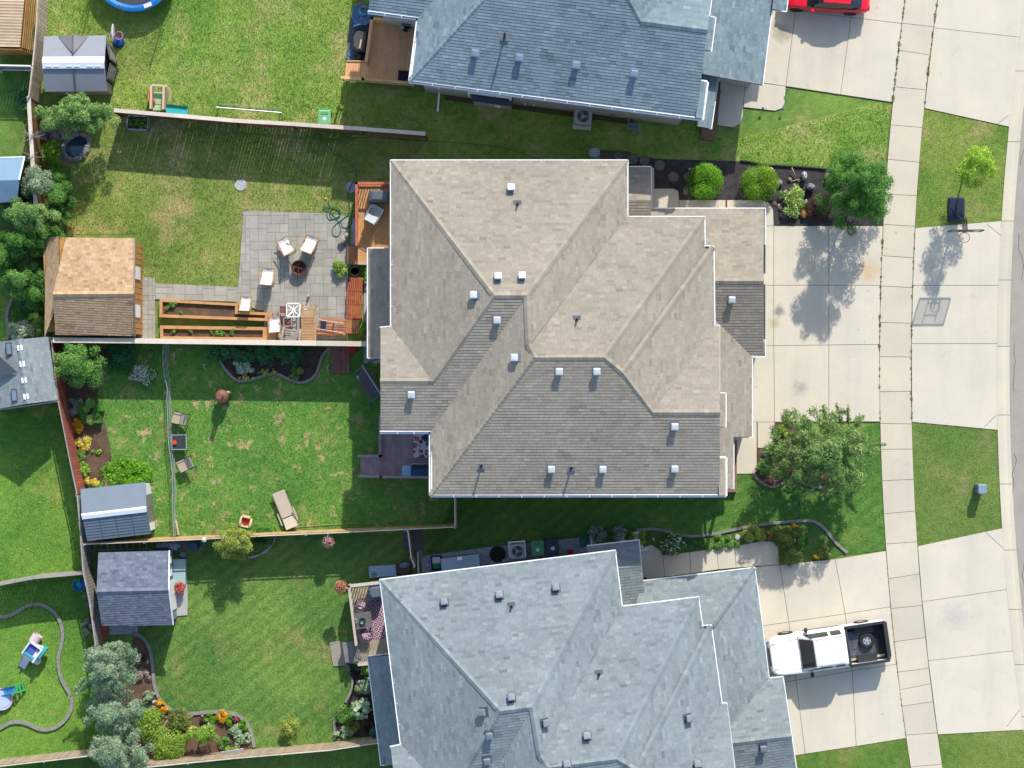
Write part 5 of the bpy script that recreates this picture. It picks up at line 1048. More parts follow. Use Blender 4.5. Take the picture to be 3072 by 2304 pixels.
# ------------------------------------------------------------------ shrubs, perennials and flowers
S_ = shrub
S_('globe_cedar', 'clipped bright green globe cedar nearest the porch', 'P', 2115, 545, 51, 1.25, 'cedar', .04, 1.5, compact=True)
S_('globe_cedar', 'clipped globe cedar with amber tips next to the walkway corner', 'P', 2279, 549, 52, 1.25, 'cedar2', .04, 1.5, compact=True)
S_('hydrangea', 'lime green hydrangea with white heads among boulders', 'P', 2379, 597, (34, 44), .8, 'lime', .06, 1, ('white', 90, .045))
S_('ninebark', 'dark purple shrub beside the deep green tree', 'P', 2453, 620, (38, 34), .7, 'purple', .04)
for i, (t, x, y, r_, h, p, lf, lab, nm, fl) in enumerate([
    ('P', 2298, 1372, (18, 16), .5, 'grey', .05, 'grey-green perennial at the walkway corner under the crabapple', 'perennial', None),
    ('P', 2344, 1300, (17, 22), .5, 'lime', .06, 'light green plant in the soil strip by the driveway', 'perennial', None),
    ('P', 2316, 1437, (10, 14), .4, 'mid', .05, 'pink flower clump inside the pinkish kerb', 'flowers', ('pink', 150, .05)),
    ('P', 2342, 1416, (13, 11), .35, 'lime', .05, 'yellow flowers between hosta and crabapple', 'flowers', ('yellow', 60, .05)),
    ('P', 2372, 1446, (19, 18), .45, 'teal', .05, 'teal green groundcover spilling over the pinkish kerb', 'perennial', None),
    ('P', 1790, 1601, (28, 20), .6, 'grey', .05, 'grey flowering shrub nearest the post in the shaded bed', 'shrub', ('white', 120, .03)),
    ('P', 1858, 1599, (24, 21), .6, 'grey', .05, 'grey flowering shrub right of its neighbour in the shaded bed', 'shrub', ('white', 120, .03)),
    ('P', 1892, 1606, (18, 20), .6, 'dark', .05, 'dark green filler shrub in the shaded bed', 'shrub', None),
    ('P', 1920, 1618, (16, 22), .7, 'lime', .06, 'lime green shrub at the porch roof corner', 'shrub', None),
    ('P', 2018, 1638, (32, 28), .8, 'dark', .06, 'rose bush covered in white blooms near the round porch', 'rose bush', ('white', 130, .06)),
    ('P', 2070, 1630, (20, 24), .3, 'teal', .05, 'dark creeping juniper beside the white rose bush', 'juniper', None),
    ('P', 2150, 1629, (78, 21), .35, 'mid', .045, 'long bright creeping juniper along the kerb', 'juniper', None),
    ('P', 2263, 1604, (34, 26), .85, 'yel', .045, 'golden cypress at the bend of the walkway', 'shrub', None),
    ('P', 2352, 1609, (34, 30), .9, 'olive', .04, 'upper left olive round bush in the front bed', 'shrub', None),
    ('P', 2408, 1621, (22, 26), .8, 'dark', .04, 'dark round bush right of the upper olive bush', 'shrub', None),
    ('P', 2370, 1665, (36, 29), .9, 'olive', .04, 'lower olive round bush touching the walkway', 'shrub', None),
    ('P', 2480, 1657, (28, 18), .6, 'olive', .045, 'low olive bush beside the orange flowers', 'shrub', None),
    ('P', 2384, 1580, (9, 12), .35, 'mid', .05, 'orange flowers above the olive bushes', 'flowers', ('orange', 90, .05)),
    ('P', 2451, 1668, (9, 9), .35, 'mid', .05, 'orange flowers at the driveway edge', 'flowers', ('orange', 90, .05)),
    ('P', 2312, 1600, (10, 9), .3, 'dry', .05, 'peach coloured flowers between cypress and olive bush', 'flowers', ('orange', 40, .04)),
    ('P', 2302, 1617, (9, 7), .3, 'mid', .05, 'small red flowers at the walkway bend', 'flowers', ('red', 70, .04)),
    ('P', 365, 1072, (44, 40), 1.0, 'teal', .07, 'dark leafy perennials under the capped fence', 'perennial', None),
    ('P', 452, 1053, (18, 16), .7, 'mid', .07, 'small green plant under the fence near the netting', 'perennial', None),
    ('P', 424, 1126, (37, 30), .7, 'mid', .05, 'large mound of small white flowers', 'flowers', ('white', 700, .04)),
    ('P', 662, 1058, (36, 26), .8, 'teal', .06, 'leftmost dark bush in the scalloped bed', 'shrub', None),
    ('P', 735, 1062, (44, 26), .9, 'teal', .06, 'second dark bush from the left in the scalloped bed', 'shrub', None),
    ('P', 806, 1064, (42, 30), .9, 'teal', .06, 'middle dark bush in the scalloped bed', 'shrub', None),
    ('P', 868, 1062, (38, 30), .9, 'teal', .06, 'dark bush above the pink roses in the scalloped bed', 'shrub', None),
    ('P', 728, 1102, (34, 20), .6, 'varig', .05, 'pale lilac flower mound at the left of the scalloped bed', 'flowers', ('white', 220, .035)),
    ('P', 740, 1130, (30, 8), .3, 'mid', .05, 'yellow flower strip along the scalloped kerb', 'flowers', ('yellow', 200, .04)),
    ('P', 800, 1116, (34, 10), .3, 'mid', .05, 'pale yellow flowers along the middle of the scalloped kerb', 'flowers', ('yellow', 130, .035)),
    ('P', 892, 1120, (24, 20), .5, 'mid', .06, 'green plant with a few pink blooms in the scalloped bed', 'rose bush', ('pink', 14, .08)),
    ('P', 378, 1418, (80, 36), .8, 'cedar', .085, 'bright green broad-leaved bush above the slate-blue shed', 'shrub', None),
    ('P', 232, 1275, (16, 26), .4, 'orange', .07, 'orange wilting leaves beside the redwood boards', 'perennial', None),
    ('P', 246, 1325, (22, 24), .4, 'yellow', .08, 'yellow green leaves in the soil strip by the redwood boards', 'perennial', None),
    ('P', 240, 1368, (20, 16), .4, 'mid', .06, 'green leaves in the lower soil strip', 'perennial', None),
    ('P', 248, 1408, (18, 22), .4, 'lime', .06, 'light green plant at the narrow end of the soil strip', 'perennial', None),
    ('P', 272, 1446, (24, 14), .5, 'yellow', .08, 'yellow-orange leaves at the corner of the slate-blue shed', 'perennial', None),
    ('P', 222, 1222, (22, 30), .4, 'grey', .06, 'silvery plant between redwood boards and rhubarb', 'perennial', None),
    ('P', 290, 1352, (14, 10), .25, 'lime', .05, 'tiny seedlings in the bare soil strip', 'seedlings', None),
    ('P', 62, 992, (38, 28), .6, 'varig', .055, 'lilac and white flower bush by the grey shed roof', 'flowers', ('white', 260, .035)),
    ('P', 76, 912, (28, 24), .5, 'teal', .055, 'blue-green perennial left of the tan shed', 'perennial', None),
    ('P', 126, 915, (20, 26), .6, 'mid', .06, 'green perennial touching the tan shed roof edge', 'perennial', None),
    ('P', 128, 984, (22, 26), .5, 'mid', .06, 'mid green perennial next to the lime hosta', 'perennial', None),
    ('P', 60, 950, (26, 26), .4, 'dark', .05, 'low dark groundcover behind the curved kerb', 'perennial', None),
    ('P', 70, 300, (28, 36), .6, 'teal', .06, 'dark shrub behind the narrow beige fence', 'shrub', None),
    ('P', 78, 323, (18, 10), .8, 'lime', .06, 'lime sprig poking past the beige fence cap', 'shrub', None),
    ('P', 152, 456, (30, 30), 1.6, 'cedar', .07, 'bright green bush at the pond edge', 'shrub', None),
    ('P', 170, 515, (34, 26), 1.2, 'dark', .06, 'dark bush under the bright one at the pond', 'shrub', None),
    ('P', 448, 2178, (48, 46), 1.2, 'lime', .06, 'lime green shrub beside the middle blue-grey tree', 'shrub', None),
    ('P', 500, 2238, (46, 46), 1.5, 'lime', .055, 'large lime green shrub at the lower fence', 'shrub', None),
    ('P', 420, 2150, (28, 22), 1.0, 'cedar', .07, 'bright leafy shrub against the middle blue-grey tree', 'shrub', None),
    ('P', 533, 2160, (34, 30), .7, 'olive', .05, 'olive brown shrub under the orange lilies', 'shrub', None),
    ('P', 630, 2155, (17, 15), .45, 'cedar', .04, 'first clipped green mound along the curved kerb', 'boxwood', None),
    ('P', 685, 2164, (16, 16), .45, 'cedar', .04, 'clipped green mound beside the orange lilies', 'boxwood', None),
    ('P', 726, 2177, (16, 15), .45, 'cedar', .04, 'clipped green mound at the end of the curved kerb', 'boxwood', None),
    ('P', 708, 2160, (11, 10), .4, 'purple', .04, 'small plum red mound between green mounds', 'barberry', ('pink', 50, .03)),
    ('P', 606, 2164, (10, 9), .4, 'purple', .04, 'small dark red mound left of the first green mound', 'barberry', None),
    ('P', 446, 2091, (17, 17), .5, 'varig', .07, 'white edged hosta near the stepping stone', 'hosta', None),
    ('P', 478, 2112, (14, 10), .4, 'orange', .06, 'upper orange lily patch at the curved kerb', 'flowers', ('orange', 160, .06)),
    ('P', 495, 2130, (14, 10), .4, 'orange', .06, 'lower orange lily patch at the curved kerb', 'flowers', ('orange', 160, .06)),
    ('P', 666, 2150, (16, 15), .4, 'orange', .06, 'orange lilies between two clipped mounds', 'flowers', ('orange', 200, .06)),
    ('P', 570, 2183, (11, 7), .3, 'mid', .05, 'small yellow flowers in the bark soil', 'flowers', ('yellow', 60, .06)),
    ('P', 555, 2212, (14, 12), .4, 'lime', .05, 'small green plant left of the flat juniper', 'perennial', None),
    ('P', 699, 2190, (25, 21), .4, 'varig', .07, 'variegated hosta left of the third clipped mound', 'hosta', None),
    ('P', 724, 2217, (28, 20), .4, 'varig', .07, 'large variegated hosta by the lower kerb end', 'hosta', None),
    ('P', 670, 2230, (20, 18), .4, 'mid', .07, 'green hosta next to the white board', 'hosta', None),
    ('P', 696, 2252, (16, 16), .9, 'lime', .06, 'trailing green plant over the fence', 'vine', None),
    ('P', 630, 2172, (9, 7), .3, 'white', .04, 'tiny white flowers below the first clipped mound', 'flowers', None),
    ('P', 869, 2186, (26, 27), 1.2, 'yel', .055, 'cream yellow standard shrub on the striped lawn', 'shrub', None),
    ('P', 1038, 2150, (32, 36), .5, 'mid', .085, 'glossy dark green hosta at the right border', 'hosta', None),
    ('P', 1029, 2193, (27, 22), .4, 'varig', .07, 'white edged hosta at the corner of the right border', 'hosta', None),
    ('P', 1104, 2172, (24, 24), .4, 'purple', .06, 'dark purple foliage next to the lean-to roof', 'perennial', None),
    ('P', 1100, 2118, (18, 24), .35, 'purple', .06, 'purple leaves above the blue hosta', 'perennial', None),
    ('P', 1062, 2015, (15, 15), .4, 'purple', .05, 'small purple plant at the top of the right border', 'perennial', None),
    ('P', 1066, 1999, (18, 14), .4, 'teal', .06, 'green plant below the weathered deck steps', 'perennial', None),
    ('P', 1097, 2012, (20, 18), .5, 'lime', .07, 'bright lime plant by the weathered deck', 'perennial', None),
    ('P', 1090, 2056, (24, 26), .5, 'varig', .06, 'silver white plant along the lean-to roof', 'perennial', None),
    ('P', 1080, 2070, (13, 11), .5, 'yel', .06, 'golden plant among the silver foliage', 'perennial', None),
    ('P', 1060, 2185, (20, 24), .3, 'olive', .05, 'low olive groundcover near the rain barrel', 'perennial', None),
    ('P', 1125, 1958, (22, 8), .5, 'lime', .06, 'lime leaves poking over the deck edge', 'perennial', None),
    ('P', 1018, 806, (24, 26), .8, 'lime', .06, 'feathery light green fern at the patio steps', 'fern', None),
    ('P', 1098, 830, (9, 28), .9, 'cedar', .06, 'upper green bush against the bay roof', 'shrub', None),
    ('P', 1090, 992, (16, 26), .9, 'cedar', .06, 'green bush at the end of the slatted benches', 'shrub', None),
    ('P', 790, 1612, (26, 30), .5, 'dark', .05, 'dark low plants inside the white stone ring', 'perennial', None),
    ('P', 740, 1600, (30, 18), .5, 'dark', .05, 'dark leafy plants beside the yellow-green maple', 'perennial', None),
    ('P', 648, 1600, (10, 10), .4, 'mid', .05, 'small pink blooms left of the yellow-green maple', 'flowers', ('pink', 30, .05)),
    ('P', 262, 1880, (14, 24), .4, 'dry', .06, 'dry twiggy plant left of the weathered fence', 'perennial', None),
    ('P', 262, 1800, (14, 20), .4, 'dry', .06, 'dry brown weeds beside the weathered fence', 'perennial', None),
    ('P', 425, 2030, (26, 22), .35, 'dry', .05, 'dry pale groundcover in the border corner', 'perennial', None),
    ('P', 400, 2025, (14, 18), .4, 'mid', .06, 'green plant next to the dry groundcover', 'perennial', None),
    ('P', 430, 1972, (12, 10), .3, 'purple', .05, 'dark red sprig inside the curved kerb', 'perennial', None),
    ]):
    S_(nm.replace(' ', '_'), lab, t, x, y, r_, h, p, lf, 1, fl, cat=nm if nm not in ('flowers', 'seedlings') else ('flower' if nm == 'flowers' else 'plant'), seed=100 + i)
bigleaf('rhubarb', 'rhubarb with huge ribbed green leaves in the left border', 'P', 276, 1238, 46, .6, 'dark', 11, .42, 3, stalk=mat('red_stalk', A(150, 50, 60), .6))
bigleaf('hosta', 'lime hosta between the grey shed roof and the tan shed', 'P', 104, 955, 22, .4, 'lime', 12, .22, 4, 'hosta')
bigleaf('hosta', 'blue-green hosta with broad leaves in the right border', 'P', 1084, 2128, 38, .5, 'varig', 26, .22, 5, 'hosta')
bigleaf('hosta', 'fresh green hosta at the walkway corner beside the pink flowers', 'P', 2293, 1400, 26, .4, 'mid', 18, .2, 6, 'hosta')
# flat juniper on a short stem
tree('juniper', 'flat topped light green juniper casting a square shadow on brown soil', 'P', 607, 2205, (62, 30), (.9, 1.35), 'lime', 3800, .05, 30, .22, 21, ('P', 600, 2215), trunk=.05, cat='juniper', fill=.6)
# dead twigs at the pond fence
tw = MB(); rn = random.Random(4)
for i in range(34):
    a = W('y5', rn.uniform(560, 720), rn.uniform(1040, 1120), 1.9) if i < 24 else W('y5', 600, 1470, 1.9); q = a + Vector((rn.uniform(-.5, .7), rn.uniform(-.35, .3), rn.uniform(.0, .5)))
    tw.tube([a, a.lerp(q, .5) + Vector((0, 0, .1)), q], .012, 4, .004)
tag(tw.build('dead_branches', mat('twig', A(190, 176, 166), .9), None), 'bare grey twigs tangled over the narrow fence by the pond', 'branches')
for lab, (t, x, y, r_, h), bcol, hang in (('hanging basket of pink flowers on the slim fence', ('P', 985, 1626, 18, 1.4), 'pink', ('P', 985, 1600, 1.7)), ('hanging basket of coral flowers on the weathered deck corner', ('P', 1023, 1762, 20, 1.9), 'red', ('P', 1046, 1762, 2.0))):
    c = W(t, x, y, h); r = thing('hanging_basket', lab, 'basket', (c.x, c.y, 0), 0, None, True)
    MB().lathe((c.x, c.y, h - .22), [(.06, 0), (.14, .1), (.17, .2), (.15, .2)], 14).build('pot', mat('basket', A(70, 56, 44), .9), r)
    V, val = leaf_arrays([(c.x, c.y, h + .05, r_ / 60, r_ / 60, .18)], 420, .055, 3); link('foliage', leaf_mesh('foliage', V, val, PL['mid']), r)
    V, val = leaf_arrays([(c.x, c.y, h + .1, r_ / 58, r_ / 58, .2)], 130, .05, 4, fill=.9, aspect=1); link('blossom', leaf_mesh('blossom', V, val, PL[bcol]), r)
    e = W(*hang); MB().tube([(e.x, e.y, h - .1), (e.x, e.y, h + .45), ((e.x + c.x) / 2, (e.y + c.y) / 2, h + .5), (c.x, c.y, h + .42), (c.x, c.y, h + .05)], .012, 5).build('hook', steel, r)
# weeds in the pavement joints
wb = []; rn = random.Random(8)
for i in range(150):
    y = rn.choice((rn.uniform(0, 310), rn.uniform(690, 1260))); x = (xl(y) if rn.random() < .6 else xr(y)) + rn.uniform(-1, 1); p = W('P', x, y); s = rn.uniform(.015, .05) * (1.8 if rn.random() < .15 else 1); wb.append((p.x, p.y, .075, s, s * 1.8, .03))
for i in range(60):
    y = rn.uniform(1660, 2210); p = W('P', xl(y), y); wb.append((p.x, p.y, .075, .022, .035, .02))
V, val = leaf_arrays(wb, 4600, .028, 5); wo = link('weeds', leaf_mesh('weeds', V, val, PL['olive'])); tag(wo, 'small weeds growing in the joints of the pavement', 'weeds'); wo['kind'] = 'stuff'

# ------------------------------------------------------------------ stones, pond, stumps
STN = {}
def stone(name, label, t, x, y, r_, h, col, seed=1, cat='rock', group=None, flat=False):
    c = W(t, x, y, h * .4); rx, ry = (r_ if hasattr(r_, '__len__') else (r_, r_)); mb = MB()
    if flat:
        rn = random.Random(seed); mb.prism([(c.x + rx / 60 * math.cos(a) * rn.uniform(.82, 1.05), c.y + ry / 60 * math.sin(a) * rn.uniform(.82, 1.05)) for a in [2 * math.pi * i / 11 for i in range(11)]], 0, h)
    else: mb.blob((0, 0, 0), (rx / 60, ry / 60, h * .62), 9, 6, .16, seed=seed); mb.v = [(v[0] + c.x, v[1] + c.y, max(0, v[2] + h * .38)) for v in mb.v]
    o = mb.build(name, mat('stone_%d_%d_%d' % col, A(*col), .9, .14, 3, grain=.15), None); tag(o, label, cat, group); return o
g_, t_, o_, w_s = (150, 150, 148), (166, 150, 128), (206, 156, 84), (206, 204, 200)
for i, a in enumerate([('rock', 'small white rock by the amber globe cedar', 'z6', 1245, 150, (7, 6), .2, w_s), ('rock', 'small tan rock left of the driftwood', 'z6', 1393, 233, (6, 7), .2, t_),
    ('rock', 'tall white rock right of the driftwood', 'z6', 1508, 202, (8, 13), .5, w_s), ('rock', 'round grey rock touching the amber globe cedar', 'z6', 1315, 260, (9, 10), .3, g_),
    ('rock', 'tan boulder beside the deep green tree', 'z6', 1690, 218, (9, 14), .35, t_), ('rock', 'tall grey standing rock above the purple shrub', 'z6', 1558, 290, (13, 12), .6, g_),
    ('rock', 'brown rock left of the nearest globe cedar', 'z6', 576, 208, (9, 11), .25, (140, 122, 110)), ('rock', 'long grey rock leaning toward the nearest globe cedar', 'z6', 570, 318, (8, 14), .22, g_),
    ('rock', 'orange sandstone block below the hydrangea', 'z6', 1505, 498, (11, 17), .35, o_), ('rock', 'small orange stone below the hydrangea', 'z6', 1440, 525, (8, 8), .2, o_),
    ('rock', 'plum grey rock at the lower left of the hydrangea', 'z6', 1345, 515, (14, 9), .25, (104, 96, 104)), ('rock', 'dark grey rock left of the hydrangea', 'z6', 1318, 385, (7, 7), .2, (110, 108, 108)),
    ('rock', 'pale small stone in the mulch left of the hydrangea', 'z6', 1306, 438, (5, 5), .12, w_s), ('rock', 'brown flat stone near the walkway bend', 'z6', 1276, 425, (7, 7), .1, (130, 104, 92)),
    ('rock', 'white pointed stone above the orange sandstone', 'z6', 1523, 412, (5, 9), .25, w_s), ('rock', 'small grey stone under the amber globe cedar', 'z6', 1272, 328, (5, 7), .15, g_),
    ('rock', 'grey pebble stone in the mulch below the dark rock', 'z6', 1320, 462, (7, 6), .14, g_)]):
    stone(*a[:7], a[7], 20 + i)
for i, (x, y) in enumerate(((600, 151), (627, 152))): stone('pebble', 'two round white pebbles in the black mulch', 'z6', x, y, 3.4, .08, w_s, i, 'pebble', 'white pebbles in the mulch')
for i, (lab, x, y, q) in enumerate((('flat white stepping stone on the patio lawn', 722, 554, (19, 19)), ('pale blue stepping stone beside the red railing', 1052, 562, (15, 19)), ('pale stone slab on the shaded strip between the houses', 1783, 458, (19, 17)))):
    stone('stepping_stone', lab, 'P', x, y, q, .035, (205, 206, 208) if i != 1 else (170, 184, 198), 50 + i, 'stone', None, True)
stone('stepping_stone', 'hexagonal grey stepping stone in the brown soil', 'P', 442, 2124, (12, 11), .05, g_, 4, 'stone', None, True)
stone('stepping_stone', 'hexagonal grey stone by the blue gravel', 'P', 1260, 1661, (11, 11), .05, (150, 156, 156), 6, 'stone', None, True)
stone('stone_disc', 'round white garden stone beside the golden cypress', 'P', 2212, 1610, 9, .1, w_s, 7, 'stone', None, True)
for i, (lab, x, y, a, b) in enumerate((('long white stone lying along the kerb', 575, 2148, 7, 4), ('short white stone along the kerb', 607, 2147, 5, 3.5), ('round white stone beside the upper lilies', 461, 2106, 6, 6), ('white stone in the front bed between olive bushes', 2383, 1622, 5, 7), ('pale stone in the shaded porch bed', 1960, 1618, 5, 6), ('white stone near the dark red sprig', 443, 1986, 4, 6))): stone('rock', lab, 'P', x, y, (a, b), .12, w_s, 60 + i)
rn = random.Random(2)
for i in range(15):
    a = .08 + i * .098; stone('edging_stone', 'white edging stones ringing the dark plants', 'P', 738 + 86 * math.cos(a), 1602 + 70 * math.sin(a), (rn.uniform(4, 6), rn.uniform(3.5, 5)), .14, w_s, 80 + i, 'rock', 'white edging stones')
for i, (lab, x, y, q) in enumerate((('wood slice stepping pad nearest the porch pad', 475, 212, 16), ('grey wood slice pad between lawn and porch', 365, 122, 17), ('dark wood slice pad beside the house corner', 245, 86, 16), ('darkest wood slice pad in the row', 152, 74, 17), ('worn wood slice pad at the end of the row', 40, 44, 14))):
    c = W('z6', x, y); r = thing('wood_slice', lab, 'stump', (c.x, c.y, 0), 0, None, True); rr = q / 60; rn = random.Random(i)
    p = [(c.x + rr * math.cos(a) * rn.uniform(.93, 1.05), c.y + rr * math.sin(a) * rn.uniform(.93, 1.05)) for a in [2 * math.pi * k / 16 for k in range(16)]]
    MB().prism(p, 0, .06).build('bark_ring', mat('bark_dark', A(96, 82, 74), .95), r); MB().prism(inset(p, .02), 0, .066).build('cut_face', mat('cut_wood', A(134, 122, 110), .9, .2, 6, grain=.2), r)
r = thing('driftwood', 'forked driftwood branch lying in the black mulch', 'branch', W('z6', 1450, 240), 0, None, True)
mb = MB(); f = lambda x, y, z: W('z6', x, y, z)
for pts, r0 in (([(1410, 140, .3), (1430, 185, .2), (1455, 235, .1)], .035), ([(1455, 235, .1), (1420, 245, .08), (1388, 258, .05)], .03), ([(1455, 235, .1), (1485, 240, .1), (1495, 228, .12)], .03), ([(1455, 235, .1), (1470, 255, .05), (1465, 268, .03)], .03)): mb.tube([f(*p) for p in pts], r0, 7, r0 * .5)
mb.build('branch', mat('driftwood', A(186, 166, 138), .8, .15, 6), r, smooth=True)
# the splash log across the walkway edge
MB_ = MB().box(W('z6', 893, 422, .06), (.07, .42, .06)); tag(MB_.build('splash_block', mat('rust_red', A(120, 62, 50), .8)), 'rust red downspout extension across the front walkway', 'downspout')
# pond
r = thing('garden_pond', 'dark garden pond with rock rim under the pale tree', 'pond', W('y5', 1470, 1280), 0, None, True)
pp = [(1420, 1075), (1560, 1065), (1670, 1110), (1700, 1200), (1650, 1330), (1600, 1440), (1520, 1490), (1400, 1510), (1290, 1470), (1240, 1380), (1230, 1280), (1300, 1180)]
P3 = [W('y5', *p) for p in pp]; wm, nt, b = new_mat('pond_water'); b.inputs['Base Color'].default_value = (.012, .03, .05, 1); b.inputs['Roughness'].default_value = .08; b.inputs['Specular IOR Level'].default_value = .12
MB().prism([(p.x, p.y) for p in smooth_line(P3 + [P3[0]], 3)[:-1]], -.03, .1).build('water', wm, r); NOGRASS.append([(p.x, p.y) for p in P3])
rn = random.Random(6); c0 = sum(P3, Vector()) / len(P3)
for i in range(30):
    a = i / 30 * len(P3); k = int(a); p = P3[k % len(P3)].lerp(P3[(k + 1) % len(P3)], a - k); p = c0 + (p - c0) * 1.08; mb = MB(); s = rn.uniform(.1, .17)
    mb.blob((p.x, p.y, .1), (s, s * rn.uniform(.7, 1), .09), 8, 5, .2, seed=i); mb.build('rim_stone', mat('rim_stone', A(142, 138, 136), .9, .2, 5, rnd=.2), r)
rs_ = thing('rockery', 'heap of grey slabs forming the dry waterfall beside the pond', 'rockery', W('y5', 1000, 1050), 0, None, True)
for i, (x, y, a, b_, z) in enumerate(((900, 960, .5, .3, .3), (1050, 1080, .42, .3, .35), (780, 1050, .3, .35, .4), (1170, 1000, .3, .2, .3), (700, 850, .25, .35, .5), (1330, 990, .4, .18, .25), (1250, 1060, .25, .16, .15), (1160, 1120, .25, .14, .2), (860, 1130, .3, .2, .3), (700, 1010, .25, .2, .45), (960, 1000, .2, .14, .5), (1450, 960, .3, .15, .2), (660, 700, .12, .5, .4), (1230, 1480, .3, .18, .12), (1350, 1530, .3, .15, .1))):
    q = W('y5', x, y); m = MB(); m.blob((q.x, q.y, z * .4), (a * .75, b_ * .75, z * .5), 8, 5, .2, seed=i); m.build('slab', mat('slate_slab', A(136, 132, 138), .85, .2, 3, rnd=.2), rs_)

# ------------------------------------------------------------------ vehicles
def wheel(r, x, y, R, wd, tyre, rim, side):
    o = MB(); M = Matrix.Rotation(math.pi / 2, 4, 'X')
    prof = [(R * .6, -wd / 2), (R * .9, -wd / 2), (R, -wd * .36), (R, wd * .36), (R * .9, wd / 2), (R * .6, wd / 2)]
    m = MB().lathe((0, 0, 0), prof, 28); m.v = [tuple((M @ Vector(v)) + Vector((x, y, R))) for v in m.v]; w_ = m.build('wheel', tyre, r, smooth=False)
    m = MB().lathe((0, 0, 0), [(R * .61, -wd * .4), (R * .61, wd * .4)], 20); m.v = [tuple((M @ Vector(v)) + Vector((x, y, R))) for v in m.v]; m.build('rim', rim, w_)
    for k in range(5):
        a = k * 1.2566; m = MB().bar((x, y + side * wd * .42, R), (x + R * .55 * math.cos(a), y + side * wd * .42, R + R * .55 * math.sin(a)), .1, .03, (0, 1, 0)); m.build('spoke', rim, w_)
TYRE = mat('tyre', (.02, .02, .02, 1), .85); ALLOY = mat('alloy', (.6, .6, .6, 1), .35, metal=.7); GLASS = mat('car_glass', (.012, .016, .02, 1), .06, .1, 2, spec=.7); BLK = mat('black_plastic', (.03, .032, .035, 1), .55)
def rrect(x, hw, z0, z1, n=3, rt=.1, rb=.08):
    """ring across the car at station x"""
    pts = []
    for (cy, cz, a0, rr) in ((hw - rb, z0 + rb, -90, rb), (hw - rt, z1 - rt, 0, rt), (-(hw - rt), z1 - rt, 90, rt), (-(hw - rb), z0 + rb, 180, rb)):
        for k in range(n + 1): a = math.radians(a0 + 90 * k / n); pts.append(Vector((x, cy + rr * math.cos(a), cz + rr * math.sin(a))))
    return pts
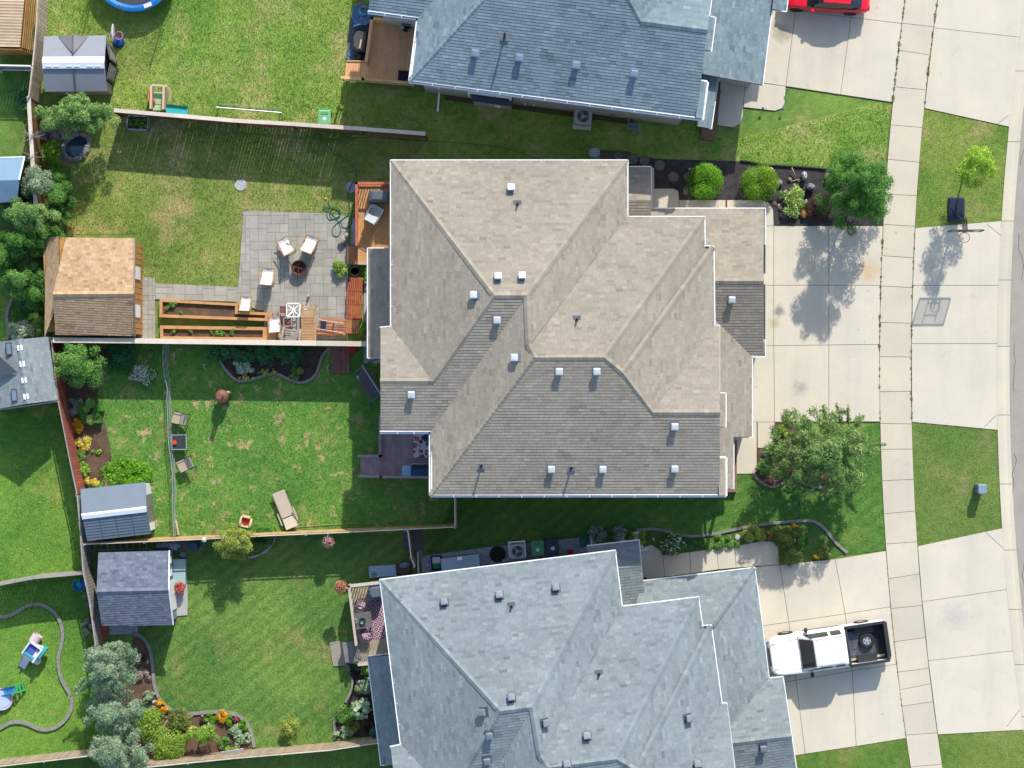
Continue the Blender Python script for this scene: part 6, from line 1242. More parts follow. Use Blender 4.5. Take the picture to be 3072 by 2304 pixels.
def pickup():
    c = W('d4', 592, 672, 1.0); rz = math.radians(8.3) ; r = thing('pickup_truck', 'white extended cab pickup with a spare wheel in its black bed', 'pickup truck', (c.x, c.y, .063), rz)
    wp = mat('white_paint', (.82, .83, .84, 1), .22, .01, 1, spec=.6)
    # front at -x. body, bonnet, then the bed walls
    st = [(-2.93, .62, .45, .82), (-2.86, .8, .4, .95), (-2.7, .92, .36, 1.03), (-2.4, .97, .34, 1.08), (-1.9, .99, .34, 1.11), (-1.45, 1.0, .34, 1.14), (-1.2, 1.0, .34, 1.14), (.5, 1.0, .34, 1.12), (.86, 1.0, .36, 1.12)]
    m = MB().loft([rrect(x, hw, z0, z1, 3, .12) for x, hw, z0, z1 in st]); m.build('body', wp, r, smooth=False)
    m = MB(); m.loft([[Vector((x, y * s, z)) for x, y, z in ((-1.5, -.84, 1.12), (-.72, -.7, 1.82), (.75, -.7, 1.84), (.86, -.86, 1.13))] for s in (1, .5, 0, -.5, -1)]); 
    m = MB()
    prof = [(-1.5, .86, 1.12), (-1.15, .82, 1.42), (-.78, .73, 1.77), (-.55, .71, 1.83), (.1, .71, 1.86), (.6, .71, 1.84), (.78, .72, 1.76), (.88, .86, 1.13)]
    rings = []
    for x, hw, z in prof: rings.append([Vector((x, -hw, z - .04)), Vector((x, -hw * .8, z)), Vector((x, 0, z + .025)), Vector((x, hw * .8, z)), Vector((x, hw, z - .04)), Vector((x, .9, 1.08)), Vector((x, -.9, 1.08))])
    m.loft(rings); m.build('cab', wp, r)
    gl = MB(); gl.add([(-1.42, -.74, 1.2), (-1.42, .74, 1.2), (-.83, .66, 1.76), (-.83, -.66, 1.76)], [(0, 3, 2, 1)]); n_ = Vector((-.62, 0, .65)) * .035; gl.v = [tuple(Vector(v) + n_) for v in gl.v]; gl.v += [tuple(Vector(v) - n_ * 1.4) for v in gl.v[:4]]; gl.f += [(0, 1, 5, 4), (1, 2, 6, 5), (2, 3, 7, 6), (3, 0, 4, 7)]; gl.build('windscreen', GLASS, r)
    for s in (1, -1):
        for x0, x1 in ((-1.0, -.02), (.12, .62)):
            q = [Vector((x0 - (.22 if x0 < -.5 else 0), s * .895, 1.2)), Vector((x1, s * .895, 1.2)), Vector((x1, s * .765, 1.7)), Vector((x0 + (.12 if x0 < -.5 else 0), s * .765, 1.7))]
            g = MB(); g.add(q + [p + Vector((0, s * .02, .01)) for p in q], [(0, 1, 2, 3), (7, 6, 5, 4), (0, 4, 5, 1), (1, 5, 6, 2), (2, 6, 7, 3), (3, 7, 4, 0)]); g.build('side_window', GLASS, r)
        MB().blob((-1.02, s * 1.13, 1.2), (.1, .12, .12), 10, 6).build('mirror', BLK, r); MB().bar((-1.0, s * .95, 1.15), (-1.02, s * 1.08, 1.18), .06, .05).build('mirror_arm', BLK, r)
        MB().box((-2.72, s * .7, .8), (.16, .32, .18)).build('headlight', mat('lamp_glass', (.5, .5, .5, 1), .1), r)
        MB().box((2.86, s * .92, .88), (.1, .14, .4)).build('tail_light', mat('tail_red', (.4, .01, .02, 1), .25), r)
        for x in (-1.95, 1.85): wheel(r, x, s * .92, .38, .27, TYRE, ALLOY, s); MB().lathe((0, 0, 0), [(.39, 0), (.46, .02), (.47, .09), (.39, .1)], 24)
        MB().box((1.88, s * .96, .76), (1.98, .1, .78)).build('bed_side', wp, r); MB().bar((.9, s * .955, 1.17), (2.88, s * .955, 1.17), .13, .05).build('bed_rail', BLK, r)
        MB().box((1.85, s * .72, .8), (.95, .36, .26)).build('wheel_arch', BLK, r)
        MB().box((-.2, s * .97, .42), (1.8, .12, .05)).build('side_step', BLK, r)
        MB().box((-.45, s * 1.008, .98), (.2, .02, .04)).build('door_handle', BLK, r)
    MB().box((1.88, 0, .56), (1.96, 1.84, .06)).build('bed_floor', BLK, r)
    MB().box((.93, 0, .83), (.08, 1.84, .6)).box((.93, 0, 1.17), (.12, 1.9, .05)).build('bed_front', BLK, r)
    MB().box((2.87, 0, .83), (.07, 1.7, .6)).box((2.87, 0, 1.16), (.14, 1.8, .06)).build('tailgate', BLK, r)
    for k in range(16): MB().box((1.9, -.86 + k * .115, .6), (1.9, .05, .03)).build('bed_rib', BLK, r)
    MB().box((3.0, 0, .55), (.16, 1.75, .18)).build('rear_bumper', BLK, r); MB().box((-2.95, 0, .58), (.12, 1.5, .2)).build('front_bumper', mat('chrome', (.6, .6, .62, 1), .2, metal=1), r)
    MB().box((-2.93, 0, .8), (.06, .9, .16)).build('grille', BLK, r)
    for y in (-.3, .3): MB().bar((-1.46, y, 1.17), (-1.25, y + .45, 1.38), .02, .02).build('wiper', BLK, r)
    seam = col('seam_grey', 110, 112, 116)
    MB().bar((-1.47, -.86, 1.146), (-1.47, .86, 1.146), .03, .012).bar((-2.82, -.62, 1.03), (-1.5, -.74, 1.142), .015, .012).bar((-2.82, .62, 1.03), (-1.5, .74, 1.142), .015, .012).build('bonnet_seam', seam, r)
    for s in (1, -1):
        MB().bar((-1.05, s * 1.003, .45), (-1.05, s * 1.003, 1.08), .012, .012, (1, 0, 0)).bar((.06, s * 1.003, .42), (.06, s * 1.003, 1.08), .012, .012, (1, 0, 0)).bar((-.7, s * .66, 1.815), (.7, s * .66, 1.852), .02, .012).build('door_seam', seam, r)
    MB().tube([(-1.3, .95, 1.12), (-1.28, .96, 1.7)], .008, 5).build('antenna', BLK, r)
    Rm = r.matrix_basis.copy(); Rm = Matrix.Translation((c.x, c.y, .063)) @ Matrix.Rotation(rz, 4, 'Z')
    # load in the bed, each a thing of its own
    w_ = Rm @ Vector((1.95, .12, .66)); o = thing('spare_wheel', 'spare wheel lying in the black truck bed', 'wheel', w_, rz)
    MB().lathe((0, 0, 0), [(.22, 0), (.34, 0), (.385, .05), (.385, .2), (.34, .25), (.22, .25), (.21, .2), (.21, .05)], 30).build('tyre', TYRE, o)
    MB().lathe((0, 0, .17), [(.215, 0), (.2, .03), (.06, .02), (.05, .05)], 24).build('rim', ALLOY, o)
    for k in range(5): a = k * 1.2566; MB().box((.13 * math.cos(a + .6), .13 * math.sin(a + .6), .205), (.07, .05, .012), a + .6).build('rim_hole', BLK, o)
    w_ = Rm @ Vector((1.55, .05, .64)); o = thing('tread_plate', 'scuffed patterned metal plates under the spare wheel', 'metal plate', w_, rz)
    tp_ = mat('tread_plate', A(120, 124, 132), .45, .35, 4, metal=.4, grain=.5, gsc=14); MB().box((0, .18, .01), (1.15, .85, .02), .03).build('plate', tp_, o); MB().box((.15, -.42, .02), (1.25, .6, .02), -.05).build('plate', tp_, o)
    for y in (-.78,): 
        for x in (-.3, 1.0): MB().box((x, y, .03), (.4, .12, .02)).build('bracket', wood('pale_plank', (0, 0, 0)), o)
    w_ = Rm @ Vector((1.95, .66, .66)); tag(MB().box((0, 0, .02), (.16, .2, .03)).build('ice_pack', mat('pale_blue', A(160, 196, 224), .5), None, M=Matrix.Translation(w_) @ Matrix.Rotation(rz, 4, 'Z')), 'small pale blue box on the patterned plate in the truck bed', 'box')
    return r
pickup()
def red_car():
    c = W('P', 2478, -20, .7); r = thing('parked_car', 'red car parked on the upper driveway, cut by the top edge', 'car', (c.x, c.y, .063), math.radians(-4))
    rp = mat('red_paint', A(226, 24, 44, .9), .2, .02, 1, spec=.6)
    st = [(-2.2, .6, .4, .62), (-2.12, .75, .3, .74), (-1.9, .83, .25, .82), (-1.2, .87, .22, .92), (-.7, .88, .22, .96), (.6, .88, .22, .98), (1.5, .87, .24, 1.0), (2.0, .82, .28, .95), (2.14, .72, .34, .85), (2.18, .6, .42, .7)]
    MB().loft([rrect(x, hw, z0, z1, 3, .14) for x, hw, z0, z1 in st]).build('body', rp, r, smooth=True)
    prof = [(-.95, .74, .96), (-.45, .66, 1.3), (.0, .6, 1.44), (.7, .6, 1.45), (1.2, .62, 1.34), (1.75, .7, 1.0)]
    rings = [[Vector((x, -hw, z - .03)), Vector((x, -hw * .7, z)), Vector((x, hw * .7, z)), Vector((x, hw, z - .03)), Vector((x, .84, .9)), Vector((x, -.84, .9))] for x, hw, z in prof]; MB().loft(rings).build('glasshouse', GLASS, r)
    MB().loft([[Vector((x, -hw, z)), Vector((x, 0, z + .02)), Vector((x, hw, z)), Vector((x, hw, z - .05)), Vector((x, -hw, z - .05))] for x, hw, z in ((-.2, .6, 1.4), (.05, .6, 1.465), (.7, .6, 1.475), (1.15, .6, 1.39))]).build('roof', rp, r)
    for s in (1, -1):
        for x in (-1.35, 1.3): wheel(r, x, s * .8, .33, .22, TYRE, ALLOY, s)
        MB().blob((-.65, s * .98, 1.0), (.09, .12, .07), 10, 6).build('mirror', rp, r)
        MB().bar((-.9, s * .78, .99), (1.6, s * .78, 1.0), .04, .05).build('window_trim', BLK, r); MB().bar((.35, s * .72, .98), (.35, s * .62, 1.42), .08, .03).build('pillar', rp, r)
        MB().box((-2.1, s * .6, .66), (.14, .3, .14)).build('headlight', mat('lamp_glass', (.5, .5, .5, 1), .1), r); MB().box((2.12, s * .62, .78), (.12, .26, .14)).build('tail_light', mat('tail_red', (.4, .01, .02, 1), .25), r)
red_car()

# ------------------------------------------------------------------ basketball hoop on the apron
c = W('P', 2868, 630); r = thing('basketball_hoop', 'portable basketball hoop with black base standing on the verge', 'basketball hoop', (c.x, c.y, 0), 0, None, True)
navy = mat('navy_plastic', A(48, 60, 82), .4); bx = lambda x, y, z: W('d2', x, y, z)
m = MB(); q = [bx(x, y, 0) for x, y in ((1582, 255), (1600, 248), (1700, 252), (1712, 262), (1716, 350), (1712, 440), (1690, 458), (1590, 462), (1578, 440), (1576, 350))]
m.loft([[Vector((p.x, p.y, 0)) for p in q][::-1], [Vector((p.x, p.y, .14)) for p in q][::-1], [Vector((c.x + (p.x - c.x) * .86, c.y + (p.y - c.y) * .88, .2)) for p in q][::-1]]); m.build('base', navy, r)
MB().prism([(p.x, p.y) for p in (bx(1600, 340, 0), bx(1650, 318, 0), bx(1695, 340, 0), bx(1650, 425, 0))], .2, .25).build('base_well', navy, r)
hc_ = W('d2', 1729, 532, 2.9); pole0 = W('d2', 1650, 405, .2)
MB().tube([pole0, W('d2', 1720, 455, 2.5)], .055, 10).build('pole', BLK, r)
for dx in (-.07, .07): MB().tube([W('d2', 1722, 430, 2.3) + Vector((dx, 0, 0)), hc_ + Vector((dx, .06, 0))], .03, 8).tube([W('d2', 1715, 470, 2.55) + Vector((dx, 0, 0)), hc_ + Vector((dx, .06, -.3))], .025, 8).build('arm', BLK, r)
for x in (1602, 1700): MB().tube([bx(x, 345, .2), W('d2', 1672, 420, .9)], .016, 6).build('strut', navy, r)
fr = MB(); a0 = W('d2', 1597, 533, 3.0); a1 = W('d2', 1862, 531, 3.0); zb, zt = 2.45, 3.45
for z in (zb, zt): fr.bar((a0.x, a0.y, z), (a1.x, a1.y, z), .05, .05)
for x in (a0.x, a1.x): fr.bar((x, a0.y, zb), (x, a0.y, zt), .05, .05, (1, 0, 0))
fr.build('board_frame', BLK, r); bm, nt_, bb = new_mat('clear_board'); bb.inputs['Base Color'].default_value = (.8, .85, .88, 1); bb.inputs['Alpha'].default_value = .28; bb.inputs['Roughness'].default_value = .05
MB().box(((a0.x + a1.x) / 2, a0.y, (zb + zt) / 2), (a1.x - a0.x - .05, .02, zt - zb - .05)).build('backboard', bm, r)
ln = MB(); xm = (a0.x + a1.x) / 2
for x in (xm - .3, xm + .3): ln.bar((x, a0.y, zb), (x, a0.y, zt - .08), .028, .04, (1, 0, 0))
ln.bar((xm - .3, a0.y, zb + .16), (xm + .3, a0.y, zb + .16), .028, .04); ln.bar((xm - .3, a0.y, zb + .62), (xm + .3, a0.y, zb + .62), .028, .04); ln.build('board_line', BLK, r)
rimm = mat('rim_red', A(232, 70, 60), .4); rc = W('d2', 1718, 588, 2.55)
MB().tube([rc + Vector((.25 * math.cos(a), .25 * math.sin(a), 0)) for a in [2 * math.pi * k / 28 for k in range(29)]], .014, 6).build('rim', rimm, r); MB().box((rc.x, rc.y + .3, 2.55), (.16, .14, .08)).build('rim_bracket', rimm, r)
net = MB()
for k in range(12): a = 2 * math.pi * k / 12; net.tube([rc + Vector((.25 * math.cos(a), .25 * math.sin(a), 0)), rc + Vector((.17 * math.cos(a + .3), .17 * math.sin(a + .3), -.25)), rc + Vector((.13 * math.cos(a + .6), .13 * math.sin(a + .6), -.42))], .005, 4)
net.build('net', WHITE, r)
# grey utility box on the verge
c = W('P', 2945, 1467, .8); r = thing('utility_box', 'grey-blue utility pedestal on the green verge', 'utility box', (c.x, c.y, 0), 0)
um = mat('pedestal', A(120, 140, 162), .5, .04, 2); m = MB(); m.loft([[Vector((s * x * .21, s * y * .24, z)) for x, y in ((-1, -.8), (-.8, -1), (.8, -1), (1, -.8), (1, .8), (.8, 1), (-.8, 1), (-1, .8))] for s, z in ((.92, 0), (.92, .85))]); m.build('cabinet', um, r)
m = MB(); m.loft([[Vector((s * x * .21, s * y * .24, z)) for x, y in ((-1, -.8), (-.8, -1), (.8, -1), (1, -.8), (1, .8), (.8, 1), (-.8, 1), (-1, .8))] for s, z in ((1.02, .85), (1.02, .94), (.85, 1.0))]); m.build('lid', mat('pedestal_lid', A(150, 172, 196), .45), r)

# ------------------------------------------------------------------ yard things
pinkm = col('pink_plastic', 240, 120, 170); bluep = col('blue_plastic', 30, 84, 150); whitep = col('white_plastic', 236, 238, 244); tealp = col('teal_plastic', 60, 196, 196); greenp = col('green_plastic', 96, 176, 116)
orangep = col('orange_plastic', 240, 130, 50); tanp = col('tan_plastic', 226, 202, 172); mintp = col('mint_plastic', 176, 214, 164); skyp = col('sky_plastic', 60, 160, 220); violetp = col('violet_plastic', 90, 104, 190); lilacp = col('lilac_plastic', 214, 200, 230); limep = col('lime_plastic', 60, 190, 110)
canvas = col('white_canvas', 238, 236, 230, .8); beigec = col('beige_sling', 206, 192, 172, .8); oakm = wood('oak', (206, 166, 124)); slate_p = col('slate_plastic', 120, 136, 150)
blkcover = col('black_cover', 66, 72, 80, .6); greycover = col('grey_cover', 104, 112, 122, .6)
# trampoline
c = W('P', 400, -92, .9); r = thing('trampoline', 'blue rimmed trampoline cut by the top edge of the lawn', 'trampoline', (c.x, c.y, 0), 0)
R = 2.08; MB().cyl((0, 0, .86), R - .28, .02, 40).build('jumping_mat', col('mat_black', 74, 80, 92), r); m = MB(); m.lathe((0, 0, 0), [(R - .3, .9), (R - .15, .95), (R, .92), (R + .02, .84)], 40)
m.f = m.f[:-1]; m.build('safety_pad', col('pad_blue', 18, 140, 230), r)
MB().box((.72, -1.78, .955), (.4, .2, .012), .37).build('pad_label', WHITE, r)
for k in range(6):
    a = k * math.pi / 3 + .3; x, y = (R + .06) * math.cos(a), (R + .06) * math.sin(a); MB().tube([(x, y, 0), (x, y, 2.6)], .03, 8).build('pole', steel, r); MB().tube([(x * .96, y * .96, 0), (x * .96, y * .96, .85)], .03, 8).build('leg', steel, r)
nm, nt_, bb = new_mat('net_mesh'); bb.inputs['Base Color'].default_value = (.04, .045, .05, 1); bb.inputs['Alpha'].default_value = .28
m = MB(); seg = 36; m.add([(R * math.cos(2 * math.pi * i / seg), R * math.sin(2 * math.pi * i / seg), z) for z in (.95, 2.5) for i in range(seg)], [(i, (i + 1) % seg, seg + (i + 1) % seg, seg + i) for i in range(seg)]); m.build('net', nm, r)
# toddler hoop
c = W('a1', 985, 330); r = thing('toy_hoop', 'toddler basketball hoop with pink rim and blue base', 'toy hoop', (c.x, c.y, 0), 0)
MB().lathe((0, -.12, 0), [(.3, 0), (.3, .1), (.2, .2), (.06, .24)], 14).build('base', bluep, r); MB().tube([(0, -.05, .2), (-.02, .02, 1.4)], .04, 8).build('pole', pinkm, r)
m = MB(); m.blob((-.02, .12, 1.35), (.07, .45, .3), 14, 8); m.build('backboard', whitep, r); m = MB(); m.tube([(.24 + .19 * math.cos(a), .0 + .19 * math.sin(a), 1.2) for a in [k * math.pi / 10 for k in range(21)]], .03, 7); m.build('rim', pinkm, r)
MB().box((-.1, .05, 1.25), (.14, .3, .1)).build('bracket', pinkm, r)
# climber with slide
c = W('a1', 1350, 830); r = thing('toy_climber', 'toddler climber with tan walls, mint deck and turquoise slide', 'play climber', (c.x, c.y, 0), -.04)
for x, n_ in ((-.42, 3), (.2, 3)): MB().box((x, 0, .5), (.1, 1.15, .95)).build('side_wall', tanp, r)
MB().box((-.1, -.15, .5), (.52, .95, .06)).build('deck', mintp, r)
for k in range(3): MB().box((-.1, -.45 + k * .3, .54), (.42, .26, .03)).build('step_panel', mintp, r)
MB().bar((-.42, .6, .9), (.35, .58, .9), .1, .1).bar((.35, .58, .8), (.5, .3, .7), .09, .09).bar((.5, .3, .7), (.45, -.1, .6), .09, .09).build('rail', tanp, r)
m = MB(); pr = [(.3, .62), (.6, .5), (1.0, .25), (1.3, .16)]
for s_, z_ in ((-.38, .1), (-.62, .1)): pass
m.loft([[Vector((x, -.3, z + .14)), Vector((x, -.34, z)), Vector((x, -.72, z)), Vector((x, -.76, z + .14)), Vector((x, -.74, z - .04)), Vector((x, -.32, z - .04))] for x, z in pr]); m.build('slide', tealp, r)
MB().box((-.55, .1, .45), (.14, .5, .5)).build('crawl_panel', orangep, r); MB().blob((-.3, -.2, .6), (.05, .14, .1), 8, 5).build('handle', col('toy_red', 226, 84, 84), r)
# white planter box
c = W('a1', 1152, 1027); r = thing('planter_box', 'white framed planter box with small green plants below the long fence', 'planter', (c.x, c.y, 0), -.04)
for a, b, s in (((0, .33), 0, (1.08, .06)), ((0, -.33), 0, (1.08, .06)), ((-.51, 0), 0, (.06, .72)), ((.51, 0), 0, (.06, .72))): MB().box((a[0], a[1], .2), (s[0], s[1], .4)).build('side_board', mat('weathered_white', A(186, 190, 196), .8, .1, 4), r)
MB().box((0, 0, .15), (.96, .6, .3)).build('soil', mat('dark_soil', A(0, 0, 0)), r); V, val = leaf_arrays([(rn.uniform(-.4, .4), rn.uniform(-.22, .22), .36, .12, .12, .08) for k in range(12)], 700, .05, 3); link('plants', leaf_mesh('plants', V, val, PL['mid']), r)
# folded goal frame along the fence
a, b = W('a1', 1795, 890, .5), W('b1', 400, 935, .5); r = thing('goal_frame', 'long galvanised tube frame lying along the lawn side of the fence', 'frame', (a.x, a.y, 0), 0, None, True)
MB().tube([a, b], .035, 8).build('tube', steel, r); MB().tube([a + Vector((.1, .22, -.42)), b + Vector((-.1, .22, -.42))], .02, 6).build('tube', steel, r)
for p, s in ((a, 1), (b, -1)): MB().tube([p, p + Vector((.1 * s, .22, -.45))], .025, 6).tube([p, p + Vector((0, -.32, -.48))], .025, 6).build('leg', steel, r)
# wheelie bins
def bin_(lab, t, x, y, rz, mm, lid, arrow=True, h=1.0):
    c = W(t, x, y, h); r = thing('wheelie_bin', lab, 'bin', (c.x, c.y, 0), rz)
    m = MB(); m.loft([[Vector((x_, y_, z)) for x_, y_ in ((-w_, -d_), (w_, -d_), (w_, d_), (-w_, d_))] for w_, d_, z in ((.22, .25, .08), (.28, .33, h - .08))]); m.build('body', mm, r)
    m = MB(); m.loft([[Vector((x_, y_, z)) for x_, y_ in ((-w_, -d_), (-w_ * .6, -d_ * 1.06), (w_ * .6, -d_ * 1.06), (w_, -d_), (w_, d_), (-w_, d_))] for w_, d_, z in ((.31, .37, h - .08), (.31, .37, h - .03), (.26, .31, h))]); m.build('lid', lid, r)
    MB().box((0, .2, h + .005), (.36, .12, .02)).build('lid_panel', mm, r); MB().tube([(-.26, .42, h - .08), (.26, .42, h - .08)], .02, 6).build('handle', mm, r)
    MB().lathe((0, -.08, h), [(.1, 0), (.09, .008)], 12).build('lid_emblem', whitep, r)
    for s in (1, -1):
        m = MB(); m.lathe((0, 0, 0), [(.05, -.03), (.1, -.03), (.1, .03), (.05, .03)], 12); m.v = [(s * .25 + v[2], .3 + v[0], .1 + v[1]) for v in m.v]; m.build('wheel', BLK, r)
bin_('pale green bin on the lawn by the long fence', 'b1', 755, 972, -.02, greenp, col('bin_light', 130, 204, 146))
bin_('green bin beside the air conditioner in the gravel', 'z4', 1842, 222, .08, col('bin_green', 70, 150, 96), col('bin_green2', 92, 168, 112))
bin_('navy bin to the right of the green one', 'z4', 1998, 208, .08, col('bin_navy', 46, 64, 88), col('bin_navy2', 56, 76, 102))
def ac_unit(lab, t, x, y, rz, s=.4, pad=(0, 0)):
    c = W(t, x, y, .8); r = thing('air_conditioner', lab, 'air conditioner', (c.x, c.y, 0), rz); bm_ = col('ac_grey', 196, 204, 210)
    MB().box((0, -.05, .06), (s * 2.3, s * 2.6, .1)).build('pad', CONC, r); m = MB(); m.loft([rrect(0, s, -s, s, 4, .1, .1)] * 1) if False else None
    m = MB(); P4 = [(v.y, v.z) for v in rrect(0, s, -s, s, 4, .12, .12)]; m.prism(P4, .12, .76); m.build('cabinet', bm_, r); m = MB(); m.prism(P4, .78, .82); m.build('top_panel', bm_, r)
    MB().cyl((0, 0, .822), s * .76, .01, 24).build('fan_well', col('fan_dark', 60, 66, 72), r); MB().cyl((0, 0, .85), s * .22, .03, 14).build('fan_hub', bm_, r)
    for k in range(3): a = k * 2.1; MB().bar((s * .15 * math.cos(a), s * .15 * math.sin(a), .838), (s * .7 * math.cos(a), s * .7 * math.sin(a), .838), s * .35, .008).build('fan_blade', col('blade', 140, 148, 156), r)
    for q in (.35, .55, .74): MB().tube([(s * q * math.cos(k * math.pi / 14), s * q * math.sin(k * math.pi / 14), .86) for k in range(29)], .006, 4).build('guard_ring', steel, r)
ac_unit('round-fan air conditioner on a pad below the blue-grey roof', 'c1', 690, 965, -.1)
ac_unit('air conditioner with white frame in the blue gravel', 'z4', 1633, 255, .08, .36)
c = W('z4', 1630, 240, .6); r = thing('unit_frame', 'pale wooden frame standing round the gravel air conditioner', 'frame', (c.x, c.y, 0), .08)
MB().box((0, .42, .8), (.8, .06, .06)).build('bar', WHITE, r); [MB().box((s * .4, .05, .78), (.04, .8, .06)).build('bar', WHITE, r) for s in (1, -1)]; [MB().box((s * .4, y, .4), (.05, .05, .78)).build('leg', WHITE, r) for s in (1, -1) for y in (.4, -.35)]
# hose reel cart and small table by the blue-grey house
c = W('c1', 1110, 1030, .6); r = thing('hose_cart', 'small grey cart with a blue tub against the wall', 'cart', (c.x, c.y, 0), -.12); gp_ = col('grey_paint', 150, 156, 160)
for s in (1, -1): MB().box((s * .27, 0, .55), (.05, .7, .05)).build('frame_bar', gp_, r); [MB().box((s * .27, y, .28), (.05, .05, .55)).build('leg', gp_, r) for y in (.3, -.3)]
for y in (.3, 0, -.25): MB().box((0, y, .57), (.52, .05, .04)).build('slat', gp_, r)
MB().box((0, -.1, .5), (.32, .26, .14)).build('tub', col('tub_blue', 70, 130, 170), r)
for i, (lab, t, x, y) in enumerate((('white utility pipe pair on the pale wall, left one', 'c1', 208, 852), ('white utility pipe pair on the pale wall, right one', 'c1', 285, 855), ('grey gas meter on the pale wall', 'c1', 935, 938), ('white meter box right of the gas meter', 'c1', 1000, 930))):
    c = W(t, x, y, 1.1); r = thing('wall_fitting', lab, 'pipe' if i < 2 else 'meter', (c.x, c.y, 0), -.12)
    if i < 2: MB().tube([(0, .25, .9), (0, 0, .95), (0, -.05, .8)], .05, 8).build('pipe', whitep, r); MB().box((0, .2, .9), (.2, .06, .2)).build('flange', whitep, r)
    else: MB().box((0, 0, 1.0), (.26, .18, .34)).build('meter_body', slate_p if i == 2 else whitep, r); MB().tube([(-.15, 0, .9), (-.3, .05, .9), (-.3, .05, .1)], .02, 6).build('pipe', steel, r)
# cantilevered bays and downpipes as seen on the pale wall
c = W('c1', 0, 850, 1.2); r = thing('window_bay', 'low bay with a dark shingled top on the pale side wall', 'bay', (c.x, c.y, 0), -.13)
MB().box((-.35, .05, .95), (1.9, .42, 1.9)).build('wall', siding_l, r); MB().box((-.35, .05, 1.94), (2.0, .55, .06)).build('roof', bl_un, r); MB().box((-.1, -.2, 1.1), (.3, .06, .2)).build('vent', WHITE, r)
for i, (lab, pts, m_) in enumerate((('white downpipe reaching over the shaded grass', [('b1', 1690, 690, 5.8), ('b1', 1712, 750, .6), ('b1', 1706, 790, .3), ('b1', 1695, 925, .08)], WHITE), ('white post and rail by the blue bin in the gravel', [('z4', 600, 265, .1), ('z4', 605, 480, .1)], whitep), ('white downspout across the shaded front bed', [('y2', 30, 75, .15), ('y2', 42, 205, .15)], whitep), ('white downspout end at the round porch', [('y2', 440, 255, .4), ('y2', 500, 240, .12)], whitep))):
    P_ = [W(*p) for p in pts]; r = thing('downpipe', lab, 'downpipe', (P_[0].x, P_[0].y, 0), 0, None, True)
    for a, b in zip(P_, P_[1:]): MB().bar(a, b, .09, .07).build('pipe', m_, r)
# round table with toys
c = W('z5', 575, 360, .75); r = thing('round_table', 'round blue glass table loaded with bright toys', 'table', (c.x, c.y, 0), 0)
MB().cyl((0, 0, .72), .53, .02, 36).build('table_top', mat('blue_glass', A(70, 112, 150), .12, .08, 2, spec=.6), r); MB().tube([(.53 * math.cos(a), .53 * math.sin(a), .735) for a in [k * math.pi / 18 for k in range(37)]], .02, 6).build('rim', col('rim_grey', 120, 146, 170), r)
for k in range(4): a = k * 1.571 + .7; MB().tube([(.1 * math.cos(a), .1 * math.sin(a), .7), (.42 * math.cos(a), .42 * math.sin(a), 0)], .02, 6).build('leg', steel, r)
for i, (x, y, s, mm, lab) in enumerate(((600, 180, .1, col('toy_orange', 240, 90, 50), 'red-orange toy figure on the round blue table'), (500, 250, .09, skyp, 'sky blue toy at the left of the round blue table'), (660, 200, .1, limep, 'mint green toy on the round blue table'), (520, 320, .08, col('mint_toy', 110, 240, 200), 'small mint toy on the round blue table'), (570, 380, .08, skyp, 'blue toy boat on the round blue table'), (635, 370, .09, col('toy_azure', 40, 150, 240), 'azure toy ball on the round blue table'), (700, 200, .07, col('toy_azure', 0, 0, 0), 'blue toy block at the far side of the round table'), (540, 480, .05, pinkm, 'tiny pink toy near the front of the round table'))):
    p = W('z5', x, y, .8); o = thing('toy', lab, 'toy', (p.x, p.y, .74), i * .7); MB().blob((0, 0, s * .6), (s, s * .7, s * .6), 9, 6, .1, seed=i).build('body', mm, o); MB().blob((s * .6, s * .3, s * .9), s * .45, 8, 5).build('head', mm, o)
c = W('z5', 430, 560, .45); r = thing('blue_chair', 'moulded blue chair tucked under the round table', 'chair', (c.x, c.y, 0), .3); cb = col('chair_blue', 84, 136, 180)
MB().box((0, 0, .42), (.42, .42, .04)).build('seat', cb, r); MB().box((-.02, -.22, .62), (.42, .05, .4)).build('backrest', cb, r); [MB().box((x, y, .2), (.04, .04, .4)).build('leg', cb, r) for x in (-.18, .18) for y in (-.18, .18)]
# covered furniture in the gravel strip
c = W('z5', 500, 1050, .6); r = thing('covered_table', 'fire table under a faded grey cover with a stick of wood on it', 'covered furniture', (c.x, c.y, 0), -.08)
m = MB(); P5 = [(-.3, -.3), (-.12, -.5), (.3, -.5), (.34, .45), (.05, .55), (-.2, .5), (-.36, .1)]; m.loft([[Vector((x * s, y * s, z)) for x, y in P5] for s, z in ((1.08, 0), (1, .55), (.86, .66))]); m.build('cover', mat('faded_cover', A(92, 92, 92), .8, .2, 3), r)
c = W('z5', 520, 1120, .7); tag(MB().box((0, 0, 0), (.07, .45, .05)).build('wood_stick', wood('pale_plank', (0, 0, 0)), None, M=Matrix.Translation((c.x, c.y, .7)) @ Matrix.Rotation(-.18, 4, 'Z')), 'pale stick of wood on the faded grey cover', 'wood')
c = W('z5', 480, 1400, .5); r = thing('folded_cover', 'crumpled black tarp beside the deck step', 'tarp', (c.x, c.y, 0), 0); m = MB(); m.blob((0, 0, .2), (.28, .26, .26), 12, 7, .14, seed=4); m.build('cover', col('tarp_black', 40, 46, 54, .6), r); m = MB(); m.blob((.2, -.05, .18), (.18, .26, .2), 10, 6, .15, seed=7); m.build('fold', col('tarp_black', 0, 0, 0), r)
c = W('z5', 235, 1420, .2); r = thing('garden_shoes', 'light blue clogs left at the corner of the gravel strip', 'shoes', (c.x, c.y, .01), .4); [MB().blob((x, y, .06), (.07, .14, .06), 9, 5).build('shoe', cb, r) for x, y in ((0, .06), (-.1, -.12))]
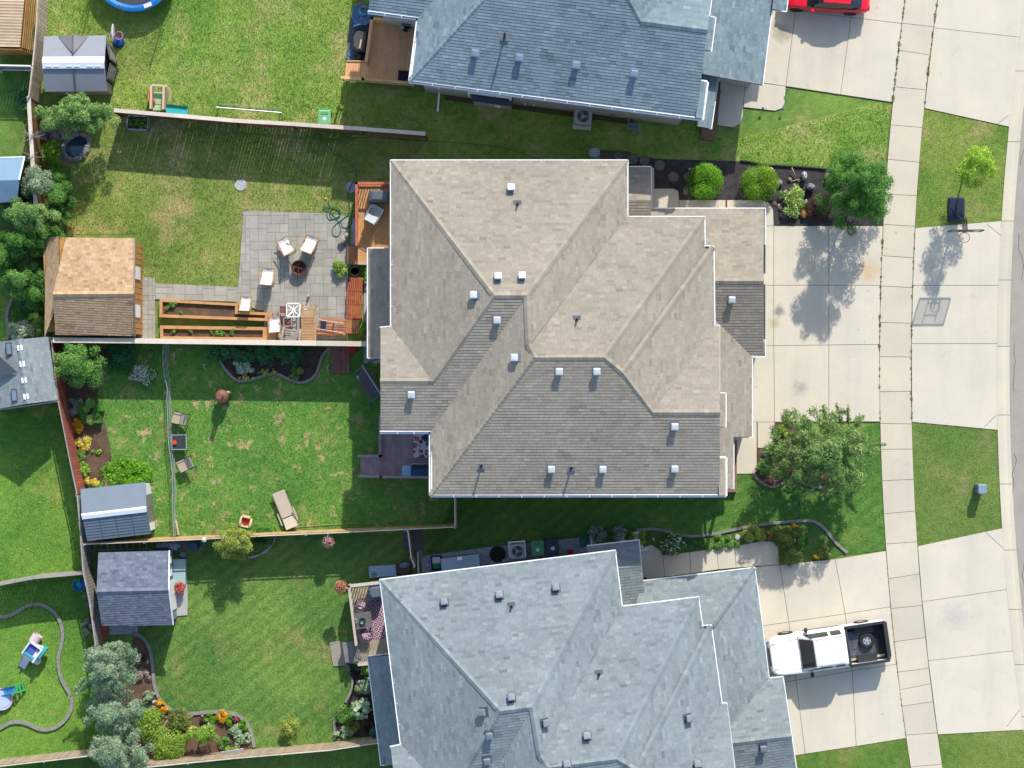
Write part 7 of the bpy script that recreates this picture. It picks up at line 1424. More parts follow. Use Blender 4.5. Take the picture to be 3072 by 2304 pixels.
# on the cedar deck
c = W('z5', 1710, 590, 1.4); r = thing('grill', 'grill with grey lid and white side shelf under the gutter corner', 'grill', (c.x, c.y, .9), -.12)
MB().box((0, .1, .45), (.4, .5, .8)).build('cart', BLK, r); m = MB(); m.loft([[Vector((x, y, z)) for x, y in ((-w_, -.2), (w_, -.2), (w_, .28), (-w_, .28))] for w_, z in ((.24, .85), (.24, .98), (.16, 1.06))]); m.build('lid', greycover, r); MB().box((.42, -.0, .84), (.34, .34, .04)).build('side_shelf', whitep, r)
c = W('z5', 1670, 735, 1.2); r = thing('stool', 'dark round stool in front of the grill', 'stool', (c.x, c.y, .9), 0); MB().lathe((0, 0, 0), [(.12, 0), (.16, .3), (.17, .4), (.12, .44)], 16).build('seat', col('navy_dark', 34, 40, 56), r); MB().lathe((-.12, .03, .3), [(.07, 0), (.07, .18), (.05, .2)], 12).build('mug', whitep, r)
tag(MB().box((0, 0, .915), (.62, .52, .015)).build('door_mat', col('mat_dark', 34, 40, 50, .9), None, M=Matrix.Translation((W('b1', 1420, 630, .9).x, W('b1', 1420, 630, .9).y, .0)) @ Matrix.Rotation(-.08, 4, 'Z')), 'black mat on the cedar deck by the house corner', 'mat')
# sling chairs round the fire pit
def sling(name, lab, t, x, y, rz, fab, frame, z0=0, group=None, sc=1.0):
    c = W(t, x, y, .5 + z0); r = thing(name, lab, 'chair', (c.x, c.y, z0 + (.063 if z0 < .2 else .01)), rz, group)
    m = MB(); pr = [(-.42, .98), (-.2, .7), (.02, .42), (.25, .36), (.42, .42)]
    vs = []
    for yy, z in pr: vs += [(-.27 * sc, yy * sc, z * sc), (0, yy * sc, (z - .035) * sc), (.27 * sc, yy * sc, z * sc)]
    n = len(vs); m.add(vs + [(a, b, c_ - .015) for a, b, c_ in vs], [(k * 3 + j, k * 3 + j + 1, k * 3 + j + 4, k * 3 + j + 3) for k in range(4) for j in range(2)] + [(n + k * 3 + j, n + k * 3 + j + 3, n + k * 3 + j + 4, n + k * 3 + j + 1) for k in range(4) for j in range(2)] + [(k * 3, k * 3 + 3, n + k * 3 + 3, n + k * 3) for k in range(4)] + [(k * 3 + 5, k * 3 + 2, n + k * 3 + 2, n + k * 3 + 5) for k in range(4)]); m.build('sling', fab, r)
    for s in (1, -1):
        X = s * .3 * sc; MB().bar((X, -.45 * sc, 1.0 * sc), (X, .5 * sc, .0), .035, .035).build('leg', frame, r); MB().bar((X, -.4 * sc, 0), (X, .46 * sc, .42 * sc), .035, .035).build('leg', frame, r); MB().bar((X * 1.08, -.3 * sc, .62 * sc), (X * 1.08, .35 * sc, .6 * sc), .05, .025).build('armrest', frame, r)
    for yy, z in ((-.44, .99), (.44, .42), (-.4, .03)): MB().bar((-.3 * sc, yy * sc, z * sc), (.3 * sc, yy * sc, z * sc), .03, .03).build('crossbar', frame, r)
    return r
sling('sling_chair', 'white sling chair left of the other upper one, facing the fire pit', 'b2', 437, 660, .55, canvas, oakm)
sling('sling_chair', 'white sling chair directly above the fire pit', 'b2', 632, 645, -.35, canvas, oakm)
sling('sling_chair', 'white sling chair left of the fire pit with its long shadow', 'b2', 283, 912, -.08, canvas, oakm)
sling('sling_chair', 'white folded sling seat on the corner of the raised bed', 'b2', 100, 1135, -.05, canvas, oakm, .1, sc=.85)
sling('sling_chair', 'white sling chair beside the small brown cube tables', 'b2', 342, 1310, .1, canvas, wood('pink_wood', (200, 156, 130)), sc=.9)
r = sling('deck_chair', 'silver mesh chair alone on the honey coloured deck', 'b2', 1165, 398, -.5, col('silver_mesh', 200, 206, 204, .5), steel, .75)
# fire pit
c = W('b2', 545, 840, .3); r = thing('fire_pit', 'round rusty fire pit full of charred wood', 'fire pit', (c.x, c.y, .063), 0); rust = mat('rust', A(120, 76, 62), .8, .3, 6)
m = MB(); m.lathe((0, 0, 0), [(.28, .18), (.36, .3), (.38, .42), (.35, .42), (.32, .3), (.2, .24)], 24); m.build('bowl', rust, r); [MB().tube([(.26 * math.cos(a), .26 * math.sin(a), .25), (.36 * math.cos(a), .36 * math.sin(a), 0)], .02, 6).build('leg', rust, r) for a in (.5, 2.1, 3.7, 5.2)]
MB().lathe((0, 0, .22), [(.3, 0), (.1, .05)], 16).build('ash', mat('ash', A(110, 98, 90), .95, .4, 9), r)
for i in range(7): a = i * .9; MB().tube([(.24 * math.cos(a), .2 * math.sin(a), .3 + i * .012), (-.2 * math.cos(a + .4), -.2 * math.sin(a + .4), .33 + i * .01)], .028, 6).build('log', mat('charred', A(72, 54, 48), .95, .5, 9), r)
MB().bar((-.36, .1, .44), (.34, -.12, .44), .03, .02).bar((.02, .37, .44), (-.02, -.37, .44), .03, .02).build('grate_bar', rust, r)
# hoses
def hose(name, lab, pts, m_, rad=.02, t='b2'):
    P_ = smooth_line([W(t, *p, .085 if t == 'b2' else .07) if len(p) == 2 else W(t, *p) for p in pts], 6); o = MB().tube(P_, rad, 6).build(name, m_, None, smooth=True); return tag(o, lab, 'hose')
hg = col('hose_green', 44, 122, 92)
lp = [(785, 285), (800, 330), (770, 355), (745, 340), (770, 325), (830, 330), (880, 365), (880, 420), (830, 435), (800, 400), (815, 345), (865, 345), (890, 390), (860, 420), (800, 440), (775, 400), (790, 370), (850, 430), (880, 480), (890, 530), (870, 575), (830, 570), (820, 520), (850, 480), (900, 440), (950, 400), (965, 340), (950, 230), (985, 140), (1015, 60), (1010, 20), (960, -40), (860, -100), (800, -150), (760, -215)]
hose('garden_hose', 'tangled green garden hose at the corner of the patio', lp, hg)
hose('garden_hose', 'loop of dark green hose in front of the deck railing', [(900, 470), (905, 500), (950, 505), (980, 470), (975, 420), (940, 410), (905, 440), (880, 470)], hg)
yh = col('hose_yellow', 176, 160, 70)
hose('garden_hose', 'thin yellow hose coiled in the fence shadow', [(1340, 1175), (1420, 1150), (1480, 1170), (1470, 1200), (1410, 1195), (1400, 1160), (1450, 1140), (1560, 1170), (1700, 1195), (1900, 1185), (2100, 1165), (2330, 1130)], yh, .012, 'a1')
hose('garden_hose', 'short yellow hose curving down to the red railing', [(1135, 1180), (1145, 1220), (1120, 1290), (1080, 1350), (1062, 1430), (1045, 1500)], yh, .012, 'b1')
hose('garden_hose', 'thin brown hose curving along the shaded strip', [(760, 1285), (690, 1275), (645, 1230), (645, 1170), (700, 1145), (860, 1165), (1100, 1140), (1500, 1165), (1800, 1180), (2212, 1220), (2450, 1290), (2560, 1330)], col('hose_brown', 126, 84, 64), .012, 'b1')
hose('garden_hose', 'pale hose running along the slim fence to the beige house', [(400, 1340), (700, 1315), (1000, 1300), (1200, 1296), (1350, 1270), (1500, 1200), (1620, 1130), (1700, 1075)], col('hose_sand', 176, 160, 130), .014, 'b3')
# stone bird statue, black pot
c = W('b2', 915, 605, .3); r = thing('stone_statue', 'weathered white stone animal figure beside the deck', 'statue', (c.x, c.y, .063), -.5); sm = mat('statue_stone', A(196, 188, 170), .9, .15, 5)
MB().blob((0, 0, .2), (.15, .24, .2), 12, 8, .06, seed=2).build('body', sm, r); MB().blob((.04, .26, .36), (.1, .13, .1), 10, 6, .05).build('head', sm, r); MB().blob((-.06, -.2, .14), (.14, .14, .13), 10, 6).build('haunch', sm, r)
c = W('b2', 1010, 868, .4); r = thing('plant_pot', 'black round pot with bare soil at the foot of the deck', 'pot', (c.x, c.y, .063), 0); MB().lathe((0, 0, 0), [(.15, 0), (.22, .38), (.24, .42), (.2, .42), (.19, .36)], 18).build('pot', col('pot_dark', 60, 56, 54), r); MB().cyl((0, 0, .34), .19, .02, 16).build('soil', SOIL, r)
# slatted benches: four down the house side, one double along the fence
teak = wood('teak', (196, 106, 72), .16, .1); honey = wood('teak_honey', (212, 140, 96), .14, .1)
def bench(lab, pts, vert, m_, n=8, h=.42, t='z1'):
    P_ = [W(t, x, y, h) for x, y in pts]; c = sum(P_, Vector()) / 4; r = thing('slatted_bench', lab, 'bench', (c.x, c.y, .063), 0, None, True)
    a, b, c_, d = P_
    for i in range(n):
        k0, k1 = (i + .13) / n, (i + .87) / n
        q = [a.lerp(b, k0), a.lerp(b, k1), d.lerp(c_, k1), d.lerp(c_, k0)] if vert else [a.lerp(d, k0), b.lerp(c_, k0), b.lerp(c_, k1), a.lerp(d, k1)]
        MB().prism([(p.x, p.y) for p in q], h - .025, h).build('slat', m_, r)
    for e0, e1 in ((a, b), (d, c_)): MB().bar(e0 - Vector((0, 0, .05)), e1 - Vector((0, 0, .05)), .06, .05).build('rail', m_, r)
    for p in P_: q = p.lerp(c, .1); MB().box((q.x, q.y, h / 2), (.06, .06, h - .02)).build('leg', m_, r)
    return r
bench('topmost of the four slatted red-brown benches by the house', [(1478, 70), (1705, 80), (1700, 295), (1445, 285)], True, teak)
bench('second of the four slatted red-brown benches from the pot', [(1440, 300), (1700, 300), (1700, 520), (1435, 520)], True, teak)
bench('third slatted bench, partly in dappled shade', [(1435, 538), (1695, 540), (1690, 758), (1432, 755)], True, teak)
bench('lowest and more orange slatted bench at the fence', [(1432, 768), (1655, 770), (1648, 992), (1425, 990)], True, honey, 7)
bench('wide slatted bench under the folded metal chair', [(985, 750), (1425, 770), (1420, 1030), (945, 1010)], False, honey, 6)
c = W('z1', 1170, 880, .6); r = thing('folding_chair', 'folded aluminium chair lying on the wide slatted bench', 'chair', (c.x, c.y, .5), -.12)
for y, l in ((.26, 1.25), (-.2, 1.35)): MB().tube([(-l / 2, y, 0), (l / 2, y - .05, 0)], .018, 7).build('tube', steel, r)
for x in (-.6, -.22, .16, .42, .56): MB().tube([(x, .26, 0), (x, -.22, 0)], .014, 6).build('tube', steel, r)
MB().box((-.36, .03, -.005), (.3, .36, .015)).build('webbing', col('webbing', 44, 46, 60), r); MB().box((.12, .0, -.005), (.05, .36, .015)).build('webbing', col('webbing', 0, 0, 0), r)
c = W('z1', 810, 800, .4); r = thing('sun_lounger', 'pale slatted wooden lounger with wheels end against the fence', 'sun lounger', (c.x, c.y, .063), .0)
for s in (1, -1): MB().box((s * .34, 0, .33), (.045, 2.0, .08)).build('side_rail', oakm, r); [MB().box((s * .34, y, .16), (.05, .06, .32)).build('leg', oakm, r) for y in (.8, -.85)]
for i in range(22): y = .72 - i * .078; MB().box((0, y, .375 + (.02 if i < 5 else 0)), (.64, .052, .02)).build('slat', wood('lounger_slat', (216, 172, 124), .1), r)
MB().box((-.15, .6, .41), (.14, .06, .03)).build('tray', whitep, r)
c = W('z1', 558, 610, .6); r = thing('table_frame', 'square white table frame without its top', 'table', (c.x, c.y, .063), .0)
for s in (1, -1): MB().box((s * .33, 0, .68), (.05, .7, .03)).build('frame_bar', WHITE, r); MB().box((0, s * .33, .68), (.7, .05, .03)).build('frame_bar', WHITE, r); MB().bar((-.3, -.3 * s, .64), (.3, .3 * s, .64), .04, .03).build('brace', WHITE, r); MB().box((0, 0, .65) if s > 0 else (0, 0, .62), (.66, .02, .02) if s > 0 else (.02, .66, .02)).build('brace', WHITE, r)
[MB().bar((.3 * a, .3 * b, .66), (.1 * a, .1 * b, 0), .03, .03).build('leg', WHITE, r) for a in (1, -1) for b in (1, -1)]
for lab, x, y, sh in (('small brown cube table tucked under the white table frame', 385, 605, 0), ('small brown cube table with pinkish frame near the white chair', 460, 810, 0)):
    c = W('z1', x, y, .4); r = thing('cube_table', lab, 'side table', (c.x, c.y, .063), .02)
    for s in (1, -1): MB().box((s * .19, 0, .4), (.035, .42, .04)).build('frame_bar', col('cube_frame', 196, 184, 184), r); MB().box((0, s * .19, .4), (.35, .035, .04)).build('frame_bar', col('cube_frame', 0, 0, 0), r)
    MB().box((0, 0, .37), (.35, .35, .03)).build('table_top', mat('brown_top', A(140, 92, 76), .5, .2, 6), r); [MB().box((.19 * a, .19 * b, .19), (.035, .035, .38)).build('leg', col('cube_frame', 0, 0, 0), r) for a in (1, -1) for b in (1, -1)]
c = W('z1', 520, 1020, .5); r = thing('adirondack_chair', 'weathered grey slatted chair leaning back by the fence', 'chair', (c.x, c.y, .063), -.12); wg = wood('weathered_grey', (178, 166, 156))
for i in range(5): MB().box((-.05 + i * .012, .24 - i * .12, .42 - i * .035), (.68 - i * .03, .075, .025)).build('slat', wg, r)
for s in (1, -1): MB().bar((s * .42, .35, .5), (s * .44, -.3, .52), .11, .03).build('armrest', wg, r); MB().bar((s * .36, .3, 0), (s * .36, .3, .5), .06, .05, (1, 0, 0)).build('leg', wg, r)
MB().bar((-.62, .15, .25), (-.5, -.35, .3), .05, .04).bar((-.52, .15, .25), (-.42, -.35, .3), .05, .04).build('footrest', wg, r)
c = W('z1', 803, 375, .25); r = thing('bottle', 'pink bottle standing on the patio above the wooden lounger', 'bottle', (c.x, c.y, .063), 0); MB().lathe((0, 0, 0), [(.05, 0), (.055, .2), (.03, .26), (.02, .3)], 12).build('bottle', pinkm, r); MB().cyl((0, 0, .29), .025, .04, 10).build('cap', WHITE, r)
# raised planter beds
def raised(lab, outer, inner, h=.38, t='a2', seed=1):
    O_ = WL(t, outer, h); I_ = WL(t, inner, h); c = sum(O_, Vector()) / len(O_); r = thing('raised_bed', lab, 'raised bed', (c.x, c.y, 0), 0, None, True); NOGRASS.append([(p.x, p.y) for p in O_])
    n = len(O_)
    for i in range(n):
        j = (i + 1) % n
        for z0, z1 in ((0, h / 2 - .004), (h / 2, h)): MB().prism([(p.x, p.y) for p in (O_[i], O_[j], I_[j], I_[i])], z0, z1).build('timber', wood('planter_timber', (222, 168, 112), .16, .08), r)
    MB().prism([(p.x, p.y) for p in I_], 0, h - .16).build('soil', SOIL, r); return r
raised('upper raised timber bed with an L shaped end', [(1325, 820), (1980, 858), (1975, 925), (2260, 935), (2255, 1005), (1320, 972)], [(1348, 845), (1950, 878), (1948, 945), (2200, 955), (2195, 980), (1345, 948)])
raised('lower raised timber bed along the capped fence', [(1328, 1040), (2290, 1055), (2285, 1165), (1328, 1152)], [(1352, 1068), (2180, 1080), (2178, 1140), (1352, 1130)])
rn = random.Random(3)
for i, (x, y, s, lab) in enumerate(((1435, 862, 14, 'green seedling at the left end of the upper raised bed'), (1400, 905, 9, 'pale seedling in the left of the upper raised bed'), (1505, 938, 7, 'small seedling at the edge of the upper raised bed'), (1825, 1112, 16, 'largest lettuce in the lower raised bed'), (1755, 1095, 9, 'small lettuce left of the largest one'), (1455, 1085, 10, 'seedling at the left of the lower raised bed'), (1590, 1088, 8, 'seedling between the bricks and the lettuces'), (1935, 1090, 12, 'seedling at the right of the lower raised bed'))):
    shrub('seedling', lab, 'a2', x, y, s * .8, .3, 'mid', .06, 1.2, cat='plant', seed=300 + i, nb=5, z0=.2)
c = W('a2', 1430, 1136, .3); r = thing('brick_pile', 'loose red sticks stacked in the lower raised bed', 'sticks', (c.x, c.y, .24), 0); [MB().bar((-.45 + .1 * i, -.06 + .012 * i, .02 + i * .004), (.3 + .03 * i, .05 - .015 * i, .03), .03, .025).build('stick', wood('red_stick', (180, 110, 86)), r) for i in range(8)]
# covered barbecue on the red railed deck
c = W('b2', 1215, 242, 1.7); r = thing('covered_grill', 'barbecue under a dark grey cover at the house wall', 'grill', (c.x, c.y, .75), -.03)
m = MB(); m.loft([[Vector((x * w_, y * d_, z)) for x, y in ((-1, -1), (0, -1.05), (1, -1), (1, 1), (0, 1.02), (-1, 1))] for w_, d_, z in ((.58, .3, 0), (.55, .28, .7), (.52, .26, .9), (.34, .17, 1.08))]); m.build('cover', greycover, r); MB().bar((-.05, .2, 1.08), (-.08, -.25, .95), .03, .03).build('strap', blkcover, r)
# long redwood walk piece and red seat below the fence
c = W('z1', 1335, 1400, .2); r = thing('wooden_ramp', 'dusty redwood boardwalk below the straight capped fence', 'boardwalk', (c.x, c.y, 0), -.02); [MB().box((-.39 + i * .13, -.1, .14), (.125, 1.35, .03)).build('board', wood('ramp_red', (150, 104, 96), .16), r) for i in range(7)]; [MB().box((0, y, .06), (.9, .08, .12)).build('joist', wood('ramp_red', (0, 0, 0)), r) for y in (.4, -.6)]
c = W('z1', 1525, 1270, .6); r = thing('red_seat', 'bright red toddler seat in the fence shadow', 'toy seat', (c.x, c.y, 0), .1); rd = col('bright_red', 226, 30, 50); MB().box((0, 0, .2), (.3, .34, .3)).build('seat', rd, r); MB().box((0, .17, .45), (.22, .06, .35)).build('backrest', rd, r)
# swing under the eave
c = W('b3', 1145, 135, 1.2); r = thing('garden_swing', 'dark canopied garden swing half under the beige eave', 'garden swing', (c.x, c.y, 0), -1.0)
MB().box((0, .02, 1.7), (1.5, .45, .05)).box((0, -.3, 1.62), (1.3, .28, .04)).build('canopy', col('swing_dark', 86, 84, 92, .8), r); MB().tube([(-.95, .12, 1.78), (.8, .12, 1.78)], .03, 8).build('beam', steel, r)
for x in (-.9, .75): MB().tube([(x, -.7, 0), (x, .12, 1.78), (x, .9, 0)], .03, 8).build('leg', col('swing_frame', 90, 120, 130), r)
MB().box((0, -.1, .5), (1.2, .45, .06)).build('seat', col('swing_dark', 0, 0, 0), r); MB().box((0, .16, .75), (1.2, .06, .45)).build('backrest', col('swing_dark', 0, 0, 0), r)
# plum deck furniture
def rug_mat(name, cols, sc, kind):
    m, nt, b = new_mat(name); g = nt.nodes.new('ShaderNodeTexCoord').outputs['Object']
    if kind == 'flower':
        v = N(nt, 'ShaderNodeTexVoronoi', i_Scale=sc); nt.links.new(g, v.inputs['Vector']); n = noise_(nt, 9, 3, .8, g); c = mixc(nt, ramp(nt, v.outputs['Distance'], .35, .42), cols[0], cols[1]); c = mixc(nt, ramp(nt, n, .52, .55), c, cols[2]); c = mixc(nt, ramp(nt, v.outputs['Distance'], .12, .15), cols[1], c)
    else:
        v = N(nt, 'ShaderNodeTexVoronoi', i_Scale=sc, i_Randomness=0.0); nt.links.new(g, v.inputs['Vector']); d = v.outputs['Distance']; a = ramp(nt, d, .0, .9)
        s = nt.nodes.new('ShaderNodeMath'); s.operation = 'SINE'; mlt = nt.nodes.new('ShaderNodeMath'); mlt.operation = 'MULTIPLY'; mlt.inputs[1].default_value = 17; nt.links.new(d, mlt.inputs[0]); nt.links.new(mlt.outputs[0], s.inputs[0]); c = mixc(nt, ramp(nt, s.outputs[0], .25, .5), cols[0], cols[1])
    nt.links.new(c, b.inputs['Base Color']); b.inputs['Roughness'].default_value = .95; return m
c = W('z2', 1760, 730, .8); tag(MB().box((0, 0, .01), (1.12, 1.25, .012)).build('rug', rug_mat('flower_rug', (A(70, 92, 116), A(240, 232, 226, .8), A(214, 60, 76, .8)), 3.6, 'flower'), None, M=Matrix.Translation((c.x, c.y, .8))), 'navy rug with red and white flowers on the plum deck', 'rug')
c = W('z2', 1775, 740, 1.25); r = thing('round_table', 'small round white table on the flowered rug', 'table', (c.x, c.y, .82), 0); MB().cyl((0, 0, .42), .22, .03, 24).build('table_top', col('table_white', 210, 224, 240), r); MB().cyl((0, 0, 0), .15, .03, 16).build('foot', whitep, r); MB().cyl((0, 0, .02), .03, .4, 8).build('pedestal', whitep, r)
c = W('z2', 1815, 705, 1.3); r = thing('clay_pot', 'brown bowl standing on the small round white table', 'pot', (c.x, c.y, 1.27), 0); MB().lathe((0, 0, 0), [(.07, 0), (.11, .08), (.1, .1), (.07, .1)], 16).build('pot', mat('clay_brown', A(146, 118, 96), .8), r)
c = W('z2', 1820, 590, 1.1); r = thing('blue_chair', 'teal blue folding chair on the flowered rug', 'chair', (c.x, c.y, .82), .5); tb = col('teal_blue', 28, 96, 136)
MB().box((0, 0, .42), (.42, .4, .03)).build('seat', tb, r); MB().box((0, .22, .66), (.42, .04, .34)).build('backrest', tb, r); [MB().bar((x, -.2, .42), (x, .2, 0), .03, .03).bar((x, .22, .8), (x, -.2, 0), .03, .03).build('leg', tb, r) for x in (-.21, .21)]
c = W('z2', 1580, 1260, 1.6); r = thing('grill', 'navy lidded grill with pale blue side shelf on the plum deck', 'grill', (c.x, c.y, .8), 0); nv = col('grill_navy', 26, 66, 100, .35)
MB().box((.2, 0, .4), (.84, .5, .78)).build('cart', BLK, r); m = MB(); m.loft([[Vector((.2 + s * .44, y, z)) for y, z in ((-.25, .8), (.25, .8), (.25, .95), (.12, 1.1), (-.1, 1.12), (-.25, .98))] for s in (-1, 1)]); m.build('lid', nv, r); MB().box((-.48, 0, .84), (.42, .5, .03)).build('side_shelf', col('shelf_blue', 150, 190, 226), r)
MB().tube([(-.22, .28, .9), (-.16, .36, .95), (.56, .36, .95), (.62, .28, .9)], .018, 8).build('handle', steel, r)
# pale deck furniture
c = W('z3', 760, 1060, .8); P_ = [W('z3', *p, .8) for p in ((350, 690), (860, 660), (985, 1450), (680, 1500), (560, 1450), (330, 930))]; cc = sum(P_, Vector()) / 6
o = thing('rug', 'pink and plum trellis pattern rug on the pale deck', 'rug', (cc.x, cc.y, .8), .12); q = Matrix.Rotation(-.12, 2); MB().box((.08, 0, .01), (1.35, 1.92, .012)).build('rug', rug_mat('trellis_rug', (A(118, 62, 88), A(226, 200, 208)), 4.2, 'trellis'), o)
c = W('z3', 460, 1110, 1.5); r = thing('patio_table', 'grey wooden table with bowl and cups at the deck rail', 'table', (c.x, c.y, .8), .12); gt_ = wood('table_grey', (122, 114, 116), .15)
for i in range(6): MB().box((-.39 + i * .156 * 1, 0, .72), (.15, .8, .03)).build('table_board', gt_, r)
[MB().box((x, y, .35), (.07, .07, .7)).build('leg', gt_, r) for x in (-.38, .38) for y in (-.32, .32)]
c = W('z3', 465, 1130, 1.65); r = thing('bowl', 'dark green bowl on the grey table', 'bowl', (c.x, c.y, 1.54), 0); MB().lathe((0, 0, 0), [(.06, 0), (.17, .1), (.165, .12), (.15, .1), (.02, .02)], 20).build('bowl', col('bowl_green', 14, 86, 76, .3), r)
for i, (x, y, mm, lab) in enumerate(((333, 1088, whitep, 'white cup at the edge of the grey table'), (340, 1150, col('cup_pink', 232, 200, 216), 'pale pink cup beside the white one'), (452, 1158, whitep, 'small white cup in front of the green bowl'), (330, 1205, greycover, 'dark tumbler at the corner of the grey table'))):
    c = W('z3', x, y, 1.6); r = thing('cup', lab, 'cup', (c.x, c.y, 1.54), 0); MB().lathe((0, 0, 0), [(.035, 0), (.05, .1), (.04, .1), (.03, .03)], 14).build('cup', mm, r)
def wire_chair(lab, t, x, y, rz, z0):
    c = W(t, x, y, z0 + .5); r = thing('wire_chair', lab, 'chair', (c.x, c.y, z0 + .02), rz); wm_ = col('wire_bronze', 92, 82, 84, .4)
    ring = lambda rr, z, sq=1: [(rr * math.cos(k * math.pi / 12), rr * sq * math.sin(k * math.pi / 12), z) for k in range(25)]
    MB().tube(ring(.31, .45), .016, 6).build('seat_ring', wm_, r); MB().tube(ring(.32, .78)[:14], .016, 6).build('back_ring', wm_, r)
    for k in range(7): x_ = -.24 + k * .08; l = math.sqrt(.31 ** 2 - x_ ** 2); MB().bar((x_, -l, .45), (x_, l, .45), .032, .012).build('slat', wm_, r)
    for k in range(9): a = k * math.pi / 8; MB().tube([(.31 * math.cos(a), .31 * math.sin(a), .45), (.32 * math.cos(a), .32 * math.sin(a), .78)], .012, 5).build('spindle', wm_, r)
    [MB().tube([(.28 * math.cos(a), .28 * math.sin(a), .45), (.33 * math.cos(a), .33 * math.sin(a), 0)], .014, 6).build('leg', wm_, r) for a in (.8, 2.3, 3.9, 5.4)]
    MB().cyl((0, 0, .46), .22, .03, 20).build('cushion', rug_mat('cushion_stripe', (A(60, 40, 60), A(226, 190, 204), A(90, 60, 80)), 9, 'flower') if 'cushion_stripe' not in MATS else MATS['cushion_stripe'], r)
wire_chair('wire armchair above the grey table on the pale deck', 'z3', 440, 790, .3, .8); wire_chair('wire armchair below the grey table with striped cushion', 'z3', 545, 1430, 2.9, .8)
c = W('z3', 730, 530, 1.6); r = thing('covered_grill', 'angular grey covered grill in the corner of the pale deck', 'grill', (c.x, c.y, .8), .1); m = MB(); m.loft([[Vector((x * s, y * s, z)) for x, y in ((-.36, -.1), (-.2, -.36), (.34, -.34), (.4, .34), (-.2, .36), (-.36, .2))] for s, z in ((1, 0), (.97, .8), (.6, 1.0))]); m.build('cover', greycover, r)
# beside the pale house: storage bench, fire bowl, bins
c = W('z4', 232, 462, .6); r = thing('storage_bench', 'long grey-blue storage box with a round emblem', 'storage box', (c.x, c.y, 0), .07); sb = col('bench_blue', 150, 176, 196)
MB().box((0, 0, .26), (1.3, .54, .5)).build('body', sb, r); [MB().box((0, -.21 + i * .14, .54), (1.34, .132, .035)).build('lid_board', sb, r) for i in range(4)]; MB().tube([(-.42 + .12 * math.cos(a), -.13 + .12 * math.sin(a), .565) for a in [k * math.pi / 10 for k in range(21)]], .012, 5).bar((-.5, -.18, .565), (-.34, -.08, .565), .03, .01).bar((-.5, -.08, .565), (-.34, -.18, .565), .03, .01).build('emblem', blkcover, r)
c = W('z4', 455, 430, .5); r = thing('fire_bowl', 'octagonal brown fire table with a grey-blue lid beside the storage box', 'fire bowl', (c.x, c.y, 0), .2); oct_ = [(.36 * math.cos(k * math.pi / 4), .36 * math.sin(k * math.pi / 4)) for k in range(8)]; MB().prism(oct_, .3, .42).build('table_top', mat('brown_slate', A(96, 70, 66), .6, .2, 5), r); MB().prism([(x * .7, y * .7) for x, y in oct_], 0, .3).build('base', BLK, r); MB().blob((.06, .14, .46), (.27, .16, .06), 14, 6).build('lid', slate_p, r)
c = W('z4', 790, 385, .7); r = thing('blue_bin', 'blue plastic crate with white and green bags', 'crate', (c.x, c.y, 0), .05); bb_ = col('crate_blue', 30, 40, 150); [MB().box(p, s).build('side', bb_, r) for p, s in (((-.24, 0, .25), (.04, .7, .5)), ((.24, 0, .25), (.04, .7, .5)), ((0, .34, .25), (.5, .04, .5)), ((0, -.34, .25), (.5, .04, .5)))]; MB().box((0, .16, .4), (.38, .3, .12)).build('bag', whitep, r); MB().box((0, -.14, .4), (.38, .28, .12)).build('bag', col('bag_green', 40, 150, 90), r)
c = W('z4', 1040, 370, 1.4); r = thing('window_bay', 'low bay with light grey top beside the blue crate', 'bay', (c.x, c.y, 0), .13); MB().box((0, 0, .7), (1.8, .5, 1.4)).build('wall', siding_g, r); m = MB(); m.add([(-.95, -.3, 1.42), (.95, -.3, 1.42), (.95, .3, 1.42), (-.95, .3, 1.42), (-.95, -.3, 1.6), (.95, -.3, 1.6)], [(0, 1, 2, 3), (4, 3, 2, 5), (0, 3, 4), (1, 5, 2), (0, 4, 5, 1)]); m.build('roof', col('bay_roof', 156, 176, 190), r); MB().box((0, .2, 1.5), (.24, .16, .08)).build('vent', WHITE, r)
c = W('z4', 1427, 285, .3); r = thing('tyre_stack', 'flat spare tyre lying in the blue gravel', 'tyre', (c.x, c.y, 0), 0); MB().lathe((0, 0, 0), [(.2, .02), (.36, 0), (.39, .06), (.39, .2), (.35, .25), (.24, .25), (.2, .18)], 28).build('tyre', TYRE, r); MB().lathe((0, 0, .08), [(.2, 0), (.12, .03), (.06, .01)], 18).build('rim', col('rim_dull', 84, 88, 92), r)
c = W('z4', 2180, 260, .3); r = thing('watering_can', 'red petrol can among the gravel by the navy bin', 'can', (c.x, c.y, 0), .3); MB().box((0, 0, .16), (.26, .2, .3)).build('body', rd, r); MB().tube([(.1, 0, .3), (.2, .02, .38)], .02, 6).build('spout', BLK, r); MB().bar((-.08, 0, .34), (.08, 0, .34), .03, .03).build('handle', rd, r)
c = W('c3', 700, 1455, .5); r = thing('green_crate', 'dark green recycling box beside the white post', 'crate', (c.x, c.y, 0), .1); gc_ = col('crate_green', 50, 110, 104); [MB().box(p, s).build('side', gc_, r) for p, s in (((-.2, 0, .2), (.04, .42, .4)), ((.2, 0, .2), (.04, .42, .4)), ((0, .2, .2), (.42, .04, .4)), ((0, -.2, .2), (.42, .04, .4)))]; MB().box((0, 0, .12), (.36, .36, .2)).build('filling', col('crate_fill', 60, 140, 130), r)
[ (lambda c, lab: (lambda r: MB().cyl((0, 0, 0), .05, .3, 10).build('pipe', whitep, r))(thing('vent_stub', lab, 'pipe', (c.x, c.y, 0), 0)))(W('z4', x, y, .3), lab) for x, y, lab in ((1370, 370, 'white pipe stub next to the spare tyre'), (1532, 345, 'white pipe stub right of the spare tyre'), (1488, 352, 'bent white vent beside the spare tyre'), (705, 395, 'cream pipe cap left of the blue crate'))]
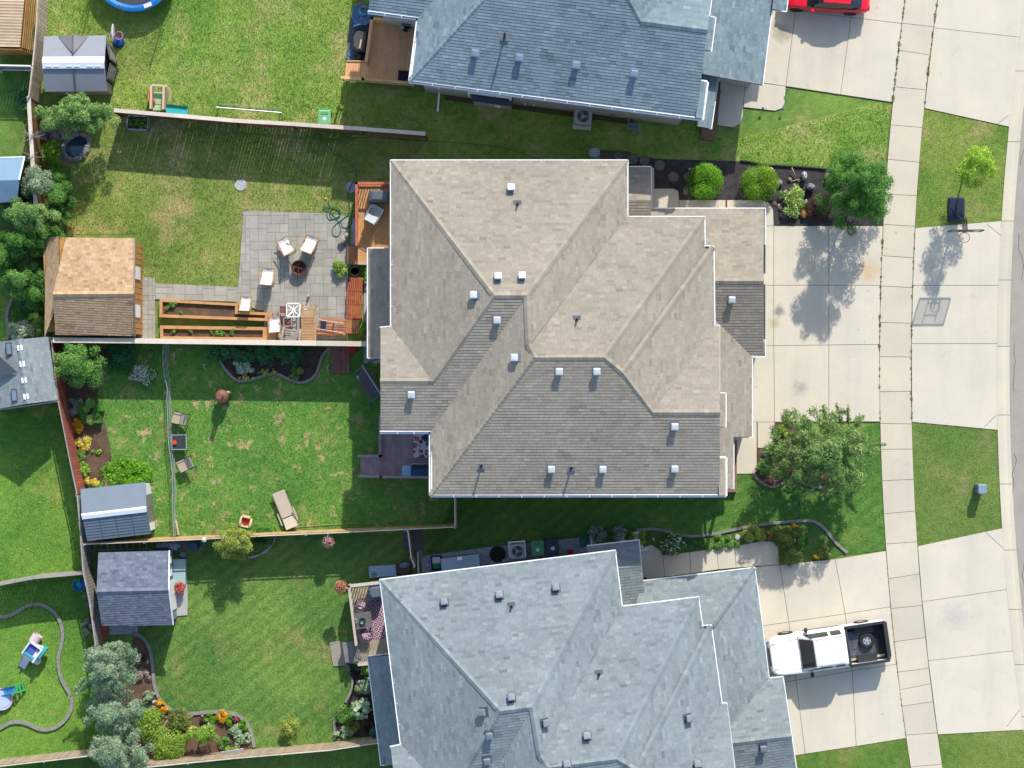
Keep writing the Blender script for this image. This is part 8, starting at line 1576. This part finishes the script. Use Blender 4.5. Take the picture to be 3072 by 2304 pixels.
# lower mid yard: chiminea, chairs, table, lounger, red chair, netting
c = W('a2', 1835, 1640, .9); r = thing('chiminea', 'copper coloured chiminea on the lawn above the patio chairs', 'chiminea', (c.x, c.y + .06, 0), 0); cm = mat('copper', A(176, 120, 104), .4, .15, 4, metal=.3)
MB().lathe((0, 0, .3), [(.1, 0), (.3, .12), (.36, .35), (.3, .58), (.14, .74), (.1, 1.3), (.13, 1.34), (.08, 1.34)], 24).build('body', cm, r); MB().tube([(.36 * math.cos(k * math.pi / 12), .36 * math.sin(k * math.pi / 12), .3) for k in range(25)], .02, 6).build('stand', BLK, r); [MB().tube([(.34 * math.cos(a), .34 * math.sin(a), .3), (.4 * math.cos(a), .4 * math.sin(a), 0)], .02, 6).build('leg', BLK, r) for a in (.5, 2.6, 4.7)]; MB().blob((.26, .2, .5), (.2, .1, .14), 10, 6).build('ash_door', steel, r)
def patio_chair(lab, t, x, y, rz):
    c = W(t, x, y, .5); r = thing('patio_chair', lab, 'chair', (c.x, c.y, 0), rz); lf = col('lattice_tan', 196, 176, 150, .8); gl = col('sling_grey', 168, 160, 152, .8)
    MB().box((-.2, 0, .47), (.38, .56, .07)).build('seat_cushion', lf, r); MB().box((.19, 0, .58), (.36, .52, .06), M=Matrix.Rotation(-.5, 4, 'Y')).build('backrest', gl, r); MB().tube([(.22, -.2, .72), (.26, .1, .74), (.2, .2, .7)], .015, 6).build('tie', BLK, r)
    for s in (1, -1): MB().tube([(-.36, s * .3, 0), (-.38, s * .3, .6), (.2, s * .3, .62), (.36, s * .28, .85)], .02, 6).build('armrest', BLK, r); MB().tube([(.3, s * .3, .6), (.38, s * .3, 0)], .02, 6).build('leg', BLK, r)
patio_chair('upper tan cushioned patio chair beside the netting', 'a3', 1495, 155, -.22); patio_chair('lower tan cushioned patio chair turned outward below the glass table', 'a3', 1540, 535, .42)
c = W('a3', 1485, 350, .5); r = thing('glass_table', 'square dark glass side table between the two tan chairs', 'table', (c.x, c.y, 0), .02)
for s in (1, -1): MB().box((s * .36, 0, .48), (.035, .75, .03)).build('frame_bar', col('frame_pale', 176, 182, 190), r); MB().box((0, s * .36, .48), (.68, .035, .03)).build('frame_bar', col('frame_pale', 0, 0, 0), r)
MB().box((0, 0, .475), (.69, .69, .012)).build('table_top', mat('dark_glass', A(70, 72, 70), .1, .1, 2, spec=.6), r); [MB().tube([(.33 * a, .33 * b, .47), (.33 * a, .33 * b, 0)], .018, 6).build('leg', BLK, r) for a in (1, -1) for b in (1, -1)]
c = W('a3', 1447, 352, .6); r = thing('candle', 'orange-red square candle on the dark glass table', 'candle', (c.x, c.y, .49), .1); MB().box((0, 0, .05), (.19, .19, .1)).build('candle', col('candle_red', 240, 90, 60), r); MB().box((0, 0, .103), (.09, .09, .01)).build('wick_well', col('candle_core', 250, 60, 50), r)
c = W('b3', 435, 1195, .4); r = thing('sun_lounger', 'beige sling lounger with raised head on the patchy lawn', 'sun lounger', (c.x, c.y, 0), math.radians(22)); m = MB()
MB().box((0, .36, .36), (.62, 1.32, .03)).build('sling', beigec, r); MB().box((0, -.62, .47), (.62, .62, .03), M=Matrix.Rotation(-.42, 4, 'X')).build('backrest', beigec, r)
for s in (1, -1): MB().bar((s * .33, 1.04, .35), (s * .33, -.95, .35), .03, .04).build('side_rail', col('frame_taupe', 160, 146, 132), r); MB().bar((s * .42, .02, .58), (s * .42, -.62, .58), .06, .03).build('armrest', whitep if 0 else col('arm_beige', 206, 196, 182), r); [MB().tube([(s * .36, y, .35), (s * .4, y, 0)], .018, 6).build('leg', BLK, r) for y in (.85, -.4)]
MB().box((0, -.31, .375), (.6, .03, .02)).build('seam', BLK, r)
c = W('a3', 2037, 1008, .4); r = thing('toddler_chair', 'cream toddler armchair with a red cushion by the slim fence', 'toddler chair', (c.x, c.y, 0), -.22); cr = col('cream_plastic', 238, 214, 160)
MB().box((0, -.05, .18), (.4, .5, .3)).build('seat', cr, r); [MB().blob((s * .25, -.04, .32), (.09, .27, .14), 10, 6).build('armrest', cr, r) for s in (1, -1)]; MB().box((0, .25, .42), (.42, .1, .36)).build('backrest', cr, r); MB().blob((0, .05, .37), (.18, .2, .07), 12, 6, .03).build('cushion', col('cushion_red', 226, 54, 76), r)
nn, nt_, bb = new_mat('garden_net'); bb.inputs['Base Color'].default_value = A(170, 196, 196); bb.inputs['Alpha'].default_value = .42
cen = [('a2', 1378, 1195), ('a2', 1372, 1330), ('a2', 1380, 1450), ('a2', 1400, 1560), ('a2', 1400, 1659), ('a3', 1405, 150), ('a3', 1410, 330), ('a3', 1430, 480), ('a3', 1440, 620), ('a3', 1445, 760), ('a3', 1440, 920), ('a3', 1455, 1125)]
hw = [24, 20, 18, 14, 16, 14, 14, 16, 10, 14, 9, 13]; r = thing('garden_netting', 'pale green garden netting sagging down the lawn', 'netting', W(*cen[5]), 0, None, True)
L_, R_ = [], []
for (t, x, y), q in zip(cen, hw): L_.append(W(t, x - q, y, .75)); R_.append(W(t, x + q, y, .15))
L_, R_ = smooth_line(L_, 4), smooth_line(R_, 4); m = MB(); n = len(L_); m.add(L_ + [(a + b) / 2 + Vector((0, 0, -.12)) for a, b in zip(L_, R_)] + R_, [(i + k * n, i + 1 + k * n, i + 1 + (k + 1) * n, i + (k + 1) * n) for i in range(n - 1) for k in range(2)]); m.build('net', nn, r)
MB().tube(L_, .012, 5).tube(R_, .01, 5).tube([(a + b) / 2 + Vector((0, 0, -.1)) for a, b in zip(L_, R_)], .008, 4).build('cord', col('cord_pale', 190, 206, 206), r)
for i in range(0, n, 11): p = L_[i]; MB().tube([(p.x, p.y, 0), (p.x, p.y, .9)], .015, 6).build('stake', oakm, r)
tag(MB().bar(W('a3', 1462, 1000, .3), W('a3', 1482, 1118, .3), .08, .05).build('timber', wood('pale_plank', (0, 0, 0)), None), 'short pale timber leaning by the end of the netting', 'timber')
# around the dark shed
c = W('a3', 1488, 1425, .5); r = thing('storage_box', 'pale teal deck box along the white shed front', 'storage box', (c.x, c.y, 0), 0); pt = col('box_teal', 172, 200, 198); MB().box((0, 0, .25), (.58, 1.2, .48)).build('body', pt, r); [MB().box((0, s * .32, .51), (.62, .62, .04)).build('lid', pt, r) for s in (1, -1)]
bed('concrete_pad', [(505, 1850), (562, 1845), (564, 1812), (560, 1680), (520, 1680)], mat('pad_grey', A(200, 200, 196), .9, .1, 2), .03)
c = W('a3', 1480, 1560, .6); r = thing('flower_pot', 'dark tub of red and pink flowers at the shed front', 'flower pot', (c.x, c.y, .063), 0); MB().lathe((0, 0, 0), [(.16, 0), (.24, .3), (.26, .34), (.2, .34)], 16).build('pot', col('pot_brown', 80, 50, 50), r)
V, val = leaf_arrays([(0, 0, .45, .27, .3, .16)], 380, .055, 8); link('foliage', leaf_mesh('foliage', V, val, PL['lime']), r); V, val = leaf_arrays([(.06, 0, .52, .26, .27, .16)], 240, .055, 9, fill=.9, aspect=1); link('blossom', leaf_mesh('blossom', V, val, PL['red']), r)
c = W('a3', 1600, 1210, .8); r = thing('rain_barrel', 'dark blue barrel on the grey slatted stand by the fence', 'barrel', (c.x, c.y, .02), 0); MB().lathe((0, 0, 0), [(.22, 0), (.27, .3), (.25, .7), (.22, .74)], 20).build('barrel', col('barrel_blue', 44, 84, 108), r); MB().cyl((0, 0, .74), .18, .02, 16).build('lid', col('barrel_lid', 52, 92, 116), r)
c = W('a3', 1585, 1205, .15); r = thing('slatted_stand', 'grey slatted stand holding the dark blue barrel', 'stand', (c.x, c.y, 0), .02); [MB().box((0, -.24 + i * .12, .0 + .01), (1.25, .1, .02)).build('slat', sg, r) for i in range(5)]
c = W('a3', 1712, 1150, 1.0); r = thing('bird_feeder', 'round white lantern on the fence beside the yellow-green maple', 'lantern', (c.x, c.y, 1.6), 0); MB().lathe((0, 0, 0), [(.06, 0), (.13, .12), (.12, .16), (.03, .24)], 16).build('lantern', whitep, r)
c = W('a3', 1435, 1215, .6); r = thing('tarp_bundle', 'crumpled pale blue plastic sheet between the two sheds', 'tarp', (c.x, c.y, 0), 0); [MB().blob((x, y, .25), (a, b, .28), 11, 7, .25, seed=k).build('fold', col('sheet_blue', 150, 176, 200, .35), r) for k, (x, y, a, b) in enumerate(((0, 0, .3, .22), (-.4, .04, .26, .16), (-.7, 0, .22, .14)))]
a, b = W('a3', 705, 1222, .3), W('a3', 1240, 1205, .3); r = thing('ladder', 'aluminium ladder lying along the fence behind the dark shed', 'ladder', (a.x, a.y, 0), 0, None, True)
for s in (.17, -.17): MB().bar(a + Vector((0, s, 0)), b + Vector((0, s, 0)), .03, .07).build('rail', col('ladder_alu', 176, 186, 196, .4), r)
for i in range(10): q = a.lerp(b, (i + .5) / 10); MB().box((q.x, q.y, .3), (.035, .34, .03), .03).build('rung', col('ladder_alu', 0, 0, 0), r)
c = W('a3', 1515, 1285, .3); r = thing('grey_urn', 'small round grey urn beside the white shed corner', 'urn', (c.x, c.y, 0), 0); MB().lathe((0, 0, 0), [(.1, 0), (.17, .2), (.14, .3), (.08, .3)], 16).build('urn', slate_p, r)
c = W('a4', 848, 550, .6); r = thing('terracotta_tub', 'terracotta coloured tub behind the dark shed', 'tub', (c.x, c.y, 0), 0); tc = col('terracotta', 180, 92, 70, .8); MB().lathe((0, 0, 0), [(.2, 0), (.25, .5), (.27, .55), (.22, .55)], 18).build('tub', tc, r); MB().box((0, .26, .4), (.46, .22, .5)).build('box', tc, r)
c = W('y3', 870, 1105, .9); tag(MB().box((0, 0, 0), (1.15, .42, .03)).build('board_sheet', col('pale_board', 214, 212, 214, .7), None, M=Matrix.Translation((c.x, c.y, .95)) @ Matrix.Rotation(.16, 4, 'Z') @ Matrix.Rotation(.5, 4, 'X')), 'pale board leaning on the fence under the trailing green plant', 'board')
r = thing('bed_timbers', 'weathered timbers dividing the brown soil by the orange lilies', 'timbers', W('y3', 230, 740), 0, None, True); [MB().bar(W('y3', *a, .06), W('y3', *b, .06), .07, .1).build('timber', wood('old_timber', (196, 176, 160)), r) for a, b in (((185, 690), (295, 795)), ((180, 700), (150, 740)), ((300, 815), (270, 860)))]
c = W('y3', 2097, 928, .8); r = thing('compost_bin', 'round teal compost bin at the lean-to roof corner', 'compost bin', (c.x, c.y, 0), 0); MB().lathe((0, 0, 0), [(.24, 0), (.23, .75), (.2, .8), (.05, .83)], 22).build('bin', col('compost_teal', 36, 96, 90, .5), r)
# neighbour's toys
c = W('a4', 265, 700, .7); r = thing('toy_playhouse', 'white toddler playhouse with slide, teal panels and violet windows', 'play climber', (c.x, c.y, 0), math.radians(-36))
MB().box((0, .02, .35), (.72, .8, .7)).build('body', whitep, r); MB().box((-.1, .1, .72), (.42, .5, .03)).build('floor_panel', violetp, r); MB().box((.25, .36, .74), (.2, .2, .03)).build('window', violetp, r); MB().bar((-.3, -.18, .78), (.28, -.18, .78), .1, .06).build('front_bar', tealp, r)
MB().box((.42, .3, .62), (.18, .62, .4)).build('side_panel', tealp, r); MB().bar((-.36, .42, .85), (.36, .42, .85), .08, .1).bar((-.36, .42, .85), (-.36, -.3, .85), .07, .1).bar((.34, .42, .85), (.34, -.35, .85), .09, .12).build('rail', whitep, r)
m = MB(); m.loft([[Vector((-.28, y, z + .1)), Vector((-.24, y, z)), Vector((.1, y, z)), Vector((.14, y, z + .1)), Vector((.1, y, z - .04)), Vector((-.26, y, z - .04))] for y, z in ((-.3, .6), (-.6, .35), (-.9, .15), (-1.05, .12))]); m.build('slide', whitep, r)
m = MB(); m.lathe((0, 0, 0), [(.24, 0), (.27, .5), (.25, .5), (.22, .02)], 20); m.v = [(v[0] - .3, .35 + v[2] * .9, .35 + v[1]) for v in m.v]; m.build('tunnel', col('tunnel_pink', 238, 214, 214), r)
MB().blob((.42, -.25, .4), (.2, .22, .12), 12, 6).build('step', whitep, r)
c = W('a4', 10, 1090, .3); r = thing('paddling_toy', 'pale lilac round water table cut by the left edge', 'water toy', (c.x, c.y, 0), 0); MB().lathe((0, 0, 0), [(.5, 0), (.54, .2), (.56, .24), (.5, .24), (.48, .16)], 28).build('basin', lilacp, r); MB().cyl((0, 0, .17), .44, .02, 24).build('water', col('water_pale', 196, 216, 240, .1), r)
c = W('a4', 95, 1010, .4); r = thing('toy_slide', 'small green and sky blue toy slide on the playhouse lawn', 'toy slide', (c.x, c.y, 0), .26)
m = MB(); m.loft([[Vector((x, -.17, z + .09)), Vector((x, -.15, z)), Vector((x, .15, z)), Vector((x, .17, z + .09)), Vector((x, .15, z - .03)), Vector((x, -.15, z - .03))] for x, z in ((-.65, .12), (-.3, .25), (.1, .5), (.2, .52))]); m.build('slide', skyp, r)
for k in range(3): MB().box((.3 + k * .12, 0, .5 - k * .16), (.07, .36, .06)).build('step', limep, r)
[MB().bar((.2, s * .19, .62), (.62, s * .19, .1), .06, .05).build('side_rail', limep, r) for s in (1, -1)]
c = W('a3', 655, 1535, .5); r = thing('water_toy', 'blue and green toddler water table beside the weathered fence', 'water toy', (c.x, c.y, 0), .1)
MB().lathe((0, 0, .25), [(.24, 0), (.3, .16), (.31, .2), (.26, .2), (.24, .12)], 22).build('basin', col('royal_blue', 20, 110, 220), r); MB().blob((0, .03, .38), (.2, .15, .05), 12, 6).build('water', skyp, r); MB().tube([(0, .05, .45), (-.1, .36, .7)], .05, 7, .03).tube([(.02, .05, .45), (.08, .35, .65)], .045, 7, .03).build('spout', limep, r); MB().tube([(0, -.1, .4), (.08, -.36, .2)], .08, 8, .06).build('ramp', limep, r); [MB().tube([(.2 * math.cos(a), .2 * math.sin(a), .25), (.24 * math.cos(a), .24 * math.sin(a), 0)], .03, 6).build('leg', limep, r) for a in (.6, 2.2, 3.8, 5.4)]
# small garden lights at the upper walkway
for i, (x, y, lab) in enumerate(((252, 745, 'upper garden light at the upper walkway edge'), (212, 903, 'garden light at the rounded walkway corner'), (45, 900, 'garden light left along the upper walkway'))):
    c = W('d1', x, y, .3); r = thing('garden_light', lab, 'garden light', (c.x, c.y, 0), 0); MB().tube([(0, 0, 0), (0, 0, .32)], .012, 6).build('stake', steel, r); MB().lathe((0, 0, .3), [(.06, 0), (.07, .05), (.02, .08)], 12).build('lamp', col('solar_blue', 90, 110, 140, .3), r)
# hooks and stakes on the lawns
for i, (t, x, y, lab, l) in enumerate((('z1', 1125, 1570, 'small white shepherd hook in the shaded lawn', .5), ('a2', 1697, 1385, 'white bent stake near the scalloped bed', .5))):
    c = W(t, x, y, .3); r = thing('garden_stake', lab, 'stake', (c.x, c.y, 0), 0); MB().tube([(0, -.15, 0), (0, .1, .7), (.1, .12, .72)], .014, 6).build('stake', whitep, r)
c = W('a1', 995, 1262); r = thing('ball_toy', 'tiny yellow and white toy left on the shaded lawn', 'toy', (c.x, c.y, .02), 0); MB().box((.04, 0, .03), (.12, .09, .05)).build('body', col('toy_yellow', 230, 230, 40), r); MB().box((-.08, 0, .03), (.08, .1, .05)).build('end', whitep, r)
c = W('b2', 767, 265); r = thing('ball_toy', 'small yellow ball on the grass near the green hose', 'ball', (c.x, c.y, .05), 0); MB().blob((0, 0, 0), .06, 10, 7).build('ball', col('toy_yellow', 0, 0, 0), r)

# ------------------------------------------------------------------ grass blades
def grass(key, dens, h, excl, seed):
    p = [(q.x, q.y) for q in LAWN[key + '_p']]; rs = np.random.RandomState(seed); xs = [q[0] for q in p]; ys_ = [q[1] for q in p]
    x0, x1, y0, y1 = max(min(xs), -26.5), min(max(xs), 26.5), max(min(ys_), -20), min(max(ys_), 20); n = int((x1 - x0) * (y1 - y0) * dens)
    X = rs.uniform(x0, x1, n); Y = rs.uniform(y0, y1, n); k = inside(p, X, Y); X, Y = X[k], Y[k]
    for e in excl:
        ex = [q[0] for q in e]; ey = [q[1] for q in e]
        if max(ex) < x0 or min(ex) > x1 or max(ey) < y0 or min(ey) > y1: continue
        k = ~inside(e, X, Y); X, Y = X[k], Y[k]
    n = len(X); a = rs.uniform(0, 6.283, n); wd = .008 + .008 * rs.rand(n); hh = h * (.6 + .8 * rs.rand(n)); l = rs.uniform(-.032, .032, (n, 2)); V = np.zeros((n, 3, 3))
    V[:, 0, 0] = X - wd * np.cos(a); V[:, 0, 1] = Y - wd * np.sin(a); V[:, 1, 0] = X + wd * np.cos(a); V[:, 1, 1] = Y + wd * np.sin(a); V[:, 2, 0] = X + l[:, 0]; V[:, 2, 1] = Y + l[:, 1]; V[:, 2, 2] = hh; V[:, 2, 2] += .02; V[:, :2, 2] = -.003
    me = bpy.data.meshes.new('grass'); me.vertices.add(3 * n); me.vertices.foreach_set('co', V.astype(np.float32).ravel()); me.loops.add(3 * n); me.loops.foreach_set('vertex_index', np.arange(3 * n, dtype=np.int32)); me.polygons.add(n); me.polygons.foreach_set('loop_start', np.arange(0, 3 * n, 3, dtype=np.int32))
    try: me.polygons.foreach_set('loop_total', np.full(n, 3, dtype=np.int32))
    except Exception: pass
    me.update(calc_edges=True); me.materials.append(LAWN[key]); return link('grass', me)
GL = dict(a='dry yellowish lawn around the trampoline', b='patchy lawn around the stone patio', c='bright lawn with tan bare spots', d='striped lush lawn by the curved border', e='green dandelion lawns at the left edge', f='lush front lawn between the two driveways',
          g='verge grass with the young tree', h='verge grass with the utility box', i='verge grass at the lower right corner', j='front grass at the bottom edge')
for i, (k, lab) in enumerate(GL.items()):
    o = grass(k, 620, .042, NOGRASS, 60 + i); tag(o, lab, 'grass'); o['kind'] = 'stuff'
# dandelions
V, val = leaf_arrays([(W('a3', rn.uniform(0, 560), rn.uniform(500, 1450)).x, W('a3', 0, rn.uniform(500, 1450)).y, .05, .03, .03, .02) for k in range(110)], 150, .026, 4, aspect=1); o = link('dandelions', leaf_mesh('dandelions', V, val, PL['yellow'])); tag(o, 'yellow dandelion heads scattered over the left lawn', 'dandelions'); o['kind'] = 'stuff'
